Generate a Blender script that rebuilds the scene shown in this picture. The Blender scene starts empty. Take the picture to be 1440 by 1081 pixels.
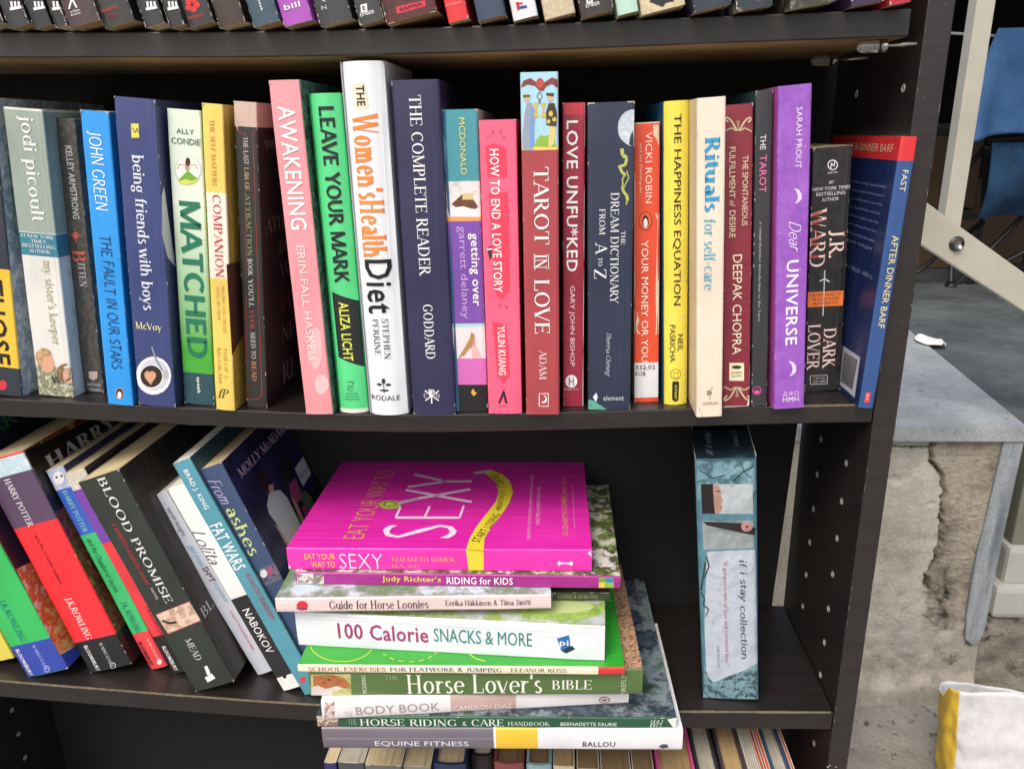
import bpy, bmesh, math, random
from mathutils import Matrix, Vector, noise
random.seed(7)
S = bpy.context.scene
COL = S.collection
U = 0.01                                   # all sizes below are in centimetres
# ---------------- camera ----------------
cam = bpy.data.cameras.new('camera'); cam.lens = 26.96; cam.sensor_width = 36; cam.clip_start = .02; cam.clip_end = 600
co = bpy.data.objects.new('camera', cam); COL.objects.link(co); S.camera = co
_p, _y, _r = .316, .069, -.0242
_f = Vector((-math.sin(_y)*math.cos(_p), math.cos(_y)*math.cos(_p), -math.sin(_p)))
_rt = Vector((math.cos(_y), math.sin(_y), 0)); _up = _rt.cross(_f)
_R = _rt*math.cos(_r) + _up*math.sin(_r); _U = -_rt*math.sin(_r) + _up*math.cos(_r)
M = Matrix(((_R.x, _U.x, -_f.x, -21.27*U), (_R.y, _U.y, -_f.y, -50.68*U), (_R.z, _U.z, -_f.z, 18.09*U), (0, 0, 0, 1)))
co.matrix_world = M
# ---------------- sky, sun, exposure ----------------
SUN_EL, SUN_AZ = math.radians(52), math.radians(204)        # azimuth clockwise from +Y: behind the photographer
w = bpy.data.worlds.new('World'); S.world = w; w.use_nodes = True
nt = w.node_tree; bg = nt.nodes['Background']; sky = nt.nodes.new('ShaderNodeTexSky')
sky.sky_type = 'NISHITA'; sky.sun_disc = False; sky.sun_elevation = SUN_EL; sky.sun_rotation = SUN_AZ
sky.air_density = 1.0; sky.dust_density = 5.0; sky.ozone_density = .6
nt.links.new(sky.outputs[0], bg.inputs[0]); bg.inputs[1].default_value = .12
sun = bpy.data.lights.new('sun', 'SUN'); sun.energy = .9; sun.angle = math.radians(24); sun.color = (1, .975, .94)
so = bpy.data.objects.new('sun', sun); COL.objects.link(so)
_sd = Vector((math.sin(SUN_AZ)*math.cos(SUN_EL), math.cos(SUN_AZ)*math.cos(SUN_EL), math.sin(SUN_EL)))
so.rotation_euler = _sd.to_track_quat('Z', 'Y').to_euler()
S.view_settings.view_transform = 'Standard'; S.view_settings.look = 'None'; S.view_settings.exposure = .86
S.view_settings.gamma = 1; S.view_settings.use_curve_mapping = False
# ---------------- materials ----------------
def lin(h):
    h = h.lstrip('#'); v = [int(h[i:i+2], 16)/255 for i in (0, 2, 4)]
    v = [(c/12.92 if c <= .04045 else ((c+.055)/1.055)**2.4)*.86 for c in v]; l = .3*v[0]+.55*v[1]+.15*v[2]
    return [c*.93+l*.07 for c in v] + [1]
MC = {}
def newmat(name, rough=.5, coat=0, spec=.5):
    m = bpy.data.materials.new(name); m.use_nodes = True; n = m.node_tree; b = n.nodes['Principled BSDF']
    b.inputs['Roughness'].default_value = rough; b.inputs['Coat Weight'].default_value = coat; b.inputs['Coat Roughness'].default_value = .18
    b.inputs['Specular IOR Level'].default_value = spec
    return m, n, b
def tex(n, scale, detail=4, stretch=None, rough=.55):
    tc = n.nodes.new('ShaderNodeTexCoord'); mp = n.nodes.new('ShaderNodeMapping'); t = n.nodes.new('ShaderNodeTexNoise')
    n.links.new(tc.outputs['Object'], mp.inputs[0]); n.links.new(mp.outputs[0], t.inputs['Vector'])
    if stretch: mp.inputs['Scale'].default_value = stretch
    t.inputs['Scale'].default_value = scale; t.inputs['Detail'].default_value = detail; t.inputs['Roughness'].default_value = rough
    return t, mp
def ramp(n, src, cols, lo=.3, hi=.7, hard=False):
    r = n.nodes.new('ShaderNodeValToRGB'); e = r.color_ramp.elements
    while len(e) < len(cols): e.new(.5)
    for i, c in enumerate(cols):
        e[i].position = lo+(hi-lo)*i/max(1, len(cols)-1); e[i].color = c
    if hard: r.color_ramp.interpolation = 'CONSTANT'
    n.links.new(src, r.inputs[0]); return r
def bump(n, b, src, st, dist):
    k = n.nodes.new('ShaderNodeBump'); k.inputs['Strength'].default_value = st; k.inputs['Distance'].default_value = dist
    n.links.new(src, k.inputs['Height']); n.links.new(k.outputs[0], b.inputs['Normal'])
def mat(spec, kind='cover'):
    key = (spec, kind)
    if key in MC: return MC[key]
    if kind == 'ink': m, n, b = newmat('ink', .42)
    elif kind == 'wrapped': m, n, b = newmat('wrapped_card', .25, .8)
    else: m, n, b = newmat('cover_paper', .42, .3)
    if spec.startswith('#'):
        c = lin(spec)
        if kind == 'ink':
            # print slightly rubbed: a little uneven ink
            t, _ = tex(n, 900, 3); d = [v*.80+.02 for v in c[:3]]+[1]
            r = ramp(n, t.outputs[0], [d, c, c], .25, .6); n.links.new(r.outputs[0], b.inputs['Base Color'])
        else:
            t, _ = tex(n, 45, 6, (1, 1, .35)); dk = [v*.86 for v in c[:3]]+[1]; lt = [min(.9, v*1.04+.006) for v in c[:3]]+[1]
            r = ramp(n, t.outputs[0], [dk, c, lt], .3, .72)
            # fine handling marks
            t2, _ = tex(n, 160, 8, (1, 1, .12), .7); mk = ramp(n, t2.outputs[0], [(0, 0, 0, 1), (1, 1, 1, 1)], .72, .80)
            mx = n.nodes.new('ShaderNodeMix'); mx.data_type = 'RGBA'; sc = [v*.7+.24 for v in c[:3]]+[1]
            mul = n.nodes.new('ShaderNodeMath'); mul.operation = 'MULTIPLY'; mul.inputs[1].default_value = .55; n.links.new(mk.outputs[0], mul.inputs[0])
            n.links.new(mul.outputs[0], mx.inputs[0]); n.links.new(r.outputs[0], mx.inputs[6]); mx.inputs[7].default_value = sc
            n.links.new(mx.outputs[2], b.inputs['Base Color'])
    else:
        p = spec.split(':')
        if p[0] == 'pic':
            cols = [lin(c) for c in p[2].split(',')]; t, _ = tex(n, float(p[1])*14, 5)
            t.inputs['Distortion'].default_value = .15; t.inputs['Roughness'].default_value = .68
            r = ramp(n, t.outputs[0], cols, .32, .68); n.links.new(r.outputs[0], b.inputs['Base Color'])
        elif p[0] == 'lines':
            t, _ = tex(n, 260, 3, (.25, .25, 4)); r = ramp(n, t.outputs[0], [lin(p[2]), lin(p[1]), lin(p[1])], .35, .6); n.links.new(r.outputs[0], b.inputs['Base Color'])
        elif p[0] == 'stars':
            t, _ = tex(n, 60, 8, None, .75); r = ramp(n, t.outputs[0], [lin(p[1]), lin(p[2])], .35, .65)
            v = n.nodes.new('ShaderNodeTexVoronoi'); v.inputs['Scale'].default_value = 170; tc = n.nodes.new('ShaderNodeTexCoord'); n.links.new(tc.outputs['Object'], v.inputs[0])
            q = ramp(n, v.outputs['Distance'], [(1, 1, 1, 1), (0, 0, 0, 1)], .03, .1); mx = n.nodes.new('ShaderNodeMix'); mx.data_type = 'RGBA'
            mu = n.nodes.new('ShaderNodeMath'); mu.operation = 'MULTIPLY'; mu.inputs[1].default_value = .5; n.links.new(q.outputs[0], mu.inputs[0])
            n.links.new(mu.outputs[0], mx.inputs[0]); n.links.new(r.outputs[0], mx.inputs[6]); mx.inputs[7].default_value = (.8, .7, .9, 1); n.links.new(mx.outputs[2], b.inputs['Base Color'])
        elif p[0] == 'grad':
            tc = n.nodes.new('ShaderNodeTexCoord'); sp = n.nodes.new('ShaderNodeSeparateXYZ'); mr = n.nodes.new('ShaderNodeMapRange')
            n.links.new(tc.outputs['Object'], sp.inputs[0]); n.links.new(sp.outputs[2], mr.inputs[0])
            mr.inputs[1].default_value = float(p[3])*U; mr.inputs[2].default_value = float(p[4])*U
            mx = n.nodes.new('ShaderNodeMix'); mx.data_type = 'RGBA'; n.links.new(mr.outputs[0], mx.inputs[0])
            mx.inputs[6].default_value = lin(p[1]); mx.inputs[7].default_value = lin(p[2]); n.links.new(mx.outputs[2], b.inputs['Base Color'])
    if kind != 'ink':
        t, _ = tex(n, 70, 5, (1, 1, .3))
        if kind == 'wrapped': bump(n, b, t.outputs[0], .35, .004)
        else:
            # reading creases run up the spine; gloss is rubbed unevenly
            t5, _ = tex(n, 55, 3, (1.6, 1.6, .03), .8); ad = n.nodes.new('ShaderNodeMath'); ad.operation = 'ADD'; rc_ = ramp(n, t5.outputs[0], [(0, 0, 0, 1), (1, 1, 1, 1)], .52, .60)
            n.links.new(t.outputs[0], ad.inputs[0]); n.links.new(rc_.outputs[0], ad.inputs[1]); bump(n, b, ad.outputs[0], .22, .0016)
            t6, _ = tex(n, 26, 6, (1, 1, .6), .7); rr = n.nodes.new('ShaderNodeMapRange'); rr.inputs[1].default_value = .3; rr.inputs[2].default_value = .7; rr.inputs[3].default_value = .28; rr.inputs[4].default_value = .62; n.links.new(t6.outputs[0], rr.inputs[0]); n.links.new(rr.outputs[0], b.inputs['Roughness'])
    MC[key] = m; return m
PG = {'cream': '#d9c69a', 'white': '#e4dfd2', 'tan': '#b89c6c', 'grey': '#b9b4a4', 'brown': '#8c7350'}
def pagemat(k):
    if ('pg', k) in MC: return MC[('pg', k)]
    if k.startswith('#'): return mat(k, 'wrapped')
    m, n, b = newmat('paper_pages', .85, 0, .2); c = lin(PG[k])
    t, _ = tex(n, 60, 4, (24, .3, .3)); r = ramp(n, t.outputs[0], [[v*.45 for v in c[:3]]+[1], c, [min(1, v*1.12) for v in c[:3]]+[1]], .3, .62)
    t2, _ = tex(n, 30, 5); r2 = ramp(n, t2.outputs[0], [(.78, .72, .62, 1), (1, 1, 1, 1)], .3, .55)
    mx = n.nodes.new('ShaderNodeMix'); mx.data_type = 'RGBA'; mx.blend_type = 'MULTIPLY'; mx.inputs[0].default_value = 1
    n.links.new(r.outputs[0], mx.inputs[6]); n.links.new(r2.outputs[0], mx.inputs[7]); n.links.new(mx.outputs[2], b.inputs['Base Color'])
    bump(n, b, t.outputs[0], .5, .0006); MC[('pg', k)] = m; return m
def stone(name, cols, scale, rough=.9, bs=.6, bd=.004, detail=10, stretch=None, spots=None, coat=0):
    m, n, b = newmat(name, rough, coat, .3 if rough > .6 else .5); t, _ = tex(n, scale, detail, stretch, .65)
    r = ramp(n, t.outputs[0], [lin(c) for c in cols], .3, .7); out = r.outputs[0]
    if spots:
        t3, _ = tex(n, spots[0], 6, None, .7); q = ramp(n, t3.outputs[0], [(0, 0, 0, 1), (1, 1, 1, 1)], spots[2], spots[2]+.1)
        mx = n.nodes.new('ShaderNodeMix'); mx.data_type = 'RGBA'; n.links.new(q.outputs[0], mx.inputs[0]); n.links.new(out, mx.inputs[6]); mx.inputs[7].default_value = lin(spots[1]); out = mx.outputs[2]
    t7, _ = tex(n, 330, 6, None, .8); q7 = ramp(n, t7.outputs[0], [(.62, .62, .62, 1), (1, 1, 1, 1), (1.15, 1.15, 1.15, 1)], .34, .66); m7 = n.nodes.new('ShaderNodeMix'); m7.data_type = 'RGBA'; m7.blend_type = 'MULTIPLY'; m7.inputs[0].default_value = .8 if bd > .0015 else .15
    n.links.new(out, m7.inputs[6]); n.links.new(q7.outputs[0], m7.inputs[7]); out = m7.outputs[2]
    n.links.new(out, b.inputs['Base Color'])
    t2, _ = tex(n, scale*6, 8, None, .7); bump(n, b, t2.outputs[0], bs, bd); return m
# ---------------- object helpers ----------------
def setp(o, parent):
    COL.objects.link(o)
    if parent: o.parent = parent
    return o
def meshobj(name, verts, faces, mats, parent=None, fm=None, smooth=False):
    me = bpy.data.meshes.new(name); me.from_pydata([(x*U, y*U, z*U) for x, y, z in verts], [], faces)
    for m in (mats if isinstance(mats, (list, tuple)) else [mats]): me.materials.append(m)
    if fm: me.polygons.foreach_set('material_index', fm)
    if smooth: me.polygons.foreach_set('use_smooth', [True]*len(me.polygons))
    me.validate(); me.update()
    return setp(bpy.data.objects.new(name, me), parent)
def empty(name, loc=(0, 0, 0), rot=None, label=None, cat=None, group=None, kind=None):
    o = bpy.data.objects.new(name, None); o.empty_display_size = .02; COL.objects.link(o); o.location = [v*U for v in loc]
    if rot: o.rotation_euler = rot
    tag(o, label, cat, group, kind); return o
def tag(o, label=None, cat=None, group=None, kind=None):
    if label: o['label'] = label
    if cat: o['category'] = cat
    if group: o['group'] = group
    if kind: o['kind'] = kind
    return o
def frompbm(name, bm, m, parent=None, smooth=False):
    me = bpy.data.meshes.new(name); bm.to_mesh(me); bm.free()
    for v in me.vertices: v.co *= U
    for k in (m if isinstance(m, (list, tuple)) else [m]): me.materials.append(k)
    if smooth: me.polygons.foreach_set('use_smooth', [True]*len(me.polygons))
    return setp(bpy.data.objects.new(name, me), parent)
def box(name, x0, x1, y0, y1, z0, z1, m, parent=None, bev=.1):
    bm = bmesh.new(); bmesh.ops.create_cube(bm, size=1)
    for v in bm.verts: v.co = Vector(((x0+x1)/2+v.co.x*(x1-x0), (y0+y1)/2+v.co.y*(y1-y0), (z0+z1)/2+v.co.z*(z1-z0)))
    if bev: bmesh.ops.bevel(bm, geom=bm.edges[:], offset=bev, segments=2, affect='EDGES', profile=.6)
    return frompbm(name, bm, m, parent)
def tube(name, pts, r, m, parent=None, n=10, caps=True):
    vs = []; fs = []
    for i, p in enumerate(pts):
        p = Vector(p); a = Vector(pts[max(0, i-1)]); b = Vector(pts[min(len(pts)-1, i+1)]); t = (b-a).normalized()
        s = t.cross(Vector((0, 0, 1)));
        if s.length < .1: s = t.cross(Vector((1, 0, 0)))
        s.normalize(); q = s.cross(t); rr = r[i] if isinstance(r, (list, tuple)) else r
        for k in range(n): a_ = 2*math.pi*k/n; vs.append(tuple(p+s*math.cos(a_)*rr+q*math.sin(a_)*rr))
    for i in range(len(pts)-1):
        for k in range(n): fs.append((i*n+k, i*n+(k+1) % n, (i+1)*n+(k+1) % n, (i+1)*n+k))
    if caps: fs += [tuple(range(n)), tuple(range((len(pts)-1)*n, len(pts)*n))[::-1]]
    o = meshobj(name, vs, fs, m, parent, None, True); return o
def prism(name, pts, axis, a0, a1, m, parent=None, bev=.08):
    bm = bmesh.new()
    def mk(p, a): return (a, p[0], p[1]) if axis == 0 else (p[0], a, p[1]) if axis == 1 else (p[0], p[1], a)
    A = [bm.verts.new(mk(p, a0)) for p in pts]; B_ = [bm.verts.new(mk(p, a1)) for p in pts]
    bm.faces.new(A); bm.faces.new(B_[::-1])
    for i in range(len(pts)): bm.faces.new((A[i], B_[i], B_[(i+1) % len(pts)], A[(i+1) % len(pts)]))
    bmesh.ops.recalc_face_normals(bm, faces=bm.faces[:])
    if bev: bmesh.ops.bevel(bm, geom=bm.edges[:], offset=bev, segments=2, affect='EDGES')
    return frompbm(name, bm, m, parent)
# ---------------- a serif / pen lettering face, drawn stroke by stroke ----------------
G = {}
def g(ch, adv, *st): G[ch] = (adv, st)
s_, d_, h_, a_, t_, o_ = 's', 'd', 'h', 'a', 't', 'o'
g('A', .72, (d_, .05, 0, .36, 1, 0, 1), (d_, .36, 1, .69, 0, 1, 2), (h_, .16, .56, .34))
g('B', .66, (s_, .14, 0, 1), (h_, .14, .32, 1), (a_, .32, .76, .2, .24, 90, -90), (h_, .14, .34, .52), (a_, .34, .26, .24, .26, 90, -90), (h_, .14, .34, 0))
g('C', .74, (a_, .42, .5, .36, .5, 48, 312), (t_, .66, .72, .96))
g('D', .8, (s_, .14, 0, 1), (h_, .14, .36, 1), (h_, .14, .36, 0), (a_, .36, .5, .36, .5, 90, -90))
g('E', .64, (s_, .14, 0, 1), (h_, .14, .56, 1), (h_, .14, .48, .52), (h_, .14, .58, 0), (t_, .56, .8, 1), (t_, .59, 0, .22), (t_, .48, .43, .61))
g('F', .6, (s_, .14, 0, 1), (h_, .14, .56, 1), (h_, .14, .48, .52), (t_, .56, .8, 1), (t_, .48, .43, .61))
g('G', .8, (a_, .42, .5, .36, .5, 48, 320), (s_, .66, .08, .42), (t_, .66, .72, .96))
g('H', .78, (s_, .14, 0, 1), (s_, .64, 0, 1), (h_, .14, .64, .52))
g('I', .32, (s_, .16, 0, 1))
g('J', .42, (s_, .26, .1, 1), (a_, .14, .1, .12, .2, 0, -150))
g('K', .7, (s_, .14, 0, 1), (d_, .16, .42, .58, 1, 0, 0), (d_, .28, .56, .64, 0, 1, 2))
g('L', .6, (s_, .14, 0, 1), (h_, .14, .56, 0), (t_, .56, 0, .26))
g('M', .92, (s_, .12, 0, 1, .4), (d_, .12, 1, .45, .05, 1, 0), (d_, .45, .05, .78, 1, 0, 0), (s_, .8, 0, 1))
g('N', .78, (s_, .12, 0, 1, .4), (d_, .12, 1, .64, 0, 1, 0), (s_, .65, 0, 1, .4))
g('O', .84, (a_, .42, .5, .36, .5, 0, 360))
g('P', .62, (s_, .14, 0, 1), (h_, .14, .32, 1), (a_, .32, .74, .22, .26, 90, -90), (h_, .14, .32, .48))
g('Q', .84, (a_, .42, .5, .36, .5, 0, 360), (d_, .42, .15, .74, -.18, 1, 0))
g('R', .7, (s_, .14, 0, 1), (h_, .14, .32, 1), (a_, .32, .75, .22, .25, 90, -90), (h_, .14, .32, .5), (d_, .32, .5, .66, 0, 1, 2))
g('S', .58, (a_, .3, .75, .21, .25, 35, 270, .6), (a_, .3, .25, .24, .25, 90, -145, .6), (t_, .51, .76, .96), (t_, .06, .04, .24))
g('T', .66, (s_, .33, 0, 1), (h_, .03, .63, 1), (t_, .03, .76, 1), (t_, .63, .76, 1))
g('U', .76, (s_, .14, .3, 1), (a_, .38, .3, .24, .3, 180, 360), (s_, .62, .3, 1, .4))
g('V', .68, (d_, .03, 1, .34, 0, 1, 1), (d_, .34, 0, .65, 1, 0, 1))
g('W', .98, (d_, .03, 1, .27, 0, 1, 1), (d_, .27, 0, .49, 1, 0, 0), (d_, .49, 1, .73, 0, 1, 0), (d_, .73, 0, .95, 1, 0, 1))
g('X', .66, (d_, .05, 1, .61, 0, 1, 3), (d_, .05, 0, .61, 1, 0, 3))
g('Y', .66, (d_, .03, 1, .33, .48, 1, 1), (d_, .63, 1, .33, .48, 0, 1), (s_, .33, 0, .5))
g('Z', .64, (h_, .08, .56, 1), (h_, .06, .58, 0), (d_, .56, 1, .07, 0, 1, 0), (t_, .08, .78, 1), (t_, .58, 0, .22))
g('a', .52, (a_, .25, .2, .19, .2, 0, 360), (s_, .43, 0, .48), (a_, .26, .46, .17, .2, 0, 150))
g('ä', .52, (a_, .25, .2, .19, .2, 0, 360), (s_, .43, 0, .48), (a_, .26, .46, .17, .2, 0, 150), (o_, .15, .86, .07), (o_, .38, .86, .07))
g('b', .62, (s_, .12, 0, 1), (a_, .34, .33, .22, .33, 0, 360))
g('c', .54, (a_, .32, .33, .25, .33, 45, 315))
g('d', .62, (a_, .28, .33, .22, .33, 0, 360), (s_, .5, 0, 1))
g('e', .58, (a_, .31, .33, .25, .33, 8, 320), (h_, .07, .56, .37))
g('f', .36, (s_, .17, 0, .8), (a_, .31, .8, .14, .2, 180, 50), (h_, .03, .34, .64))
g('g', .58, (a_, .28, .4, .2, .26, 0, 360), (a_, .28, -.12, .22, .17, 0, 360), (d_, .42, .58, .55, .68, 0, 0))
g('h', .64, (s_, .12, 0, 1), (a_, .32, .42, .19, .24, 180, 0), (s_, .51, 0, .42))
g('i', .26, (s_, .13, 0, .66), (o_, .13, .88, .08))
g('j', .28, (s_, .15, -.12, .66), (o_, .15, .88, .08), (a_, .03, -.12, .12, .16, 0, -120))
g('k', .56, (s_, .12, 0, 1), (d_, .14, .28, .44, .66, 0, 0), (d_, .24, .4, .52, 0, 1, 2))
g('l', .26, (s_, .13, 0, 1))
g('m', .88, (s_, .12, 0, .66), (a_, .28, .43, .16, .23, 180, 0), (s_, .44, 0, .43), (a_, .6, .43, .16, .23, 180, 0), (s_, .76, 0, .43))
g('n', .62, (s_, .12, 0, .66), (a_, .31, .42, .19, .24, 180, 0), (s_, .5, 0, .42))
g('o', .62, (a_, .31, .33, .25, .33, 0, 360))
g('p', .62, (s_, .12, -.3, .66), (a_, .34, .33, .22, .33, 0, 360))
g('q', .62, (a_, .28, .33, .22, .33, 0, 360), (s_, .5, -.3, .66))
g('r', .42, (s_, .12, 0, .66), (a_, .3, .44, .17, .2, 175, 45))
g('s', .44, (a_, .23, .5, .15, .16, 35, 270, .6), (a_, .23, .17, .18, .17, 90, -145, .6))
g('t', .36, (s_, .17, .12, .88), (a_, .29, .12, .12, .12, 180, 310), (h_, .03, .33, .64))
g('u', .62, (s_, .12, .22, .66), (a_, .31, .22, .19, .22, 180, 360), (s_, .5, 0, .66))
g('v', .54, (d_, .03, .66, .27, 0, 1, 1), (d_, .27, 0, .51, .66, 0, 1))
g('w', .8, (d_, .03, .66, .22, 0, 1, 1), (d_, .22, 0, .4, .66, 0, 0), (d_, .4, .66, .6, 0, 1, 0), (d_, .6, 0, .78, .66, 0, 1))
g('x', .54, (d_, .05, .66, .49, 0, 1, 3), (d_, .05, 0, .49, .66, 0, 3))
g('y', .54, (d_, .03, .66, .28, .02, 1, 1), (d_, .12, -.3, .51, .66, 0, 1))
g('z', .5, (h_, .06, .44, .64), (h_, .05, .46, 0), (d_, .43, .64, .06, 0, 1, 0))
g('&', .78, (a_, .34, .77, .16, .21, 0, 360), (a_, .3, .27, .24, .27, 60, 330), (d_, .22, .62, .7, 0, 1, 0))
g('#', .7, (s_, .25, .05, .95, .5), (s_, .47, .05, .95, .5), (h_, .08, .64, .65), (h_, .08, .64, .32))
g('1', .4, (s_, .2, 0, 1))
g("'", .2, (d_, .1, .75, .12, 1, 1, 0)); g('.', .22, (o_, .1, .06, .08)); g(',', .22, (o_, .1, .05, .08), (d_, .06, -.14, .13, .05, 0, 0))
g('-', .36, (h_, .06, .32, .34), (h_, .06, .32, .38)); g(' ', .34); g('"', .3, (d_, .08, .75, .09, 1, 1, 0), (d_, .2, .75, .21, 1, 1, 0)); g('/', .4, (d_, .02, 0, .36, 1, 0, 0)); g('*', .4, (d_, .06, .7, .3, .9, 0, 0), (d_, .06, .9, .3, .7, 0, 0)); g(':', .2, (o_, .1, .1, .08), (o_, .1, .5, .08))
STY = {'k': (.185, .15, 0, 0), 'r': (.13, .045, 1, 0), 'rb': (.2, .06, 1, 0), 'i': (.12, .05, 1, .28), 'm': (.10, .085, 0, .06), 'mi': (.085, .045, 0, .38)}
def pen(text, sty):
    T, t, serif, sh = STY[sty]; V = []; F = []; x = 0; rnd = random.Random(hash(len(text))+len(text)*7)
    def ribbon(pts, ws):
        n0 = len(V)
        for i, (p, wd) in enumerate(zip(pts, ws)):
            a = pts[max(0, i-1)]; b = pts[min(len(pts)-1, i+1)]; dx, dy = b[0]-a[0], b[1]-a[1]; L = math.hypot(dx, dy) or 1; nx, ny = -dy/L*wd/2, dx/L*wd/2
            V.append((p[0]+nx, p[1]+ny)); V.append((p[0]-nx, p[1]-ny))
        for i in range(len(pts)-1): k = n0+2*i; F.append((k, k+1, k+3, k+2))
    for ch in text:
        if ch not in G: ch = ' ' if not ch.isdigit() else 'O'
        adv, st = G[ch]; jy = rnd.uniform(-.06, .06) if sty in ('m', 'mi') else 0
        def serifbar(cx, y, w_=.15):
            if not serif: return
            w_ = min(w_, .06+T*.5)
            yy = y+t/2 if y < .3 else y-t/2
            ribbon([(x+cx-w_, yy), (x+cx+w_, yy)], [t, t])
        for q in st:
            k = q[0]
            if k == 's':
                f = q[4] if len(q) > 4 else 1; wd = max(t, T*f); ribbon([(x+q[1], q[2]+jy), (x+q[1], q[3]+jy)], [wd, wd])
                for y in (q[2], q[3]):
                    if abs(y) < .01 or abs(y-1) < .01 or abs(y-.66) < .01 or abs(y+.3) < .01: serifbar(q[1], y)
            elif k == 'd':
                wd = T if q[5] else t; 
                if sty in ('m', 'mi'): wd = T
                ribbon([(x+q[1], q[2]+jy), (x+q[3], q[4]+jy)], [wd, wd])
                if q[6] & 1: serifbar(q[1], q[2], .13)
                if q[6] == 1 and q[2] == 0 and ch != 'A': pass
                if q[6] & 2: serifbar(q[3], q[4], .13)
            elif k == 'h': ribbon([(x+q[1], q[3]+jy+(-t/2 if q[3] > .6 else t/2 if q[3] < .05 else 0)), (x+q[2], q[3]+jy+(-t/2 if q[3] > .6 else t/2 if q[3] < .05 else 0))], [t, t])
            elif k == 't':
                if serif: ribbon([(x+q[1], q[2]), (x+q[1], q[3])], [t*1.2, t*.8])
            elif k == 'o':
                n0 = len(V)
                for i in range(8): V.append((x+q[1]+q[3]*math.cos(i*.785), q[2]+q[3]*math.sin(i*.785)))
                F.append(tuple(range(n0, n0+8)))
            elif k == 'a':
                cx, cy, rx, ry, a0, a1 = q[1:7]; f = q[7] if len(q) > 7 else 0; n = max(6, int(abs(a1-a0)/20)); rx -= T*.3; ry -= t/2; pts = []; ws = []
                for i in range(n+1):
                    a = math.radians(a0+(a1-a0)*i/n); pts.append((x+cx+rx*math.cos(a), cy+jy+ry*math.sin(a)))
                    v = abs(math.cos(a)); ws.append(max(t+(T-t)*v**1.3, T*f))
                ribbon(pts, ws)
        x += adv*(1.14 if sty == 'rb' else 1.06 if serif else .98)
    if sh: V = [(a+b*sh, b) for a, b in V]
    return V, F
# sans lettering: Blender's built-in face, one mesh per (text, weight)
SC = {}
def sans(text, sty):
    if (text, sty) in SC: return SC[(text, sty)]
    c = bpy.data.curves.new('t', 'FONT'); c.body = text; c.resolution_u = 2; c.fill_mode = 'FRONT'
    c.offset = {'s': .0, 'sb': .013, 'sl': -.014}[sty]
    if sty == 'sb': c.space_character = 1.06
    o = bpy.data.objects.new('t', c); me = bpy.data.meshes.new_from_object(o)
    V = [(v.co.x, v.co.y) for v in me.vertices]; F = [tuple(p.vertices) for p in me.polygons]
    bpy.data.objects.remove(o); bpy.data.curves.remove(c); bpy.data.meshes.remove(me)
    SC[(text, sty)] = (V, F); return V, F
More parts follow.
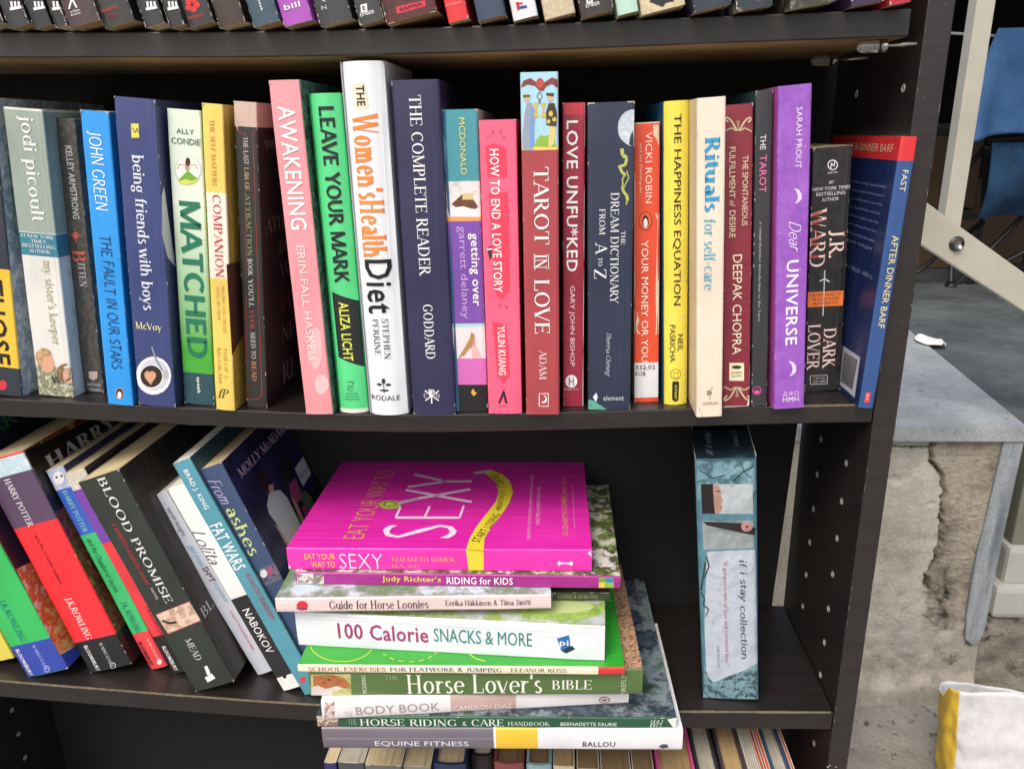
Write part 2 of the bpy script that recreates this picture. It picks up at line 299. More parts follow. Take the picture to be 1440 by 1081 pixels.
# ---------------- book builder ----------------
PARTS = {'row': 0}
GROUP = {'mid': 'books standing in the middle row', 'low': 'books leaning on the lower shelf', 'stack': 'books lying in the stack', 'up': 'books standing on the upper shelf', 'bottom': 'books on the bottom shelf seen from above', 'box': None}
def B(name, label, loc, h, w, d, cov, left, right, pages, hard, bulge, row, bands, items, lean=0, yaw=None, group=None, turn=0):
    rot = Matrix.Rotation(turn, 4, 'Z') @ Matrix.Rotation(lean, 4, 'Y') if yaw is None else Matrix.Rotation(yaw, 4, 'Z') @ Matrix.Rotation(-math.pi/2, 4, 'Y')
    lim = {'mid': 14.1, 'low': 14.1, 'up': 12.5, 'bottom': 13.8, 'box': 14.1, 'stack': 99}[row]
    if loc[1]+d > lim: d = lim-loc[1]
    root = empty(name, loc, rot.to_euler(), label, 'boxed set' if row == 'box' else 'book', GROUP[row])
    ck = 'wrapped' if row == 'box' else 'cover'
    tc = min(w*.22, .26) if hard else .07
    rc = min(.16 if hard else .1, w*.3)
    # spine profile (x, y) from left board back edge round the spine to the right board back edge
    nS = 8
    prof = [(-w/2, d, 0), (-w/2, d*.5, 0), (-w/2, rc*1.4, 0)]
    if hard: prof += [(-w/2+.05, .95, 0)][:0]
    def ys(x):
        q = min(1, abs(2*x/w)); e = max(0, (abs(x)-(w/2-rc))/rc)
        return bulge*q*q + (rc*.9*(1-math.sqrt(max(0, 1-min(1, e)**2))) if e > 0 else 0)
    xs = [-w/2+rc*.12, -w/2+rc*.45, -w/2+rc]+[-w/2+rc+(w-2*rc)*i/nS for i in range(1, nS)]+[w/2-rc, w/2-rc*.45, w/2-rc*.12]
    prof += [(x, ys(x), 1) for x in xs] + [(w/2, rc*1.4+0, 2), (w/2, d*.5, 2), (w/2, d, 2)]
    # levels along z, including band boundaries
    zl = sorted(set([0, h] + [round(h*i/10, 3) for i in range(1, 10)] + [min(h, max(0, v)) for bnd in bands for v in bnd[:2]]))
    zl = [z for i, z in enumerate(zl) if i == 0 or z-zl[i-1] > .015 or z == h]
    if zl[-1]-zl[-2] < .015: zl.pop(-2)
    rnd = random.Random(label); ph = rnd.uniform(0, 6); amp = .03 if not hard else .012
    n = len(prof); V = []; F = []; FM = []
    mats = [mat(cov, ck), mat(left, ck), mat(right, ck)]; bm_ = {}
    for bnd in bands:
        if bnd[2] not in bm_: bm_[bnd[2]] = len(mats); mats.append(mat(bnd[2], ck))
    white = len(mats); mats.append(mat('#d8d2c4', 'ink') if not hard else mats[0])
    def inner(i):
        x, y, k = prof[i]; sx = max(-w/2+tc, min(w/2-tc, x)); return (sx, y+tc if k == 1 or y < 1 else y)
    for z in zl:
        e = min(z, h-z); wob = amp*math.sin(z*.9+ph)+amp*.6*math.sin(z*2.3+ph*2)
        for i, (x, y, k) in enumerate(prof):
            dog = .05*math.exp(-e*6) if (k == 1 and abs(x) > w*.3 and not hard) else 0
            V.append((x*(1-.0*dog), y+dog+(wob*.5 if k == 1 else 0), z))
    nO = len(V)
    for z in zl:
        for i in range(n): x, y = inner(i); V.append((x, y, z))
    for j in range(len(zl)-1):
        zc = (zl[j]+zl[j+1])/2
        for i in range(n-1):
            a = j*n+i; F.append((a, a+1, a+n+1, a+n))
            xm = (prof[i][0]+prof[i+1][0])/2; k = 1 if (prof[i][2] == 1 and prof[i+1][2] == 1) else (0 if xm < 0 else 2)
            edge = k != 1 and (prof[i][2] == 1 or prof[i+1][2] == 1)
            mi = 0 if (k == 1 or edge) else (1 if k == 0 else 2)
            for bnd in bands:
                if bnd[0] <= zc <= bnd[1] and (k == 1 or edge or bnd[3]): mi = bm_[bnd[2]]
            FM.append(mi)
            b = nO+a; F.append((b+n, b+n+1, b+1, b)); FM.append(white)
    for j in (0, len(zl)-1):
        for i in range(n-1):
            a = j*n+i; F.append((a, nO+a, nO+a+1, a+1) if j == 0 else (a+1, nO+a+1, nO+a, a)); FM.append(white)
    for i in (0, n-1):
        for j in range(len(zl)-1):
            a = j*n+i; F.append((a, a+n, nO+a+n, nO+a)); FM.append(white)
    cv = meshobj('cover', V, F, mats, root, FM)
    for p in cv.data.polygons:
        p.use_smooth = p.material_index != white
    try:
        cv.data.set_sharp_from_angle(angle=math.radians(40))
    except Exception: pass
    # page block with a slightly wavy head
    ins = .28 if hard else .03; py0 = max(tc+.02+bulge, .12); py1 = d-(.35 if hard else .08); hw = w/2-tc-.01
    if hw > .02 and row != 'box':
        nx, ny = 10, 6; PV = []; PF = []
        for zz, sg in ((ins, -1), (h-ins, 1)):
            for iy in range(ny+1):
                for ix in range(nx+1):
                    x = -hw+2*hw*ix/nx; y = py0+(py1-py0)*iy/ny
                    PV.append((x, y, zz+(.018*math.sin(x*9+ph)*rnd.uniform(.4, 1.2) if sg > 0 else 0)))
        m_ = (nx+1)*(ny+1); idx = lambda s, ix, iy: s*m_+iy*(nx+1)+ix
        for iy in range(ny):
            for ix in range(nx):
                PF.append((idx(0, ix, iy), idx(0, ix, iy+1), idx(0, ix+1, iy+1), idx(0, ix+1, iy))); PF.append((idx(1, ix, iy), idx(1, ix+1, iy), idx(1, ix+1, iy+1), idx(1, ix, iy+1)))
        for ix in range(nx):
            PF.append((idx(0, ix, 0), idx(0, ix+1, 0), idx(1, ix+1, 0), idx(1, ix, 0))); PF.append((idx(0, ix+1, ny), idx(0, ix, ny), idx(1, ix, ny), idx(1, ix+1, ny)))
        for iy in range(ny):
            PF.append((idx(0, 0, iy+1), idx(0, 0, iy), idx(1, 0, iy), idx(1, 0, iy+1))); PF.append((idx(0, nx, iy), idx(0, nx, iy+1), idx(1, nx, iy+1), idx(1, nx, iy)))
        meshobj('page_block', PV, PF, pagemat(pages), root)
    if row == 'box':
        meshobj('box_top', [(-w/2+.07, .1, h-.05), (w/2-.07, .1, h-.05), (w/2-.07, d, h-.05), (-w/2+.07, d, h-.05), (-w/2+.07, .1, .05), (w/2-.07, .1, .05), (w/2-.07, d, .05), (-w/2+.07, d, .05)], [(0, 1, 2, 3), (7, 6, 5, 4), (3, 2, 6, 7), (0, 4, 5, 1)], mat(pages, 'wrapped'), root)
        wv = []; wfc = []; N1 = 26; N2 = 40; pr_ = [(-w/2, 3.5), (-w/2, .02), (w/2, .02), (w/2, 3.5)]
        L3 = 7+w; rz = random.Random(3)
        for j in range(N2+1):
            for i in range(N1+1):
                s = L3*i/N1; z = h*j/N2
                if s < 3.5: q = (-w/2-.05, 3.5-s)
                elif s < 3.5+w: q = (-w/2+s-3.5, -.09)
                else: q = (w/2+.05, s-3.5-w)
                k = .03*noise.noise(Vector((s*1.3, z*1.1, 1)))+.03*abs(noise.noise(Vector((s*2.6, z*2.2, 5))))
                wv.append((q[0]-(k if s < 3.5 else -k if s > 3.5+w else 0), q[1]-k*1.2, z))
        for j in range(N2):
            for i in range(N1): a = j*(N1+1)+i; wfc.append((a, a+1, a+N1+2, a+N1+1))
        wm, wn, wb = newmat('shrink_wrap_film', .08); ot = wn.nodes['Material Output']; tr = wn.nodes.new('ShaderNodeBsdfTransparent'); gl = wn.nodes.new('ShaderNodeBsdfGlossy'); gl.inputs['Roughness'].default_value = .1
        lw = wn.nodes.new('ShaderNodeLayerWeight'); lw.inputs[0].default_value = .2; ms = wn.nodes.new('ShaderNodeMixShader'); wt, _ = tex(wn, 120, 5, (1, 1, .5)); bp = wn.nodes.new('ShaderNodeBump'); bp.inputs['Strength'].default_value = .9; bp.inputs['Distance'].default_value = .002
        wn.links.new(wt.outputs[0], bp.inputs['Height']); wn.links.new(bp.outputs[0], gl.inputs['Normal']); wn.links.new(bp.outputs[0], lw.inputs['Normal'])
        wn.links.new(lw.outputs['Fresnel'], ms.inputs[0]); wn.links.new(tr.outputs[0], ms.inputs[1]); wn.links.new(gl.outputs[0], ms.inputs[2]); wn.links.new(ms.outputs[0], ot.inputs[0])
        meshobj('shrink_wrap', wv, wfc, wm, root, None, True)
    # printed matter
    WZ = [(amp*math.sin(z*.9+ph)+amp*.6*math.sin(z*2.3+ph*2))*.5 for z in zl]
    def wobz(z):
        for (za, zb, wa, wb) in zip(zl, zl[1:], WZ, WZ[1:]):
            if z <= zb: return wa+(wb-wa)*(z-za)/(zb-za)
        return WZ[-1]
    def place(face, u, v, lay):
        o = .004*lay
        if face == 'S': uu = max(-w/2+rc*.15, min(w/2-rc*.15, u)); return (uu, ys(uu)+wobz(v)-.012-o, v)
        if face == 'R': return (w/2+.01+o, u, v)
        if face == 'L': return (-w/2-.01-o, -u, v)
        return (u, v, h+.01+o)
    # rubbed and chipped edges of the card along the spine
    if row in ('mid', 'low', 'up', 'stack') and rnd.random() < .85:
        EV = []; EF = []; cnt = int(rnd.uniform(8, 34) if not hard else rnd.uniform(3, 12))
        for _ in range(cnt):
            sd = rnd.choice((-1, 1)); zz = rnd.random(); zz = (zz**2.2 if rnd.random() < .35 else 1-zz**2.2 if rnd.random() < .55 else zz)*h
            if row == 'up': zz = abs(rnd.gauss(0, 2))
            ln_ = rnd.uniform(.05, .34); wd = rnd.uniform(.012, .05)*(1.6 if min(zz, h-zz) < .6 else 1); zz = min(h-.02-ln_, max(.02, zz)); n0 = len(EV); K = 5
            for q in range(K+1): EV.append(place('S', sd*(w/2-rc*.15), zz+ln_*q/K, .5))
            for q in range(K+1): EV.append(place('S', sd*(w/2-rc*.15-wd*math.sin(math.pi*(q+.4)/(K+.8))*rnd.uniform(.5, 1.3)), zz+ln_*q/K, .5))
            for q in range(K): EF.append((n0+q, n0+q+1, n0+K+2+q, n0+K+1+q))
        for sd in (-1, 1):
            for top in (0, 1):
                if rnd.random() < .6 and not (row == 'up' and top):
                    a = rnd.uniform(.06, .2); z0 = h-.005 if top else .005; n0 = len(EV); sg = -1 if top else 1
                    for uu, vv in ((w/2-rc*.15, 0), (w/2-rc*.15-a, 0), (w/2-rc*.15-a*.45, a*.3), (w/2-rc*.15-a*.2, a*.8), (w/2-rc*.15, a*1.2)): EV.append(place('S', sd*uu, z0+sg*vv, .6))
                    EF.append(tuple(range(n0, n0+5)))
        tag(meshobj('worn_edge', EV, EF, mat('#cfc8ba', 'ink'), root), kind='stuff')
    pics = []
    for it in items:
        if it[0] == 'P':
            _, nm, face, col, lay, pts = it
            va, vb = min(p[1] for p in pts), max(p[1] for p in pts); ua, ub = min(p[0] for p in pts), max(p[0] for p in pts)
            for gq in pics:
                if gq[0] == nm and gq[1] == face and va < gq[3]+.25 and vb > gq[2]-.25 and ua < gq[5]+.3 and ub > gq[4]-.3:
                    gq[2] = min(gq[2], va); gq[3] = max(gq[3], vb); gq[4] = min(gq[4], ua); gq[5] = max(gq[5], ub); break
            else:
                gq = [nm, face, va, vb, ua, ub, ([], [], [], [])]; pics.append(gq)
            q = gq[6]
            if face != 'T': pts = [(u, min(h-.01, max(.01, v))) for u, v in pts]
            if face == 'S': pts = [(max(-w/2+rc*.15, min(w/2-rc*.15, u)), v) for u, v in pts]
            bmq = bmesh.new(); vs = []
            for u, v in pts: vs.append(bmq.verts.new((u, v, 0)))
            try: f = bmq.faces.new(vs)
            except Exception: bmq.free(); continue
            if f.calc_area() < 1e-5: bmq.free(); continue
            bmesh.ops.triangulate(bmq, faces=bmq.faces[:])
            if face == 'S' and (bulge > .1 or max(p[0] for p in pts)-min(p[0] for p in pts) > w*.6):
                for cx in [(-w/2+rc)+(w-2*rc)*i/6 for i in range(7)]:
                    bmesh.ops.bisect_plane(bmq, geom=bmq.verts[:]+bmq.edges[:]+bmq.faces[:], plane_co=(cx, 0, 0), plane_no=(1, 0, 0))
                for k in range(1, int(h)): bmesh.ops.bisect_plane(bmq, geom=bmq.verts[:]+bmq.edges[:]+bmq.faces[:], plane_co=(0, k, 0), plane_no=(0, 1, 0))
            n0 = len(q[0]); bmq.verts.ensure_lookup_table(); bmq.verts.index_update(); q[0].extend(place(face, v.co.x, v.co.y, lay) for v in bmq.verts)
            if col not in q[3]: q[3].append(col)
            for f in bmq.faces:
                ii = [n0+v.index for v in f.verts]; q[1].append(ii); q[2].append(q[3].index(col))
            bmq.free()
        else:
            _, nm, face, txt, u0, v0, u1, v1, H, col, sty = it
            TV, TF = pen(txt, sty) if sty in STY else sans(txt, sty)
            if not TV: continue
            x0 = min(p[0] for p in TV); x1 = max(p[0] for p in TV); y0 = min(p[1] for p in TV); y1 = max(p[1] for p in TV)
            du, dv = u1-u0, v1-v0; L = math.hypot(du, dv); du /= L; dv /= L; pu, pv = -dv, du
            VV = []
            for px, py in TV:
                a = (px-x0)/(x1-x0)*L; b = ((py-y0)/(y1-y0)-.5)*H; VV.append(place(face, u0+du*a+pu*b, v0+dv*a+pv*b, 5 if nm == 'letter_shadow' else 7))
            if face == 'S' and bulge > .1:
                bmt = bmesh.new(); vv = []
                for px, py in TV:
                    a = (px-x0)/(x1-x0)*L; b = ((py-y0)/(y1-y0)-.5)*H; vv.append(bmt.verts.new((u0+du*a+pu*b, v0+dv*a+pv*b, 0)))
                for f in TF:
                    try: bmt.faces.new([vv[i] for i in f])
                    except Exception: pass
                for i in range(1, 12):
                    bmesh.ops.bisect_plane(bmt, geom=bmt.verts[:]+bmt.edges[:]+bmt.faces[:], plane_co=(-w/2+w*i/12, 0, 0), plane_no=(1, 0, 0))
                bmt.verts.index_update()
                VV = [place(face, v.co.x, v.co.y, 7) for v in bmt.verts]; TF = [[v.index for v in f.verts] for f in bmt.faces]; bmt.free()
            meshobj(nm, VV, TF, mat(col, 'ink'), root)
    for gq in pics:
        nm, q = ('cover_'+gq[0] if gq[0] == 'picture' and gq[1] == 'R' else gq[0]), gq[6]
        if q[1]: meshobj(nm, q[0], q[1], [mat(c, 'ink') for c in q[3]], root, q[2])
    return root
# ================= SETTING =================
def interp(tab, x):
    if x <= tab[0][0]: return tab[0][1]
    for (a, b), (c, d) in zip(tab, tab[1:]):
        if x <= c:
            t = (x-a)/(c-a); return b+(d-b)*t
    return tab[-1][1]
def sm(tab, x): return sum(interp(tab, x+k*2.2) for k in (-2, -1, 0, 1, 2))/5 if -72 < x < -5 else interp(tab, x)
MIDT = [(-77, 1.0), (-62.4, .5), (-46.5, -.32), (-39.7, -.66), (-33, -.8), (-28.9, -.76), (-15.9, -.45), (-7.2, -.14), (0, 0)]
LOWT = [(-77, -23.9), (-68.5, -24.57), (-53.2, -25.58), (-41.9, -26.25), (-30, -26.3), (-11.8, -25.97), (0, -25.68)]
UPT = [(-77, 25.4), (-56.5, 24.9), (-39.6, 24.42), (-24.2, 24.33), (-16.6, 24.4), (0, 24.48)]
# --- materials
def wood(name, cols, rough=.42, coat=.25):
    m, n, b = newmat(name, rough, coat); t, _ = tex(n, 28, 8, (.18, 3, 3), .7); r = ramp(n, t.outputs[0], [lin(c) for c in cols], .3, .7)
    t3, _ = tex(n, 240, 4, (1, 1, 1), .8); q = ramp(n, t3.outputs[0], [(0, 0, 0, 1), (1, 1, 1, 1)], .70, .78)
    mx = n.nodes.new('ShaderNodeMix'); mx.data_type = 'RGBA'; mu = n.nodes.new('ShaderNodeMath'); mu.operation = 'MULTIPLY'; mu.inputs[1].default_value = .3
    n.links.new(q.outputs[0], mu.inputs[0]); n.links.new(mu.outputs[0], mx.inputs[0]); n.links.new(r.outputs[0], mx.inputs[6]); mx.inputs[7].default_value = (.3, .27, .24, 1); n.links.new(mx.outputs[2], b.inputs['Base Color'])
    t2, _ = tex(n, 90, 6, (.15, 3, 3), .7); bump(n, b, t2.outputs[0], .25, .0006)
    t4, _ = tex(n, 14, 5); rr = n.nodes.new('ShaderNodeMapRange'); rr.inputs[3].default_value = rough-.1; rr.inputs[4].default_value = rough+.2; n.links.new(t4.outputs[0], rr.inputs[0]); n.links.new(rr.outputs[0], b.inputs['Roughness'])
    return m
WD = wood('dark_laminate', ['#171413', '#201b1a', '#282221'])
WDV = wood('dark_laminate_upright', ['#1d1918', '#272221', '#2f2927'])
WB = wood('back_panel_board', ['#0a0909', '#0f0e0d', '#141211'], .75, 0)
TAN = stone('raw_fibreboard', ['#8a6e48', '#a88a5e', '#b89a6e'], 40, .8, .4, .001, stretch=(.3, 1, 1))
PALE = stone('worn_edge_board', ['#6b5c48', '#8f7f66'], 200, .8)
CAPM = newmat('pale_plastic', .4)[0]; CAPM.node_tree.nodes['Principled BSDF'].inputs['Base Color'].default_value = (.33, .31, .27, 1)
# --- bookcase
bc = empty('bookcase', (0, 0, 0), None, 'dark brown-black laminate bookcase with sagging shelves crowded with books', 'bookcase')
def shelf(tab, th, x0, x1, y0, y1, under=None):
    n = 40; V = []; F = []; FM = []; bv = .09
    for i in range(n+1):
        x = x0+(x1-x0)*i/n; z = sm(tab, x)
        V += [(x, y0+bv, z), (x, y0+.02, z-.03), (x, y0, z-bv), (x, y0, z-th+bv), (x, y0+bv, z-th), (x, y1, z-th), (x, y1, z)]
    for i in range(n):
        for k in range(7):
            a = i*7+k; b = i*7+(k+1) % 7; F.append((a, b, b+7, a+7)); FM.append(1 if (k == 4 and under) else 0)
    F += [tuple(range(7))[::-1], tuple(range(n*7, n*7+7))]; FM += [0, 0]
    return meshobj('shelf', V, F, [WD, under or WD], bc, FM)
shelf(UPT, 1.5, -76.9, -.9, 0, 14.3, TAN)
shelf(MIDT, 1.35, -76.9, -.12, 0, 14.3)
lo = shelf(LOWT, 1.7, -76.9, -.12, 0, 14.3)
shelf([(-77, -52.9), (0, -52.9)], 1.7, -76.9, -.12, 0, 14.3)
# worn light line along the front arris of the lower shelf
def wear(tab, dz, x0, x1, hw=.05):
    V = []; F = []; n = 160
    for i in range(n+1):
        x = x0+(x1-x0)*i/n; k = max(0, noise.noise(Vector((x*.35, 3.1, dz)))+.35)*hw*1.6+.008
        z = sm(tab, x)+dz; V += [(x, -.006, z-.09-k*.6), (x, -.004, z-.088), (x, .035-.02, z-.028+.002), (x, .09, z+.004), (x, .09+k*.5, z+.004)]
    for i in range(n):
        for k in range(4): a = i*5+k; F.append((a, a+5, a+6, a+1))
    return meshobj('worn_edge', V, F, PALE, bc)
wear(LOWT, 0, -76, -.3); wear(MIDT, 0, -7, -.3, .02)
# side panels
for nm, x0, x1 in (('side_panel', 0, 1.56), ('side_panel', -78.6, -77.02)):
    box(nm, x0, x1, 0, 14.6, -60, 46, WDV, bc, .07)
# back panel boards (hardboard sheets, hung slightly askew)
prism('back_panel', [(-79, -58), (-1.9, -58), (-1.05, -25), (-.18, -2.5), (-.15, .3), (-51.8, .3), (-51.8, -1), (-79, -1)], 1, 14.62, 14.95, WB, bc, 0)
prism('back_panel', [(-54.6, -1), (.9, -1), (.9, 46), (-52.6, 46)], 1, 14.62, 14.98, WB, bc, 0)
prism('back_panel', [(-79, -1), (-53.6, -1), (-51.6, 46), (-79, 46)], 1, 14.5, 14.8, WB, bc, 0)
# peg holes lined with pale plastic
hole_me = None
def peg(x, y, z, side):
    global hole_me
    if hole_me is None:
        n = 12; V = []; F = []
        for r, dx in ((.27, 0), (.25, .035), (.19, .035), (.17, .005)):
            for k in range(n): a = 2*math.pi*k/n; V.append((-dx, r*math.cos(a), r*math.sin(a)))
        for j in range(3):
            for k in range(n): F.append((j*n+k, j*n+(k+1) % n, (j+1)*n+(k+1) % n, (j+1)*n+k))
        F.append(tuple(range(3*n, 4*n)))
        o = meshobj('peg_hole', V, F, CAPM, bc); hole_me = o.data
    else:
        o = bpy.data.objects.new('peg_hole', hole_me); setp(o, bc)
    o.location = (x*U, y*U, z*U)
    if side < 0: o.rotation_euler = (0, 0, math.pi)
for i in range(7):
    peg(-.01, 3.64, -6.0-3.2*i+.02*i, 1)
    if i < 6: peg(-.01, 9.4, -6.4-3.2*i, 1)
peg(-.01, 1.9, 20.2, 1); peg(-.01, 9.9, 20.2, 1); peg(-.01, 3.2, -31.7, 1); peg(-.01, 3.3, -34.9, 1)
for z in (-36.2, -39.2, -42.2): peg(-77.0, 9.6, z, -1)
# clear sleeved steel shelf pins under the right end of the upper shelf
STEEL = newmat('bright_steel', .25)[0]; STEEL.node_tree.nodes['Principled BSDF'].inputs['Metallic'].default_value = 1; STEEL.node_tree.nodes['Principled BSDF'].inputs['Base Color'].default_value = (.42, .42, .4, 1)
CLR = newmat('clear_plastic', .12)[0]; _b = CLR.node_tree.nodes['Principled BSDF']; _b.inputs['Transmission Weight'].default_value = .85; _b.inputs['Base Color'].default_value = (.9, .9, .88, 1)
for y, z, x0 in ((.9, 22.55, -3.0), (8.6, 22.4, -3.4)):
    p = tube('shelf_pin', [(x0+.5, y, z), (0, y, z+.12)], .12, STEEL, bc)
    tube('sleeve', [(x0-.45, y, z), (x0-.35, y, z), (x0, y, z), (x0+1.2, y, z+.03)], [.08, .28, .36, .36], CLR, p, 14)
    tube('collar', [(x0+.75, y, z+.02), (x0+1.25, y, z+.04)], .38, STEEL, p, 14)
# faint white paint scuff on the right upright
V = []; F = []; rs = random.Random(4)
for k in range(46):
    a = rs.uniform(0, 6.28); r = abs(rs.gauss(0, .42)); cx = .55+r*math.cos(a)*.8; cz = -31.8+r*math.sin(a)*1.0; s0 = rs.uniform(.02, .09); n0 = len(V)
    for j in range(5): V.append((cx+s0*math.cos(j*1.256+a)*rs.uniform(.6, 1.3), -.012, cz+s0*math.sin(j*1.256+a)*rs.uniform(.6, 1.3)))
    F.append(tuple(range(n0, n0+5)))
meshobj('paint_scuff', V, F, mat('#b9b4ac', 'ink'), bc)
# chips and dust on the upright and the shelf fronts
V = []; F = []; rs = random.Random(11)
def chip(cx, cz, a, b_, y=-.008):
    n0 = len(V); k = rs.randint(4, 6)
    for j in range(k): an = 6.283*j/k; V.append((cx+a*math.cos(an)*rs.uniform(.5, 1.2), y, cz+b_*math.sin(an)*rs.uniform(.5, 1.2)))
    F.append(tuple(range(n0, n0+k)))
for k in range(70): chip(rs.choice((.06, 1.49)), rs.uniform(-45, 40), rs.uniform(.01, .03), rs.uniform(.03, .35))
for k in range(40): chip(rs.uniform(.1, 1.4), rs.uniform(-45, 40), rs.uniform(.01, .03), rs.uniform(.01, .04))
tag(meshobj('edge_chips', V, F, mat('#8f8578', 'ink'), bc), kind='stuff')
V = []; F = []
for tab, th in ((UPT, 1.5), (MIDT, 1.35), (LOWT, 1.7)):
    for k in range(60):
        x = rs.uniform(-68, -1); chip(x, sm(tab, x)-rs.uniform(.12, th-.12), rs.uniform(.012, .05), rs.uniform(.01, .03))
tag(meshobj('dust_specks', V, F, mat('#857d74', 'ink'), bc), kind='stuff')
# --- ground
GR = stone('rough_concrete_ground', ['#7a766d', '#969188', '#aea99d'], 9, .95, .9, .004, spots=(60, '#4c463c', .58))
V = []; F = []; nx, ny = 120, 90
def gh(x, y): return -58+1.0*noise.noise(Vector((x*.05, y*.05, 0)))+.35*noise.noise(Vector((x*.3, y*.3, 2)))
for j in range(ny+1):
    for i in range(nx+1):
        x = -60+1.3*i; y = -60+1.2*j; V.append((x, y, gh(x, y)))
for j in range(ny):
    for i in range(nx): a = j*(nx+1)+i; F.append((a, a+1, a+nx+2, a+nx+1))
n0 = len(V)
V += [(-4000, -4000, -60), (4000, -4000, -60), (4000, 4000, -60), (-4000, 4000, -60)]; F.append((n0, n0+1, n0+2, n0+3))
g0 = meshobj('ground', V, F, GR, None, None, True); tag(g0, kind='structure')
# --- rendered wall with a crack, slate corner strip and coping
CR = [(24.6, -18.6), (24.3, -20.1), (24.4, -21.7), (25.4, -23.0), (26.0, -23.9), (26.6, -25.9), (26.5, -28), (26.7, -29.4), (27.1, -32.9), (26.9, -34.5), (27.0, -36), (26.2, -38.2), (26.5, -40)]
CR2 = [(8, -19.4), (12, -19.6), (16, -19.4), (20, -19.8), (22, -20.1), (24.2, -20.0)]
def dseg(p, a, b):
    ax, ay = a; bx, by = b; t = max(0, min(1, ((p[0]-ax)*(bx-ax)+(p[1]-ay)*(by-ay))/((bx-ax)**2+(by-ay)**2+1e-9))); return math.hypot(p[0]-ax-t*(bx-ax), p[1]-ay-t*(by-ay))
def crackx(z):
    for (x0, z0), (x1, z1) in zip(CR, CR[1:]):
        if z1 <= z <= z0: return x0+(x1-x0)*(z0-z)/(z0-z1+1e-9)
    return CR[0][0] if z > CR[0][1] else CR[-1][0]+(z+40)*-.05
wl = empty('rendered_wall', (0, 40, -58), None, 'cracked cream and grey rendered wall under a blue-grey stone coping, behind the bookcase', 'wall')
RC = stone('cream_render', ['#8a8172', '#b3a994', '#c8bfab', '#b9b6a8'], 7, .95, .8, .004, spots=(26, '#6f6555', .60))
RB = stone('brown_exposed_render', ['#5a5146', '#857a68', '#a59a86', '#6c6355'], 22, .95, 1.0, .006, spots=(12, '#3a3632', .62))
DK = stone('crack_shadow_dirt', ['#1d1a17', '#2c2823'], 60, .95)
V = []; F = []; AT = []; SO = []; xs = [x*.17 for x in range(0, 153)]; X0 = 8.6; zs_ = [-18.4-.18*k for k in range(0, 226)]
for z in zs_:
    for x in xs:
        X = X0+x; jx = X+.35*noise.noise(Vector((X*1.1, 0, z*1.1)))+.12*noise.noise(Vector((X*4, 2, z*4))); p = (jx, z+.2*noise.noise(Vector((X*2, 7, z*2))))
        near = abs(X-26) < 4 or z > -22
        d = min(dseg(p, a, b) for a, b in zip(CR, CR[1:])) if near else 9
        d2 = min(dseg(p, a, b) for a, b in zip(CR2, CR2[1:])) if z > -22 else 9
        side = 1/(1+math.exp(-(jx-crackx(z))/.12)) * max(0, min(1, (z+46.5+.8*noise.noise(Vector((X, 3, 0))))/2.2))
        fr_ = noise.noise(Vector((X*.6, 9, z*.6))); f2 = noise.noise(Vector((X*2.2, 1, z*2.2))); f3 = noise.noise(Vector((X*5.5, 1, z*5.5)))
        y = 40+.5*noise.noise(Vector((X*.12, 5, z*.12)))+.12*fr_+(.07+.08*side)*f2+(.03+.08*side)*f3
        y += 1.1*max(0, 1-(d/.24)**2)+.7*max(0, 1-(d2/.17)**2)
        y -= .4*side
        hole = math.hypot((X-20.5)/1.1, (z+24.5)/.8); y += .45*max(0, 1-hole); hole = math.hypot((X-25.2)/.8, (z+27.6)/.6); y += .35*max(0, 1-hole)
        if z > -20: y -= .25*max(0, min(1, (z+20+.3*fr_)*3))*(1 if X < 24 else 0)
        y -= 1.3/(1+math.exp((z+54.2+1.5*noise.noise(Vector((X*.15, 0, 3))))/.35))
        crk = max(0, 1-d/.16)+max(0, 1-d2/.13)
        V.append((X, y, z)); soot = max(0, 1-math.hypot((X-28.5+.12*(z+42))/2.6, (z+41)/8))+.35*fr_+.3*f2
        SO.append(max(0, min(1, soot*1.3-.15 if z < -30 else 0)) + .25*max(0, min(1, -z/20-2.0+fr_)))
        SO[-1] += 2.2*crk  # crack darkened as well: its depth shade is painted into this mask
        AT.append(max(0, min(1, side+.5*f2*side*(1-side)*4+.25*fr_)))
nxw = len(xs)
for j in range(len(zs_)-1):
    for i in range(nxw-1): a = j*nxw+i; F.append((a, a+nxw, a+nxw+1, a+1))
mW, nW, bW = newmat('mixed_old_render', .95, 0, .2)
def nramp(sc, cols, lo=.3, hi=.7, st=None): q, _ = tex(nW, sc, 10, st, .68); return ramp(nW, q.outputs[0], [lin(c) for c in cols], lo, hi).outputs[0]
def nmix(f, a, b):
    m_ = nW.nodes.new('ShaderNodeMix'); m_.data_type = 'RGBA'; nW.links.new(f, m_.inputs[0]); nW.links.new(a, m_.inputs[6])
    if isinstance(b, tuple): m_.inputs[7].default_value = b
    else: nW.links.new(b, m_.inputs[7])
    return m_.outputs[2]
ca = nramp(7, ['#a39e92', '#cdc6b6', '#dfd9cb', '#c2bfb4', '#e8e3d8']); cb = nramp(24, ['#756e60', '#a59c8a', '#c2b9a8', '#8a8171'])
s2, _ = tex(nW, 5, 8, None, .6); warm = ramp(nW, s2.outputs[0], [(0, 0, 0, 1), (1, 1, 1, 1)], .5, .68).outputs[0]
at1 = nW.nodes.new('ShaderNodeAttribute'); at1.attribute_name = 'bare'; at2 = nW.nodes.new('ShaderNodeAttribute'); at2.attribute_name = 'grime_crack_shade'
wm_ = nW.nodes.new('ShaderNodeMath'); wm_.operation = 'MULTIPLY'; wm_.inputs[1].default_value = .22; nW.links.new(warm, wm_.inputs[0])
c1 = nmix(wm_.outputs[0], ca, tuple(lin('#a88a5c'))); c2 = nmix(at1.outputs['Fac'], c1, cb)
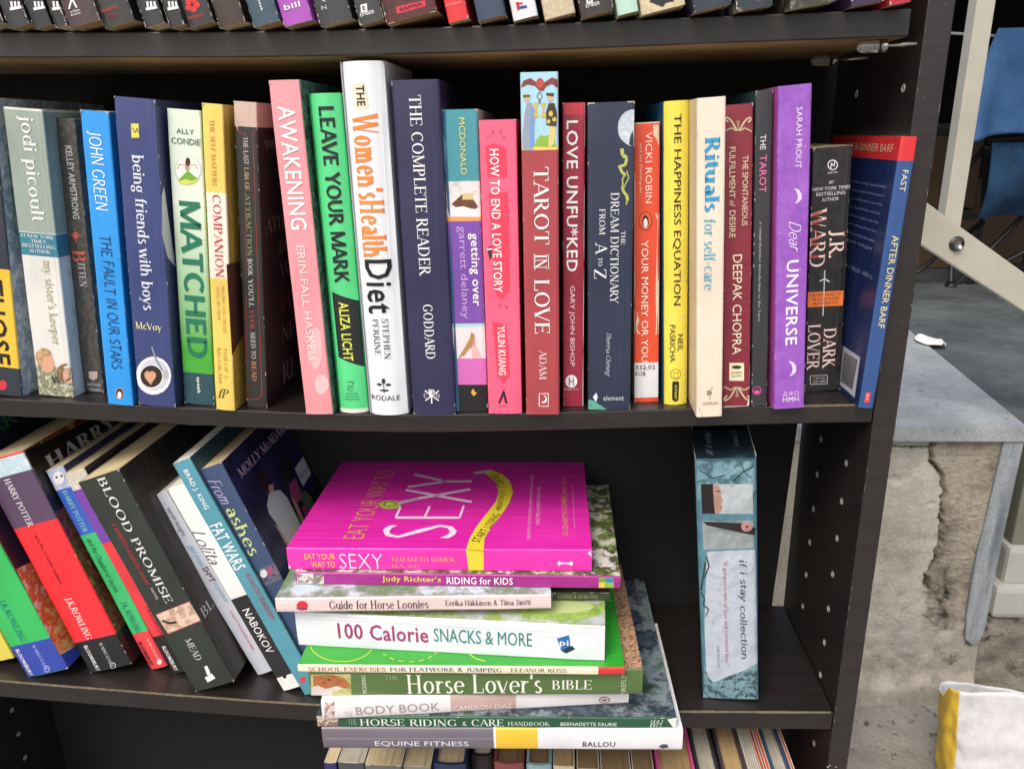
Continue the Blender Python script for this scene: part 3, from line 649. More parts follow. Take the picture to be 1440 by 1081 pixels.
gm = nW.nodes.new('ShaderNodeMath'); gm.operation = 'MULTIPLY'; q9, _ = tex(nW, 70, 8, None, .75); gr = ramp(nW, q9.outputs[0], [(0, 0, 0, 1), (1, 1, 1, 1)], .35, .6); nW.links.new(at2.outputs['Fac'], gm.inputs[0]); nW.links.new(gr.outputs[0], gm.inputs[1]); gm.use_clamp = True
c3 = nmix(gm.outputs[0], c2, tuple(lin('#35312b'))); nW.links.new(c3, bW.inputs['Base Color'])
q8, _ = tex(nW, 210, 12, None, .82); bump(nW, bW, q8.outputs[0], 1.0, .0045)
wf = meshobj('render_face', [(x, y-40, z+58) for x, y, z in V], F, mW, wl, None, True)
for an, vals in (('bare', AT), ('grime_crack_shade', SO)):
    k = wf.data.attributes.new(an, 'FLOAT', 'POINT'); k.data.foreach_set('value', vals)
box('wall_body', -130, 34.3, .9+.4, 20, 0, 39.3, RC, wl, 0)
box('wall_body', -130, 8.65, -.1, 1.2, 0, 39.5, RC, wl, 0)
COP = stone('blue_grey_stone', ['#858b8d', '#9ba1a3', '#b3b8b9'], 14, .85, .5, .002, spots=(34, '#5f6668', .60))
SLA = stone('slate_strip', ['#4f565c', '#727a81', '#9ba2a6', '#7f868b'], 11, .65, .6, .003, stretch=(2.4, 2.4, .35))
prism('coping', [(-130, -1.1), (34.7, -1.1), (42.8, 63), (-130, 63)], 2, 58-18.85, 58-16.87, COP, wl, .16)
prism('slate_strip', [(32.3, 39.1), (34.62, 39.1), (34.35, 24), (34.4, 12), (34.0, 10.6), (33.2, 9.9), (32.2, 10.8), (31.7, 14.5), (31.6, 24), (31.95, 31)], 1, -.8, 1.3, SLA, wl, .04)
# --- dark terrace beyond, ledge, scrap
TER = stone('dark_terrace_stone', ['#3d4345', '#535a5c', '#686e70'], 7, .85, .6, .003, spots=(22, '#6c6f70', .58))
t = prism('terrace', [(35.0, 45.5), (400, 45.5), (400, 420), (80, 420), (42.9, 103), (42.6, 100)], 2, -21, -17.35, TER, None, .1); tag(t, kind='structure')
LED = stone('stained_ledge', ['#4a463f', '#777268', '#948d7e', '#57534a'], 12, .95, 1.0, .006, spots=(20, '#1f1d1b', .58))
V = []; F = []; n1, n2 = 60, 34
for j in range(n2+1):
    for i in range(n1+1):
        x = 31+i*.75; s = j/n2
        if s < .6: yy = 40.2+.8*noise.noise(Vector((x*.2, 0, 0))); zz = -59+(s/.6)*12.4
        else: yy = 40.5+(s-.6)/.4*26; zz = -46.5
        V.append((x, yy+.7*noise.noise(Vector((x*.4, zz*.4, yy*.3))), zz+.5*noise.noise(Vector((x*.35, yy*.35, 7)))))
for j in range(n2):
    for i in range(n1): a = j*(n1+1)+i; F.append((a, a+1, a+n1+2, a+n1+1))
l = meshobj('ledge', V, F, LED, None, None, True); tag(l, kind='structure')
# scrap of white paper on the terrace edge
V = []; F = []
for j in range(5):
    for i in range(9):
        x = i/8*6.2; y = (j/4-.5)*4.2*math.sin(math.pi*(i+.6)/9.2); V.append((x, y, .5+.5*noise.noise(Vector((x*.5, y, 0)))+.5*(1-abs(j-2)/2)))
for j in range(4):
    for i in range(8): a = j*9+i; F.append((a, a+1, a+10, a+9))
n0 = len(V); V += [(x, y, z-.06) for x, y, z in V]; F += [tuple(k+n0 for k in f[::-1]) for f in F]
PAPR = newmat('white_paper', .7)[0]; PAPR.node_tree.nodes['Principled BSDF'].inputs['Base Color'].default_value = (.75, .74, .7, 1)
sp = meshobj('paper_scrap', V, F, PAPR, None, None, True); sp.location = (39.3*U, 80.5*U, -17.0*U); sp.rotation_euler = (0, 0, -1.3); tag(sp, 'small crumpled white paper scrap lying where the coping meets the dark terrace', 'litter')
# --- cream metal frame: post, brace, bolt, leg and foot
CRM = stone('cream_powder_coat', ['#b4b09f', '#bdb9a9', '#c4c0b1'], 20, .45, .05, .0005)
fr = empty('cream_metal_frame', (22.65, 40.85, -17), None, 'cream painted metal frame with an upright and bolted diagonal brace, right of the bookcase', 'metal frame')
def sh(o): o.matrix_parent_inverse = Matrix.Translation((-22.65*U, -40.85*U, 17*U)); return o
sh(box('post', 21.72, 23.62, 40.0, 41.9, 5.5, 60, CRM, fr, .14))
sh(prism('brace', [(16, 11.9), (16, 7.0), (31.6, -2.7), (50, -15.5), (50, -11), (30.8, 1.8), (19.6, 9.4)], 1, 38.9, 39.9, CRM, fr, .1))
bo = sh(tube('bolt', [(22.9, 38.85, 5.2), (22.9, 38.35, 5.2)], .62, STEEL, fr, 6)); sh(tube('washer', [(22.9, 38.88, 5.2), (22.9, 38.78, 5.2)], .85, STEEL, fr, 18))
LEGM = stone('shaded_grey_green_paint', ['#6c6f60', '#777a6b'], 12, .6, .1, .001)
LEGM2 = stone('pale_grey_plastic', ['#a6a79f', '#b3b4ac'], 12, .5, .1, .001)
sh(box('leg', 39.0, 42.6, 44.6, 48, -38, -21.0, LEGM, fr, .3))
fo = sh(box('foot', 37.0, 47, 42.6, 50, -46.3, -41.4, LEGM2, fr, .8)); sh(box('foot_socket', 38.3, 45, 43.6, 49, -41.8, -36.0, LEGM2, fr, .7))
# --- line with blue cloth, folding chair, crates, dark shed behind
ROPE = newmat('grey_cord', .6)[0]; ROPE.node_tree.nodes['Principled BSDF'].inputs['Base Color'].default_value = (.3, .33, .34, 1)
ln = tube('washing_line', [(20, 119, 38.2), (45, 118.6, 35.6), (68, 118.4, 33.6), (110, 118, 34)], .28, ROPE); tag(ln, 'thin grey cord stretched behind the frame with the blue cloth over it', 'cord')
def clothmat(a, b, c):
    return stone('woven_blue_cloth', [a, b, c], 9, .9, .3, .002)
BL = clothmat('#3c6ba0', '#4a7cb2', '#5a8abf'); BD = clothmat('#10273c', '#1e4060', '#2f5c88')
V = []; F = []
for j in range(31):
    for i in range(37):
        u = i/36; v = j/30; x = 63.4-3.6*math.sin(min(1, v*1.6)*1.57)*(1-u)**3+u*30+1.5*v*(1-u); z = 35.3-v*21+.8*math.sin(u*9)*v+3.5*u*v
        y = 117.6-1.1*math.sin(u*14+v*2)*min(1, v*3)-.7*math.sin(u*31+1)*v-(1.2 if v < .05 else 0)*0; V.append((x, y, z))
for j in range(30):
    for i in range(36): a = j*37+i; F.append((a, a+1, a+38, a+37))
n0 = len(V); V += [(x, y+.35, z) for x, y, z in V]; F2 = [tuple(k+n0 for k in f[::-1]) for f in F]; F += F2
F += [(i, i+n0, i+1+n0, i+1) for i in range(36)] + [(30*37+i, 30*37+i+1, 30*37+i+1+n0, 30*37+i+n0) for i in range(36)] + [(j*37, (j+1)*37, (j+1)*37+n0, j*37+n0) for j in range(30)]
cl = meshobj('blue_cloth', V, F, BL, None, None, True); tag(cl, 'bright blue cloth hanging in folds from the grey cord', 'cloth')
BK = newmat('black_tube', .5)[0]; BK.node_tree.nodes['Principled BSDF'].inputs['Base Color'].default_value = (.012, .012, .014, 1)
ch = empty('folding_chair', (78, 124, -17.3), None, 'black framed folding chair with a dark blue fabric seat below the blue cloth', 'chair')
def shc(o): o.matrix_parent_inverse = Matrix.Translation((-78*U, -124*U, 17.3*U)); return o
V = []; F = []
for j in range(13):
    for i in range(17):
        u = i/16; v = j/12; V.append((67.2+u*26, 120.5-3.2*math.sin(v*2.6)+.5*math.sin(u*12+v*4)+v*3, 14-v*15.5+.8*math.sin(u*7)*v))
for j in range(12):
    for i in range(16): a = j*17+i; F.append((a, a+1, a+18, a+17))
n0 = len(V); V += [(x, y+.4, z) for x, y, z in V]; F += [tuple(k+n0 for k in f[::-1]) for f in F]
shc(meshobj('seat_fabric', V, F, BD, ch, None, True))
for a, b in (((67, 121, 14.5), (95, 121, 14.8)), ((66.8, 121, 14), (62.5, 126, 4)), ((62.5, 126, 4), (67, 128, -16.6)), ((69, 122, -2), (60, 134, -16.8)), ((66, 120, 13), (74, 132, -16.8)), ((88, 121, 13), (70, 131, -16.9)), ((72, 131, -16.9), (92, 124, -3)), ((94, 121, 14), (97, 131, -16.8))):
    shc(tube('chair_leg' if b[2] < -10 else 'rail', [a, tuple((p+q)/2+.8 for p, q in zip(a, b)), b], .55, BK, ch))
for x, y in ((67, 128), (60, 134), (74, 132), (97, 131)): shc(tube('rubber_foot', [(x, y, -17.3), (x, y, -16)], [1.3, .8], BK, ch))
CB = stone('brown_cardboard', ['#5b4636', '#6b5442', '#755d4a'], 6, .9, .2, .002)
for k, (x0, x1, y0, z0, z1, lab) in enumerate(((60, 82.5, 152, -17.3, -3, 'brown box with a dark strap, lowest of the pile behind the cream upright'), (61, 82, 153, -2.4, 17, 'tall brown box stacked on the strapped one behind the cream upright'), (83.3, 99, 158, -17.3, 4.5, 'brown box standing right of the pile, behind the folding chair'))):
    e = empty('storage_box', ((x0+x1)/2, y0, z0), None, lab, 'box', 'brown boxes stored on the terrace')
    def sb(o): o.matrix_parent_inverse = Matrix.Translation((-(x0+x1)/2*U, -y0*U, -z0*U)); return o
    sb(box('box_side', x0, x1, y0, y0+18, z0, z1, CB, e, .4)); sb(box('strap', x0-.1, x1+.1, y0-.25, y0+.1, z1-1.9, z1-.2, BK, e, 0))
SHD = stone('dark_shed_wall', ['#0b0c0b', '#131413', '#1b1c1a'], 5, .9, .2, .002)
sw = empty('shed_wall', (120, 235, -17.35), None, 'unlit near-black back wall with a rail, closing off the terrace', 'wall')
def sw_(o): o.matrix_parent_inverse = Matrix.Translation((-120*U, -235*U, 17.35*U)); return o
sw_(box('wall_face', 45, 330, 235, 245, -17.3, 160, SHD, sw, 0)); sw_(box('shed_roof', 45, 330, 60, 245, 70, 74, SHD, sw, 0)); sw_(box('end_wall', 40, 45, 110, 240, -16.5, 74, SHD, sw, 0)); sw_(box('rail', 45.1, 330, 232.6, 234.9, 16, 18, BK, sw, 0))
sw_(box('skirting', 45.1, 330, 232.4, 234.9, -17.3, -11, CB, sw, 0))
# --- paper bag, white with a yellow side
YEL = stone('yellow_print', ['#e0b818', '#ecc41e'], 20, .5, .2, .001); WP = stone('white_woven_paper', ['#c9c9cc', '#d9d9dc', '#e4e4e6'], 60, .6, .6, .0006)
bag = empty('paper_bag', (29.9, 25, -57.6), None, 'open white paper bag with a bright yellow side standing on the ground', 'bag')
nb = 48; lv = 26; V = []; F = []; FM = []
def ring(s):
    P = []
    for k in range(nb):
        a = 2*math.pi*k/nb; cx = math.copysign(abs(math.cos(a))**.45, math.cos(a)); cy = math.copysign(abs(math.sin(a))**.45, math.sin(a))
        wob = .3*noise.noise(Vector((cx*2, cy*2, s*3)))+.25*noise.noise(Vector((cx*6, cy*6, s*8)))
        x = 5.6*cx*(1+.04*s)+wob; y = 3.4*cy*(1-.12*s)+wob; z = s*(14.2+(1.8*(1-abs(cx))**.7+.5*noise.noise(Vector((cx*3, 0, 1))) if cy < 0 else -2.2)-.3*cx); P.append((x-1.2*s, y, z))
    return P
for j in range(lv+1): V += ring(j/lv)
for j in range(lv):
    for k in range(nb):
        a = j*nb+k; b = j*nb+(k+1) % nb; F.append((a, b, b+nb, a+nb)); ang = 360*(k+.5)/nb; FM.append(0 if 146 < ang < 206+12 or (ang > 200 and ang < 232 and False) else 1)
n0 = len(V); V += [(x*.985, y*.97, z) for x, y, z in V]; m0 = len(F)
for f in F[:m0]: F.append(tuple(k+n0 for k in f[::-1])); FM.append(1)
for k in range(nb): a = lv*nb+k; b = lv*nb+(k+1) % nb; F.append((a, b, b+n0, a+n0)); FM.append(1)
F.append(tuple(range(nb))[::-1]); FM.append(1)
meshobj('bag_body', V, F, [YEL, WP], bag, FM, True)
bag.rotation_euler = (0, 0, math.radians(-8))
# ================= BOOKS =================
B(name='book',label='black and yellow paperback with blue denim cover picture, leftmost on the middle shelf',loc=[-61.96,0.47,0.57],h=20.76,w=1.83,d=13.0,cov='#2b3440',left='#2b3440',right='pic:9:#b4c4d0,#7d9cb4,#9fb4c6,#d9dfe2,#5c6e7e',pages='cream',hard=0,bulge=0,row='mid',bands=[(2.18,9.46,'#f5c518',0)],items=[('T','title','S','THOSE',-0.37,8.68,-0.37,2.39,1.38,'#1a1a1a','sb'),('P','publisher_logo','S','#d8283c',1,[(-0.14,0.81),(-0.17,0.68),(-0.23,0.56),(-0.32,0.46),(-0.42,0.40),(-0.53,0.37),(-0.63,0.39),(-0.71,0.45),(-0.77,0.54),(-0.79,0.66),(-0.78,0.79),(-0.73,0.92),(-0.65,1.03),(-0.56,1.11),(-0.45,1.16),(-0.34,1.16),(-0.25,1.12),(-0.18,1.04),(-0.14,0.94)])],lean=0.13)
B(name='book',label='sage green and white paperback with two children pictured at the foot of its spine',loc=[-58.69,0.86,0.40],h=20.12,w=2.69,d=12.6,cov='#e3e3dc',left='#e3e3dc',right='pic:4:#e3e3dc,#e3e3dc,#dcdcd2,#b9b59a',pages='cream',hard=0,bulge=0,row='mid',bands=[(11.99,19.99,'#98a89b',1),(10.37,11.94,'#2e8397',1),(-0.24,2.31,'pic:14:#8b8a62,#d8d6c6,#5f6b45,#b6b08c,#ece9dd',0)],items=[('T','author','S','jodi picoult',0.11,19.64,0.11,12.75,1.19,'#f2f2f2','r'),('T','title','S',"my sister's keeper", 0.4,10.11,0.4,3.96,0.79,'#b5ae80','r'),('T','subtitle','S','#1 NEW YORK',-1.16,11.74,1.17,11.74,0.24,'#f2f2f2','r'),('T','subtitle','S','TIMES',-0.49,11.40,0.57,11.40,0.24,'#f2f2f2','r'),('T','subtitle','S','BESTSELLING',-1.14,11.06,1.20,11.06,0.25,'#f2f2f2','r'),('T','subtitle','S','AUTHOR',-0.72,10.71,0.80,10.71,0.25,'#f2f2f2','r'),('P','picture','S','pic:20:#7d5a3c,#c79a68,#e3c9a8',1,[(0.05,3.01),(-0.00,2.77),(-0.13,2.56),(-0.30,2.38),(-0.51,2.27),(-0.72,2.22),(-0.92,2.26),(-1.09,2.37),(-1.2,2.55),(-1.24,2.76),(-1.21,3.00),(-1.12,3.23),(-0.96,3.42),(-0.77,3.57),(-0.56,3.65),(-0.35,3.65),(-0.17,3.57),(-0.03,3.43),(0.04,3.24)]),('P','picture','S','#e0a684',2,[(0.15,2.47),(0.10,2.26),(0.00,2.06),(-0.12,1.90),(-0.28,1.79),(-0.44,1.76),(-0.59,1.80),(-0.71,1.90),(-0.79,2.07),(-0.82,2.27),(-0.79,2.49),(-0.72,2.70),(-0.60,2.88),(-0.45,3.01),(-0.29,3.08),(-0.14,3.08),(-0.00,3.00),(0.09,2.87),(0.15,2.69)]),('P','picture','S','pic:20:#4f3523,#8d6446,#b98a63',1,[(1.54,1.96),(1.48,1.72),(1.35,1.50),(1.18,1.32),(0.97,1.21),(0.76,1.17),(0.56,1.20),(0.39,1.32),(0.28,1.49),(0.24,1.71),(0.26,1.95),(0.35,2.18),(0.51,2.38),(0.70,2.52),(0.91,2.60),(1.12,2.61),(1.30,2.53),(1.44,2.39),(1.52,2.19)]),('P','picture','S','#dba78a',2,[(1.57,1.74),(1.52,1.54),(1.44,1.36),(1.32,1.21),(1.18,1.12),(1.04,1.08),(0.90,1.12),(0.79,1.22),(0.72,1.37),(0.70,1.55),(0.72,1.76),(0.79,1.95),(0.89,2.12),(1.02,2.24),(1.16,2.30),(1.30,2.30),(1.42,2.23),(1.51,2.11),(1.56,1.94)]),('T','publisher_logo','S','W',-0.24,1.29,0.50,1.29,0.50,'#3c3c48','rb')],lean=0.10)
B(name='book',label='worn dark grey paperback with small white lettering between sage green and bright blue books',loc=[-56.60,2.14,0.25],h=19.60,w=1.56,d=11.0,cov='pic:14:#45423d,#57534c,#35332f,#67625a',left='pic:14:#45423d,#57534c,#35332f,#67625a',right='pic:10:#4a4640,#5b574f,#7d776c',pages='cream',hard=0,bulge=0,row='mid',bands=(),items=[('T','author','S','KELLEY ARMSTRONG',0.16,17.82,0.16,12.90,0.46,'#dedede','s'),('T','title','S','ITTEN',0.15,9.79,0.15,8.09,0.53,'#d3cfc8','r'),('T','initial','S','B',0.05,10.69,0.05,9.89,0.94,'#e0604a','r'),('P','ornament','S','#e0604a',2,[(-0.51,11.73),(0.41,11.70),(0.42,11.75),(-0.5,11.78)]),('P','ornament','S','#e0604a',2,[(-0.06,12.24),(-0.07,11.19),(-0.02,11.20),(-0.01,12.25)]),('P','ornament','S','#e0604a',1,[(0.16,11.76),(0.14,11.68),(0.10,11.60),(0.04,11.54),(-0.01,11.50),(-0.08,11.49),(-0.15,11.51),(-0.20,11.55),(-0.23,11.61),(-0.25,11.69),(-0.24,11.77),(-0.21,11.85),(-0.16,11.92),(-0.1,11.97),(-0.03,11.99),(0.03,11.99),(0.09,11.96),(0.13,11.91),(0.16,11.84)]),('P','publisher_logo','S','#c9b3ab',1,[(-0.20,1.64),(0.45,1.69),(0.40,1.18),(0.05,0.93),(-0.25,1.13)]),('T','publisher','S','VINTAGE',-0.42,0.62,0.62,0.62,0.22,'#cfcfcf','s'),('T','publisher','S','CANADA',-0.35,0.23,0.69,0.23,0.23,'#cfcfcf','s')],lean=0.09)
B(name='book',label='bright sky blue paperback with hand-drawn lettering',loc=[-53.22,-0.21,0.09],h=20.10,w=1.88,d=13.0,cov='#009cf2',left='#009cf2',right='#0683d6',pages='white',hard=0,bulge=0,row='mid',bands=(),items=[('T','author','S','JOHN GREEN',-0.08,18.85,-0.08,13.82,1.01,'#eefaff','m'),('T','title','S','THE FAULT IN OUR STARS',0.03,12.15,0.03,2.71,0.86,'#0f3f72','m'),('P','publisher_logo','S','#e98a2a',1,[(0.33,0.90),(0.31,0.75),(0.25,0.62),(0.16,0.52),(0.06,0.45),(-0.04,0.42),(-0.13,0.45),(-0.22,0.52),(-0.27,0.63),(-0.29,0.76),(-0.28,0.91),(-0.23,1.05),(-0.16,1.17),(-0.07,1.25),(0.03,1.30),(0.13,1.30),(0.22,1.25),(0.29,1.16),(0.33,1.04)]),('P','publisher_logo','S','#20242a',2,[(0.28,0.89),(0.26,0.77),(0.21,0.65),(0.14,0.56),(0.05,0.50),(-0.03,0.48),(-0.11,0.50),(-0.18,0.56),(-0.22,0.66),(-0.24,0.78),(-0.23,0.90),(-0.19,1.03),(-0.13,1.13),(-0.05,1.21),(0.03,1.25),(0.11,1.24),(0.19,1.20),(0.25,1.12),(0.28,1.02)]),('P','publisher_logo','S','#f2f2f2',3,[(0.17,0.77),(0.15,0.68),(0.12,0.60),(0.08,0.53),(0.02,0.49),(-0.02,0.48),(-0.07,0.50),(-0.11,0.54),(-0.13,0.61),(-0.14,0.69),(-0.14,0.79),(-0.11,0.87),(-0.07,0.95),(-0.03,1.00),(0.02,1.03),(0.07,1.03),(0.11,0.99),(0.15,0.94),(0.17,0.86)])],lean=0.10)
B(name='book',label='thick dark blue paperback with a coffee cup pictured near its foot',loc=[-50.49,-0.21,-0.02],h=20.93,w=2.72,d=13.0,cov='#35437c',left='#35437c',right='#2e3a6e',pages='white',hard=0,bulge=0,row='mid',bands=(),items=[('P','publisher_logo','S','#e8dc3a',1,[(-0.34,19.34),(0.17,19.38),(0.15,18.51),(-0.36,18.46)]),('P','publisher_logo','S','#35437c',2,[(-0.29,19.07),(-0.13,18.78),(-0.08,18.81),(-0.24,19.10)]),('P','publisher_logo','S','#35437c',2,[(-0.08,18.78),(0.07,19.06),(0.02,19.08),(-0.13,18.80)]),('P','publisher_logo','S','#35437c',2,[(0.02,19.06),(0.1,18.80),(0.15,18.82),(0.08,19.08)]),('T','title','S','being friends with boys',-0.16,17.43,-0.16,7.08,1.03,'#eef2ff','r'),('T','author','S','McVoy',-1.10,5.86,0.76,5.86,0.67,'#f0ea9a','r'),('P','picture','S','#e8eaf2',1,[(1.21,2.44),(1.11,1.96),(0.88,1.52),(0.54,1.16),(0.13,0.93),(-0.3,0.84),(-0.71,0.92),(-1.05,1.15),(-1.29,1.50),(-1.39,1.95),(-1.35,2.43),(-1.18,2.89),(-0.89,3.29),(-0.51,3.58),(-0.09,3.74),(0.32,3.74),(0.70,3.59),(0.99,3.30),(1.17,2.90)]),('P','picture','S','#cfd2de',2,[(1.05,2.48),(0.97,2.09),(0.78,1.73),(0.49,1.44),(0.15,1.25),(-0.20,1.18),(-0.55,1.24),(-0.84,1.42),(-1.03,1.71),(-1.12,2.07),(-1.09,2.46),(-0.95,2.84),(-0.71,3.17),(-0.39,3.41),(-0.04,3.53),(0.31,3.54),(0.63,3.42),(0.87,3.18),(1.02,2.86)]),('P','picture','S','#efefee',3,[(0.63,2.33),(0.56,2.03),(0.41,1.75),(0.18,1.52),(-0.09,1.37),(-0.38,1.32),(-0.66,1.37),(-0.90,1.51),(-1.06,1.73),(-1.13,2.01),(-1.11,2.31),(-0.99,2.60),(-0.80,2.86),(-0.54,3.04),(-0.25,3.14),(0.02,3.15),(0.28,3.05),(0.48,2.87),(0.60,2.62)]),('P','picture','S','#33261f',4,[(0.55,2.32),(0.49,2.05),(0.35,1.79),(0.14,1.59),(-0.10,1.45),(-0.37,1.40),(-0.63,1.44),(-0.84,1.57),(-0.99,1.78),(-1.05,2.03),(-1.03,2.30),(-0.93,2.57),(-0.75,2.80),(-0.51,2.97),(-0.25,3.07),(0.00,3.07),(0.24,2.98),(0.42,2.82),(0.53,2.59)]),('P','picture','S','#d9a27a',5,[(-0.34,1.59),(-0.72,2.09),(-0.75,2.41),(-0.53,2.64),(-0.33,2.56),(-0.16,2.68),(0.08,2.54),(0.11,2.28)]),('P','picture','S','#8f93a0',6,[(-0.10,4.45),(0.13,3.53),(0.26,3.59),(0.02,4.51)]),('P','picture','S','#8f93a0',6,[(0.14,3.52),(0.55,2.72),(0.67,2.8),(0.26,3.60)]),('P','picture','S','#b6bac8',6,[(1.01,2.53),(0.99,2.41),(0.95,2.29),(0.89,2.21),(0.83,2.15),(0.76,2.13),(0.69,2.16),(0.64,2.22),(0.60,2.31),(0.59,2.43),(0.60,2.55),(0.63,2.67),(0.68,2.77),(0.74,2.84),(0.81,2.88),(0.87,2.88),(0.93,2.83),(0.98,2.76),(1.00,2.65)]),('P','picture','R','#e8eaf2',1,[(0.38,15.54),(0.02,14.97),(-0.31,12.45),(0.26,10.84),(1.26,9.99)])],lean=0.10)
B(name='book',label='pale to bright green paperback with a girl inside a glass globe on its spine',loc=[-47.71,0.57,-0.17],h=20.33,w=2.24,d=13.5,cov='grad:#dfeedd:#3fae2a:14.5:4',left='#e5ece2',right='#7fbf6a',pages='white',hard=0,bulge=0,row='mid',bands=[(-0.18,2.40,'pic:60:#27525f,#1f4652,#3a6f7b',0)],items=[('T','author','S','ALLY',-0.53,18.97,0.64,18.97,0.31,'#3f5a56','s'),('T','author','S','CONDIE',-0.90,18.35,1.04,18.35,0.40,'#3f5a56','s'),('T','title','S','MATCHED',0.07,14.54,0.07,3.56,1.51,'#14795a','k'),('T','publisher','S','speak',-0.00,2.11,-0.00,0.86,0.31,'#f2f2f2','sb'),('P','picture','S','#c7cfc8',1,[(1.00,16.60),(0.94,16.29),(0.78,16.00),(0.55,15.77),(0.27,15.62),(-0.03,15.57),(-0.32,15.62),(-0.56,15.77),(-0.73,16.00),(-0.82,16.29),(-0.80,16.60),(-0.68,16.90),(-0.48,17.16),(-0.22,17.34),(0.06,17.44),(0.36,17.44),(0.63,17.34),(0.84,17.15),(0.97,16.90)]),('P','picture','S','#eef3ea',2,[(0.93,16.64),(0.88,16.36),(0.73,16.10),(0.52,15.89),(0.26,15.76),(-0.01,15.71),(-0.28,15.76),(-0.51,15.89),(-0.67,16.10),(-0.74,16.36),(-0.72,16.63),(-0.62,16.90),(-0.44,17.14),(-0.20,17.31),(0.07,17.40),(0.34,17.40),(0.59,17.31),(0.78,17.14),(0.90,16.91)]),('P','picture','S','#6fb02b',3,[(0.09,16.52),(0.46,16.23),(0.78,16.03),(0.43,15.72),(-0.14,15.63),(-0.61,15.82),(-0.26,16.17)]),('P','picture','S','#c9987a',4,[(-0.07,17.01),(0.21,17.03),(0.23,16.53),(-0.1,16.50)]),('P','picture','S','#4a3026',5,[(0.29,17.08),(0.28,16.99),(0.25,16.91),(0.20,16.85),(0.15,16.81),(0.09,16.79),(0.03,16.81),(-0.00,16.86),(-0.03,16.92),(-0.05,17.01),(-0.04,17.10),(-0.02,17.18),(0.01,17.26),(0.06,17.31),(0.12,17.34),(0.17,17.33),(0.22,17.30),(0.26,17.25),(0.29,17.17)]),('P','picture','S','#c9987a',4,[(-0.07,16.85),(-0.45,16.91),(-0.47,16.85),(-0.09,16.8)]),('P','picture','S','#c9987a',4,[(-0.48,16.89),(-0.65,16.56),(-0.6,16.54),(-0.43,16.87)]),('P','picture','S','#c9987a',4,[(0.25,16.82),(0.64,16.90),(0.63,16.96),(0.25,16.88)]),('P','picture','S','#c9987a',4,[(0.61,16.91),(0.74,16.65),(0.79,16.68),(0.66,16.94)]),('P','picture','S','#d6dc4e',4,[(-0.62,15.73),(-0.13,15.95),(0.34,15.85),(0.79,16.08),(0.58,15.78),(0.04,15.60),(-0.43,15.60)])],lean=0.10)
B(name='book',label='yellow paperback with a red title on a pale panel',loc=[-45.44,-0.26,-0.31],h=20.74,w=1.37,d=12.0,cov='#f0d25a',left='#f0d25a',right='pic:3:#d9b13c,#caa035,#e0bb48',pages='white',hard=0,bulge=0,row='mid',bands=[(9.55,15.25,'#f4ecd8',0)],items=[('T','title','S','THE SELF MATTERS',-0.04,19.79,-0.04,15.65,0.30,'#c98a2a','r'),('T','title','S','COMPANION',0.04,15.10,0.04,9.64,0.58,'#c8324a','r'),('T','subtitle','S','HELPING YOU CREATE',0.20,9.06,0.20,5.66,0.2,'#c98a2a','r'),('T','subtitle','S','YOUR LIFE FROM',-0.16,9.03,-0.16,6.64,0.2,'#c98a2a','r'),('T','author','S','PHILLIP C.',0.17,4.62,0.17,2.26,0.25,'#c49a34','r'),('T','author','S','McGRAW',-0.28,4.68,-0.28,1.95,0.25,'#c49a34','r'),('T','publisher_logo','S','fP',-0.50,1.27,0.31,1.27,0.70,'#6b5a20','i'),('P','picture','R','#6d4334',1,[(-0.43,10.64),(1.69,10.49),(2.21,7.75),(1.99,5.18),(-0.11,4.18)])],lean=0.1)
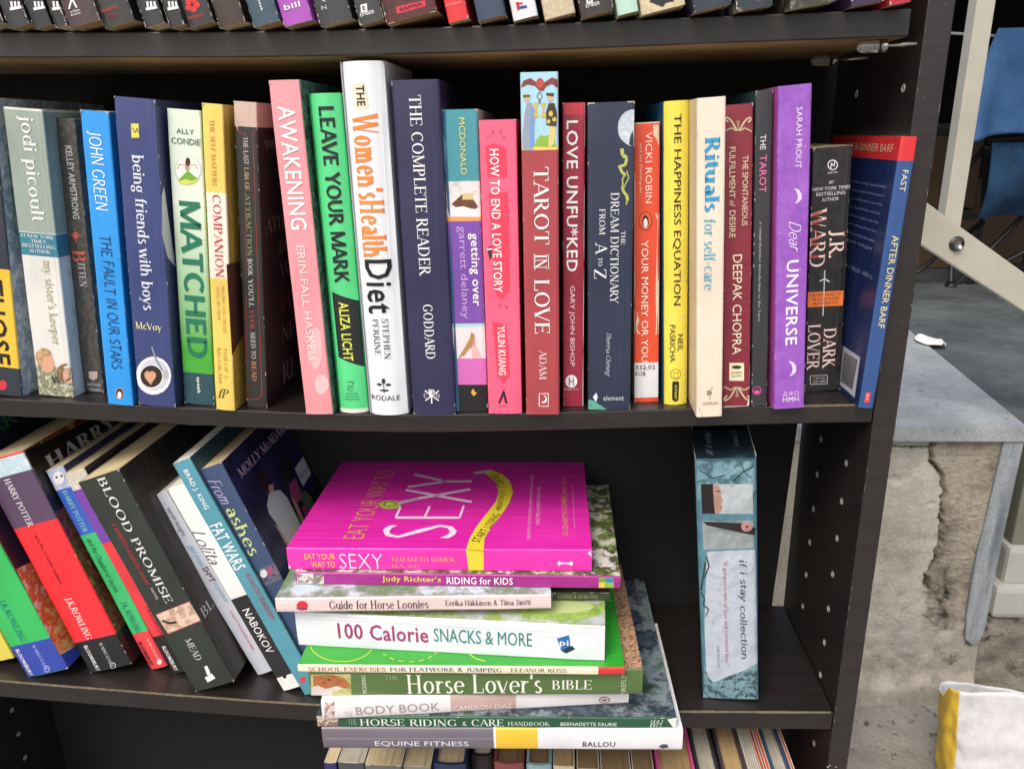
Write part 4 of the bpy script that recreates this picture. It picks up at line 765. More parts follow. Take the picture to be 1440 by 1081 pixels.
B(name='book',label='black paperback with a pinkish beige top and thin red border lines on its spine',loc=[-43.42,0.51,-0.41],h=20.92,w=1.52,d=13.0,cov='#2a2a29',left='#2a2a29',right='#17171b',pages='cream',hard=0,bulge=0,row='mid',bands=[(19.39,20.93,'#d3b6a6',1)],items=[('P','border','S','#b3372c',2,[(-0.65,19.36),(-0.34,18.94),(-0.31,18.96),(-0.62,19.38)]),('P','border','S','#b3372c',2,[(-0.33,18.94),(-0.04,18.96),(-0.04,18.99),(-0.33,18.97)]),('P','border','S','#b3372c',2,[(-0.06,18.97),(-0.75,0.66),(-0.71,0.66),(-0.02,18.98)]),('P','border','S','#b3372c',2,[(0.84,19.49),(0.45,19.02),(0.48,19.00),(0.87,19.47)]),('P','border','S','#b3372c',2,[(0.45,19.01),(0.40,1.04),(0.44,1.04),(0.48,19.01)]),('P','border','S','#b3372c',2,[(0.41,1.06),(0.03,0.69),(0.06,0.66),(0.44,1.03)]),('P','border','S','#b3372c',2,[(0.05,0.70),(-0.57,0.64),(-0.58,0.60),(0.05,0.66)]),('P','border','S','#d3b6a6',1,[(-0.72,19.63),(-0.44,19.65),(-0.55,19.11)]),('P','border','S','#d3b6a6',1,[(0.54,19.72),(0.86,19.74),(0.75,19.21)]),('T','title','S','THE LAST',-0.03,18.75,-0.03,17.02,0.33,'#cfcfd2','r'),('T','title','S','LAW OF',-0.04,16.84,-0.04,15.38,0.33,'#c3b876','r'),('T','title','S','ATTRACTION',-0.05,15.19,-0.05,11.03,0.34,'#8f9a62','r'),('T','title','S','BOOK',-0.06,10.83,-0.06,9.66,0.34,'#d6d6d8','r'),('T','title','S',"YOU'LL", -0.07,9.46,-0.07,7.46,0.35,'#cfcfd2','r'),('T','title','S','EVER',-0.08,7.21,-0.08,5.87,0.35,'#b3454e','r'),('T','title','S','NEED TO',-0.08,5.67,-0.08,3.73,0.35,'#cfcfd2','r'),('T','title','S','READ',-0.09,3.52,-0.09,2.08,0.36,'#d38f50','r'),('T','cover_title','R','THE',1.03,18.30,3.19,18.30,0.58,'#8f8a8e','r'),('T','cover_title','R','ATTRA',0.75,12.97,6.29,12.97,1.04,'#77706a','r'),('T','cover_title','R','BOOK',3.27,11.18,8.37,11.18,0.96,'#6f6a70','r'),('T','cover_title','R',"YOU'LL", 3.17,9.54,9.55,9.54,1.06,'#6f6a70','r'),('T','cover_title','R','EVER',3.30,6.91,9.08,6.91,1.12,'#7d3038','r'),('T','cover_title','R','NEED',3.31,4.64,9.35,4.64,1.34,'#6f6a70','r'),('T','cover_title','R','READ',3.27,1.57,10.00,1.57,1.8,'#6f6a80','r')],lean=0.09)
B(name='book',label='tall pastel pink paperback with bold white vertical title, leaning left beside the green spine',loc=[-38.59,-0.26,-0.64],h=22.23,w=1.96,d=13.0,cov='#f79aa2',left='#f79aa2',right='pic:8:#3a4238,#59604f,#6fb3a4,#25282a,#8a9084',pages='white',hard=0,bulge=0,row='mid',bands=[(-0.02,0.24,'#f4a0a4',0)],items=[('T','title','S','AWAKENING',-0.01,20.71,-0.01,13.01,1.12,'#f2f2f2','sb'),('T','author','S','ERIN FALL HASKELL',-0.05,11.98,-0.05,3.84,0.54,'#fbe3e0','s'),('P','colour_cloud','S','#ffb9bb',1,[(0.70,4.86),(0.63,4.37),(0.51,3.92),(0.37,3.57),(0.21,3.37),(0.05,3.32),(-0.07,3.45),(-0.17,3.73),(-0.22,4.14),(-0.21,4.62),(-0.16,5.12),(-0.06,5.60),(0.07,5.99),(0.22,6.26),(0.38,6.38),(0.52,6.34),(0.63,6.14),(0.71,5.80),(0.73,5.36)]),('P','colour_cloud','S','#ffc3c3',1,[(0.90,2.27),(0.85,2.03),(0.74,1.81),(0.60,1.65),(0.44,1.55),(0.27,1.53),(0.11,1.59),(-0.01,1.73),(-0.09,1.92),(-0.12,2.15),(-0.09,2.39),(-0.02,2.62),(0.10,2.81),(0.25,2.94),(0.42,3.00),(0.59,2.98),(0.73,2.88),(0.84,2.72),(0.89,2.51)])],lean=-0.00)
B(name='book',label='mint green hardback with bold black title and a yellow name on a black panel',loc=[-36.20,0.12,-0.68],h=21.46,w=2.08,d=15.0,cov='#4fe08a',left='#4fe08a',right='#35b76a',pages='white',hard=1,bulge=0.35,row='mid',bands=[(-0.06,0.31,'#eceadf',0)],items=[('T','title','S','LEAVE YOUR MARK',0.02,20.67,0.02,9.39,1.09,'#1d2b2b','k'),('P','panel','S','#232a2a',1,[(-0.79,8.77),(1.01,8.11),(0.99,3.39),(-0.76,4.13)]),('T','author','S','ALIZA LICHT',-0.02,8.07,-0.02,3.91,0.7,'#e8ee4a','sb'),('P','publisher_logo','S','#2d5a45',2,[(-0.27,2.32),(0.18,2.31),(0.19,2.37),(-0.26,2.37)]),('P','publisher_logo','S','#2d5a45',2,[(0.16,2.35),(0.09,2.08),(0.14,2.07),(0.21,2.34)]),('P','publisher_logo','S','#2d5a45',2,[(0.11,2.10),(-0.24,2.11),(-0.24,2.05),(0.11,2.05)]),('P','publisher_logo','S','#2d5a45',2,[(0.15,1.94),(-0.25,1.95),(-0.26,1.89),(0.14,1.89)]),('P','publisher_logo','S','#2d5a45',2,[(-0.28,1.92),(-0.30,1.71),(-0.25,1.71),(-0.23,1.92)]),('P','publisher_logo','S','#2d5a45',2,[(-0.28,1.68),(0.13,1.68),(0.13,1.73),(-0.27,1.73)]),('T','publisher','S','GRAND',-0.45,1.48,0.41,1.48,0.13,'#2d6a4c','s'),('T','publisher','S','CENTRAL',-0.52,1.26,0.45,1.26,0.13,'#2d6a4c','s'),('T','publisher','S','PUBLISHING',-0.59,1.05,0.48,1.05,0.13,'#2d6a4c','s')],lean=-0.00)
B(name='book',label='tall white hardback with large orange and black vertical lettering',loc=[-33.60,-0.21,-0.73],h=23.29,w=2.77,d=9.5,cov='#eef2f6',left='#eef2f6',right='#eef2f6',pages='white',hard=1,bulge=0.5,row='mid',bands=(),items=[('P','title_box','S','#ece2c4',1,[(-0.73,21.99),(0.12,22.05),(0.26,20.55),(-0.51,20.44)]),('T','title','S','THE',-0.21,21.89,-0.21,20.68,0.53,'#1c1c1c','sb'),('T','title','S',"Women'sHealth", -0.08,20.22,-0.08,11.20,1.72,'#f78a1e','rb'),('T','title','S','Diet',0.04,11.05,0.04,7.38,1.84,'#17171a','sb'),('T','author','S','STEPHEN',0.25,7.03,0.25,4.15,0.44,'#444444','r'),('T','author','S','PERRINE',-0.43,6.99,-0.43,4.41,0.44,'#444444','r'),('T','publisher','S','RODALE',-1.19,1.30,0.88,1.30,0.37,'#3a3a3a','s'),('P','publisher_logo','S','#3a3a3a',2,[(-0.20,2.70),(-0.23,1.65),(-0.17,1.65),(-0.14,2.70)]),('P','publisher_logo','S','#3a3a3a',1,[(-0.03,2.54),(-0.04,2.48),(-0.07,2.41),(-0.11,2.37),(-0.16,2.34),(-0.21,2.34),(-0.25,2.35),(-0.29,2.39),(-0.32,2.45),(-0.33,2.51),(-0.32,2.58),(-0.30,2.64),(-0.27,2.70),(-0.22,2.74),(-0.17,2.75),(-0.12,2.75),(-0.08,2.72),(-0.05,2.67),(-0.03,2.61)]),('P','publisher_logo','S','#3a3a3a',1,[(-0.30,2.28),(-0.31,2.25),(-0.35,2.22),(-0.40,2.19),(-0.46,2.18),(-0.53,2.18),(-0.59,2.19),(-0.64,2.21),(-0.68,2.23),(-0.70,2.27),(-0.70,2.30),(-0.68,2.33),(-0.63,2.36),(-0.58,2.38),(-0.51,2.39),(-0.44,2.38),(-0.38,2.37),(-0.34,2.35),(-0.31,2.32)]),('P','publisher_logo','S','#3a3a3a',1,[(0.35,2.28),(0.34,2.25),(0.30,2.22),(0.25,2.19),(0.19,2.18),(0.12,2.18),(0.06,2.18),(0.00,2.20),(-0.03,2.23),(-0.05,2.26),(-0.04,2.30),(-0.02,2.33),(0.02,2.36),(0.07,2.38),(0.14,2.39),(0.20,2.38),(0.26,2.37),(0.31,2.34),(0.34,2.31)]),('P','publisher_logo','S','#3a3a3a',1,[(0.17,1.86),(0.14,1.83),(0.09,1.81),(0.00,1.79),(-0.10,1.78),(-0.22,1.78),(-0.33,1.79),(-0.43,1.80),(-0.5,1.82),(-0.53,1.85),(-0.53,1.88),(-0.49,1.90),(-0.42,1.92),(-0.32,1.93),(-0.20,1.94),(-0.09,1.94),(0.01,1.93),(0.09,1.91),(0.15,1.89)])],lean=-0.00)
B(name='book',label='thick navy hardback with white serif lettering and a cross-shaped monogram at its foot',loc=[-30.36,-0.07,-0.75],h=22.15,w=3.04,d=15.0,cov='#2b2a52',left='#2b2a52',right='#23204a',pages='white',hard=1,bulge=0.12,row='mid',bands=(),items=[('T','title','S','THE COMPLETE READER',-0.05,21.25,-0.05,9.91,0.79,'#f2f2f2','r'),('T','author','S','GODDARD',-0.01,7.97,-0.01,4.16,0.69,'#f2f2f2','r'),('P','publisher_logo','S','#f2f2f2',2,[(-0.58,1.79),(0.37,1.04),(0.42,1.11),(-0.53,1.86)]),('P','publisher_logo','S','#f2f2f2',2,[(0.42,1.85),(-0.58,1.12),(-0.54,1.05),(0.46,1.78)]),('T','publisher_logo','S','P',-0.32,1.66,0.13,1.66,0.52,'#f2f2f2','r'),('P','publisher_logo','S','#f2f2f2',2,[(-0.14,1.87),(-0.16,0.87),(-0.07,0.87),(-0.06,1.88)]),('T','publisher_logo','S','C',-0.66,1.46,-0.43,1.46,0.31,'#f2f2f2','r'),('T','publisher_logo','S','Q',0.22,1.45,0.47,1.45,0.31,'#f2f2f2','r')],lean=-0.00)
B(name='book',label='teal, purple and pink banded paperback with a small sofa pictured on its spine',loc=[-27.72,0.42,-0.68],h=20.29,w=2.32,d=13.0,cov='#7c4bb0',left='#7c4bb0',right='#cfc7c7',pages='white',hard=0,bulge=0,row='mid',bands=[(15.91,20.30,'#3d9aa8',0),(13.64,15.90,'pic:10:#d9d5d2,#e8e6e4,#b8aea6',0),(13.36,13.64,'#f0a24a',0),(6.19,6.44,'#a8d8dc',0),(3.94,6.19,'#eadfe2',0),(2.01,3.94,'#d868c0',0),(-0.06,2.01,'#1c1a1c',0)],items=[('P','fold','S','#2b5c84',1,[(-1.22,20.25),(-0.90,20.24),(-0.89,-0.06),(-1.15,-0.06)]),('T','author','S','MCDONALD',0.14,19.78,0.14,16.30,0.38,'#e6e07a','s'),('P','picture','S','pic:20:#4a2c20,#7b4a32,#2a1a16',1,[(-0.75,14.48),(-0.06,15.05),(0.66,14.76),(0.97,14.30),(0.82,14.12),(-0.48,14.24)]),('P','picture','S','#d8c888',2,[(-0.01,15.14),(0.68,15.12),(0.66,14.72),(-0.03,14.73)]),('P','picture','S','#e9e9ec',1,[(-0.86,14.20),(-0.00,14.32),(1.10,14.12),(1.08,13.61),(-0.84,13.65)]),('T','title','S','getting over',0.58,12.56,0.58,7.67,0.72,'#f2f2f2','sb'),('T','title','S','garrett delaney',-0.19,13.04,-0.19,6.79,0.67,'#cfa4e6','s'),('P','picture','S','#b98a4a',1,[(-0.8,3.95),(-0.36,4.66),(0.06,5.37),(0.18,5.83),(0.42,5.67),(0.38,4.86),(0.03,4.66),(-0.39,4.15)]),('P','picture','S','#e9b9b4',1,[(0.42,5.67),(0.48,4.86),(0.89,3.93),(0.19,3.94),(0.12,4.56)]),('P','publisher_logo','S','#e8a93a',1,[(-0.01,1.43),(0.15,1.74),(0.29,1.48),(0.44,1.42),(0.18,1.16)])],lean=-0.00)
B(name='book',label='coral pink paperback with a white condensed title and a pencil pictured on the spine',loc=[-25.28,-0.17,-0.62],h=19.55,w=2.36,d=13.0,cov='#ff5d84',left='#ff5d84',right='#e04070',pages='white',hard=0,bulge=0,row='mid',bands=(),items=[('P','title_patch','S','#ee3559',1,[(-0.79,17.98),(-0.24,18.14),(0.51,17.86),(0.59,12.44),(0.50,8.73),(-0.03,8.11),(-0.54,8.70),(-0.61,12.46)]),('T','title','S','HOW TO END A LOVE STORY',-0.25,17.80,-0.25,8.65,0.60,'#fff2ee','sb'),('P','pencil','S','#33333a',1,[(-0.92,11.59),(-0.59,11.73),(-0.51,11.17),(-0.76,10.79)]),('P','pencil','S','#f2f2f2',2,[(-0.92,11.45),(-0.54,11.49),(-0.55,11.59),(-0.93,11.54)]),('P','title_patch','S','#ee3559',1,[(-0.70,6.65),(0.25,6.40),(0.4,2.81),(-0.11,2.19),(-0.48,2.81)]),('T','author','S','YULIN KUANG',-0.12,6.35,-0.12,2.86,0.51,'#fff2ee','sb'),('P','publisher_logo','S','#2a1e24',1,[(-0.50,0.78),(-0.12,1.72),(-0.02,1.72),(0.19,0.77),(-0.00,0.77),(-0.08,1.35),(-0.35,0.77)]),('T','publisher','S','AVON',-0.45,0.56,0.19,0.56,0.10,'#5a2030','s'),('P','doodle','S','#c0487e',1,[(-0.20,18.82),(-0.21,18.78),(-0.23,18.76),(-0.25,18.74),(-0.28,18.72),(-0.32,18.72),(-0.35,18.73),(-0.38,18.75),(-0.40,18.77),(-0.41,18.81),(-0.41,18.84),(-0.4,18.87),(-0.37,18.89),(-0.35,18.91),(-0.31,18.92),(-0.28,18.91),(-0.25,18.90),(-0.22,18.88),(-0.21,18.85)]),('P','doodle','S','#c0487e',1,[(0.28,18.80),(0.27,18.77),(0.26,18.75),(0.23,18.72),(0.20,18.71),(0.17,18.71),(0.13,18.72),(0.10,18.74),(0.08,18.76),(0.07,18.79),(0.08,18.83),(0.09,18.86),(0.11,18.88),(0.14,18.90),(0.17,18.90),(0.20,18.90),(0.24,18.89),(0.26,18.86),(0.27,18.84)]),('P','doodle','S','#c0487e',1,[(0.49,18.50),(0.49,18.47),(0.47,18.44),(0.45,18.42),(0.41,18.41),(0.38,18.41),(0.35,18.42),(0.32,18.43),(0.30,18.46),(0.29,18.49),(0.29,18.52),(0.30,18.55),(0.32,18.58),(0.35,18.59),(0.39,18.60),(0.42,18.60),(0.45,18.58),(0.47,18.56),(0.49,18.53)]),('P','doodle','S','#c0487e',1,[(-0.03,7.72),(-0.04,7.69),(-0.06,7.66),(-0.08,7.63),(-0.12,7.62),(-0.15,7.61),(-0.19,7.62),(-0.22,7.64),(-0.24,7.67),(-0.25,7.71),(-0.25,7.75),(-0.24,7.78),(-0.21,7.81),(-0.18,7.83),(-0.15,7.84),(-0.11,7.83),(-0.08,7.82),(-0.05,7.79),(-0.04,7.76)]),('P','doodle','S','#c0487e',1,[(0.39,7.62),(0.38,7.59),(0.36,7.55),(0.34,7.53),(0.30,7.51),(0.27,7.51),(0.23,7.52),(0.20,7.54),(0.18,7.57),(0.17,7.61),(0.17,7.64),(0.18,7.68),(0.21,7.71),(0.24,7.73),(0.27,7.74),(0.31,7.73),(0.34,7.72),(0.37,7.69),(0.38,7.66)]),('P','doodle','S','#c0487e',2,[(-0.76,18.39),(-0.39,18.68),(-0.41,18.71),(-0.78,18.42)]),('P','doodle','S','#c0487e',2,[(-0.53,7.56),(-0.20,7.51),(-0.19,7.55),(-0.53,7.60)])],lean=-0.00)
B(name='book',label='tall brick red hardback with a colourful two-figure picture topping its spine',loc=[-22.63,-0.49,-0.57],h=22.17,w=2.33,d=15.0,cov='#b04048',left='#b04048',right='#7c2a34',pages='white',hard=1,bulge=0,row='mid',bands=[(17.89,22.15,'#a9dbee',0),(17.63,17.89,'#f0d860',0),(22.14,22.20,'#a9dbee',0)],items=[('P','picture','S','#8cbf3a',2,[(-0.35,17.86),(-0.21,18.24),(0.05,18.53),(0.32,18.44),(0.54,18.51),(0.93,18.25),(1.02,17.82)]),('P','picture','S','#9aa2b4',3,[(-1.07,17.63),(-1.1,18.35),(-0.92,19.81),(-0.77,20.43),(-0.47,20.42),(-0.26,19.79),(-0.45,17.61)]),('P','picture','S','#6fa0d8',4,[(-0.52,20.21),(-0.34,20.12),(-0.35,17.91),(-0.66,17.83)]),('P','picture','S','#d7b393',4,[(-0.57,20.71),(-0.58,20.63),(-0.62,20.56),(-0.66,20.51),(-0.72,20.47),(-0.79,20.47),(-0.85,20.49),(-0.90,20.54),(-0.94,20.60),(-0.96,20.68),(-0.96,20.76),(-0.94,20.84),(-0.9,20.90),(-0.84,20.94),(-0.78,20.96),(-0.71,20.95),(-0.65,20.92),(-0.61,20.86),(-0.58,20.79)]),('P','picture','S','#4a6a3a',5,[(-1.02,20.89),(-0.54,20.87),(-0.59,20.75),(-0.99,20.72)]),('P','picture','S','#4b3c2c',3,[(0.42,19.10),(0.39,19.85),(0.57,20.38),(0.92,20.37),(1.09,19.75),(1.03,19.00)]),('P','picture','S','#d8c24a',4,[(0.82,19.76),(0.82,19.70),(0.79,19.65),(0.76,19.62),(0.72,19.60),(0.68,19.6),(0.64,19.61),(0.60,19.64),(0.58,19.68),(0.56,19.74),(0.56,19.79),(0.58,19.84),(0.61,19.88),(0.64,19.91),(0.68,19.93),(0.73,19.92),(0.77,19.90),(0.80,19.86),(0.82,19.81)]),('P','picture','S','#d8c24a',4,[(1.04,19.42),(1.03,19.38),(1.01,19.34),(0.98,19.31),(0.94,19.30),(0.89,19.30),(0.85,19.31),(0.82,19.33),(0.79,19.37),(0.78,19.40),(0.78,19.45),(0.79,19.48),(0.82,19.52),(0.86,19.54),(0.90,19.55),(0.94,19.54),(0.98,19.52),(1.01,19.49),(1.03,19.46)]),('P','picture','S','#d8c24a',4,[(0.66,19.30),(0.66,19.26),(0.64,19.23),(0.61,19.20),(0.58,19.19),(0.54,19.18),(0.51,19.19),(0.48,19.22),(0.46,19.25),(0.44,19.29),(0.45,19.33),(0.46,19.37),(0.48,19.40),(0.51,19.42),(0.55,19.43),(0.58,19.43),(0.62,19.41),(0.64,19.38),(0.66,19.35)]),('P','picture','S','#e0cf7a',3,[(0.59,19.01),(0.99,19.00),(0.89,18.08),(0.70,17.79),(0.53,17.84)]),('P','picture','S','#d7b393',4,[(0.86,20.70),(0.85,20.62),(0.82,20.55),(0.77,20.50),(0.71,20.47),(0.64,20.46),(0.58,20.48),(0.53,20.53),(0.49,20.60),(0.47,20.67),(0.47,20.75),(0.49,20.83),(0.53,20.89),(0.59,20.93),(0.65,20.95),(0.72,20.94),(0.77,20.91),(0.82,20.85),(0.85,20.78)]),('P','picture','S','#5a3a2a',5,[(0.41,20.96),(0.93,20.94),(0.84,20.74),(0.45,20.80)]),('P','picture','S','#d8b83a',4,[(-0.38,20.41),(-0.07,20.40),(-0.17,20.0),(-0.05,19.58),(-0.40,19.59),(-0.26,20.00)]),('P','picture','S','#d8b83a',4,[(0.09,20.40),(0.40,20.39),(0.26,19.98),(0.43,19.56),(0.07,19.57),(0.21,19.98)]),('P','picture','S','#8c3a3a',4,[(-1.14,21.30),(-0.96,21.70),(-0.52,21.84),(-0.18,21.59),(0.03,21.74),(0.33,21.57),(0.77,21.84),(1.11,21.71),(1.15,21.22),(0.76,21.48),(0.41,21.33),(0.24,21.09),(0.02,21.10),(-0.27,21.39),(-0.70,21.49)]),('P','picture','S','#c4493a',5,[(0.29,21.53),(0.27,21.44),(0.23,21.36),(0.18,21.30),(0.10,21.26),(0.02,21.26),(-0.04,21.29),(-0.11,21.34),(-0.15,21.41),(-0.18,21.50),(-0.18,21.60),(-0.15,21.68),(-0.10,21.76),(-0.03,21.80),(0.04,21.82),(0.11,21.81),(0.18,21.77),(0.24,21.71),(0.28,21.63)]),('P','picture','S','#5a5a5a',3,[(0.00,21.07),(-0.17,20.79),(-0.13,20.77),(0.04,21.04)]),('P','picture','S','#5a5a5a',3,[(-0.17,20.76),(0.03,20.51),(0.07,20.54),(-0.14,20.79)]),('P','picture','S','#5a5a5a',3,[(0.03,20.54),(-0.18,20.30),(-0.15,20.27),(0.07,20.51)]),('P','picture','S','#5a5a5a',3,[(0.00,21.05),(0.17,20.75),(0.21,20.77),(0.04,21.06)]),('P','picture','S','#5a5a5a',3,[(0.17,20.78),(-0.04,20.54),(-0.01,20.51),(0.20,20.75)]),('P','picture','S','#5a5a5a',3,[(-0.05,20.52),(0.11,20.26),(0.15,20.28),(-0.01,20.54)]),('T','title','S','TAROT',0.05,16.61,0.05,11.76,1.0,'#f2f2f2','r'),('T','title','S','IN',-0.01,11.11,-0.01,10.18,0.79,'#f2f2f2','r'),('P','title_rule','S','#f2f2f2',2,[(-0.48,11.17),(-0.46,10.14),(-0.41,10.15),(-0.44,11.17)]),('P','title_rule','S','#f2f2f2',2,[(0.44,11.15),(0.47,10.13),(0.51,10.13),(0.48,11.15)]),('T','title','S','LOVE',0.03,9.48,0.03,5.81,1.04,'#f2f2f2','r'),('T','author','S','ADAM',0.04,4.67,0.04,2.59,0.53,'#f0d8d4','r'),('P','publisher_logo','S','#f2f2f2',2,[(-0.24,1.54),(0.39,1.53),(0.4,1.58),(-0.23,1.58)]),('P','publisher_logo','S','#f2f2f2',2,[(0.37,1.55),(0.36,0.61),(0.40,0.61),(0.42,1.55)]),('P','publisher_logo','S','#f2f2f2',2,[(0.38,0.64),(-0.25,0.64),(-0.25,0.6),(0.38,0.59)]),('P','publisher_logo','S','#f2f2f2',2,[(-0.23,0.62),(-0.21,1.56),(-0.26,1.56),(-0.28,0.62)]),('P','publisher_logo','S','#f2f2f2',1,[(0.29,1.14),(0.28,1.04),(0.24,0.96),(0.19,0.90),(0.12,0.86),(0.04,0.85),(-0.02,0.88),(-0.08,0.93),(-0.12,1.01),(-0.14,1.09),(-0.14,1.19),(-0.12,1.28),(-0.07,1.35),(-0.01,1.40),(0.06,1.43),(0.13,1.42),(0.19,1.38),(0.25,1.31),(0.28,1.23)]),('P','publisher_logo','S','#b04048',2,[(0.19,1.19),(0.18,1.11),(0.15,1.04),(0.10,0.99),(0.04,0.96),(-0.02,0.95),(-0.08,0.97),(-0.13,1.02),(-0.17,1.08),(-0.19,1.16),(-0.19,1.23),(-0.17,1.31),(-0.13,1.37),(-0.07,1.41),(-0.01,1.43),(0.05,1.42),(0.11,1.39),(0.15,1.34),(0.18,1.27)])],lean=-0.00)
B(name='book',label='slim dark crimson paperback with bold white title between the brick red and the navy spines',loc=[-20.50,0.99,-0.52],h=20.37,w=1.45,d=13.0,cov='pic:1.2:#8c1230,#a51c3c,#6b0c22',left='pic:1.2:#8c1230,#a51c3c,#6b0c22',right='pic:1.2:#8c1230,#a51c3c,#6b0c22',pages='white',hard=0,bulge=0,row='mid',bands=[(19.66,20.47,'#c8243f',0)],items=[('T','title','S','LOVE UNFU*KED',-0.08,19.30,-0.08,9.67,0.78,'#f2f2f2','sb'),('T','author','S','GARY JOHN BISHOP',-0.11,8.70,-0.11,3.01,0.41,'#f2d9dd','s'),('P','publisher_logo','S','#f2f2f2',1,[(0.29,1.90),(0.26,1.75),(0.19,1.61),(0.09,1.50),(-0.03,1.44),(-0.17,1.43),(-0.31,1.47),(-0.42,1.56),(-0.51,1.68),(-0.55,1.83),(-0.55,1.99),(-0.50,2.14),(-0.42,2.26),(-0.30,2.34),(-0.16,2.38),(-0.02,2.36),(0.10,2.30),(0.20,2.19),(0.26,2.06)]),('P','publisher_logo','S','#8c1230',2,[(-0.31,2.22),(-0.32,1.59),(-0.25,1.59),(-0.24,2.22)]),('P','publisher_logo','S','#8c1230',2,[(-0.01,2.22),(-0.02,1.59),(0.04,1.59),(0.05,2.22)]),('P','publisher_logo','S','#8c1230',2,[(-0.28,1.87),(0.01,1.87),(0.01,1.94),(-0.28,1.94)]),('T','publisher','S','HarperOne',-0.66,1.32,0.36,1.32,0.21,'#e6c6cc','s'),('P','page_edge','S','#e4e2e0',1,[(0.69,20.33),(0.80,20.33),(0.81,0.08),(0.65,0.03)])],lean=-0.00)
B(name='book',label='wide dark navy paperback with a pale full moon at the edge of its spine',loc=[-18.00,0.18,-0.47],h=20.27,w=2.92,d=13.3,cov='#26304a',left='#3a4258',right='#26304a',pages='white',hard=0,bulge=0,row='mid',bands=(),items=[('P','moon','S','pic:12:#d3dfe6,#b7c6d2,#e6eef2',1,[(0.42,18.73),(0.46,19.11),(0.63,19.44),(0.90,19.68),(1.20,19.79),(1.42,19.78),(1.44,17.59),(1.17,17.64),(0.86,17.83),(0.59,18.09),(0.46,18.39)]),('P','snake','S','#b9c25a',2,[(0.57,17.48),(0.62,17.09),(0.84,17.11),(0.79,17.50)]),('P','snake','S','#b9c25a',2,[(0.67,17.01),(0.93,16.83),(1.06,17.01),(0.79,17.19)]),('P','snake','S','#b9c25a',2,[(0.91,16.94),(0.82,16.51),(1.00,16.47),(1.08,16.90)]),('P','snake','S','#b9c25a',2,[(0.88,16.57),(0.57,16.50),(0.62,16.33),(0.93,16.40)]),('P','snake','S','#b9c25a',2,[(0.43,16.43),(0.65,15.98),(0.81,16.05),(0.59,16.50)]),('P','snake','S','#b9c25a',2,[(0.68,15.94),(0.91,15.80),(1.00,15.95),(0.78,16.09)]),('P','snake','S','#b9c25a',2,[(0.87,15.90),(0.69,15.65),(0.77,15.60),(0.95,15.85)]),('P','snake','S','#b9c25a',2,[(0.69,15.62),(0.73,15.18),(0.82,15.18),(0.78,15.63)]),('P','snake','S','#b9c25a',2,[(0.97,16.13),(1.10,15.69),(1.17,15.70),(1.03,16.15)]),('P','snake','S','#b9c25a',2,[(1.11,15.71),(0.93,15.37),(0.99,15.33),(1.17,15.68)]),('P','snake','S','#b9c25a',2,[(0.93,15.37),(0.75,15.02),(0.81,14.99),(0.99,15.33)]),('P','snake','S','#b9c25a',2,[(0.64,15.16),(0.74,14.81),(0.91,14.84),(0.82,15.20)]),('P','snake','S','#b9c25a',2,[(0.76,14.76),(0.94,14.58),(1.07,14.70),(0.89,14.89)]),('P','snake','S','#b9c25a',2,[(0.92,14.62),(1.01,14.26),(1.19,14.30),(1.09,14.66)]),('P','snake','S','#b9c25a',2,[(1.05,14.65),(0.96,14.02),(1.05,14.01),(1.14,14.63)]),('T','title','S','THE',0.83,12.35,0.83,11.47,0.29,'#e4e6ec','r'),('T','title','S','DREAM DICTIONARY',0.28,14.80,0.28,7.56,0.57,'#e4e6ec','r'),('T','title','S','FROM',-0.53,13.80,-0.53,12.16,0.41,'#e4e6ec','r'),('T','title','S','A',-0.59,11.66,-0.59,10.87,0.78,'#e4e6ec','r'),('T','title','S','TO',-0.65,10.68,-0.65,10.12,0.28,'#e4e6ec','r'),('T','title','S','Z',-0.65,9.93,-0.65,9.27,0.84,'#e4e6ec','r'),('T','author','S','Theresa Cheung',-0.11,5.55,-0.11,2.47,0.43,'#cfd4e0','mi'),('P','publisher_logo','S','#dfe2ea',1,[(-1.15,0.98),(-0.90,1.29),(-0.80,0.97),(-0.91,0.60)]),('T','publisher','S','element',-0.41,0.89,1.01,0.89,0.36,'#cfd4e0','s'),('P','torn_corner','S','pic:30:#3f9a84,#68b79e,#2c7a68',1,[(-1.45,0.77),(-1.05,0.71),(-0.81,0.5),(-0.56,0.33),(-0.17,0.01),(-1.46,0.03)])],lean=-0.01)
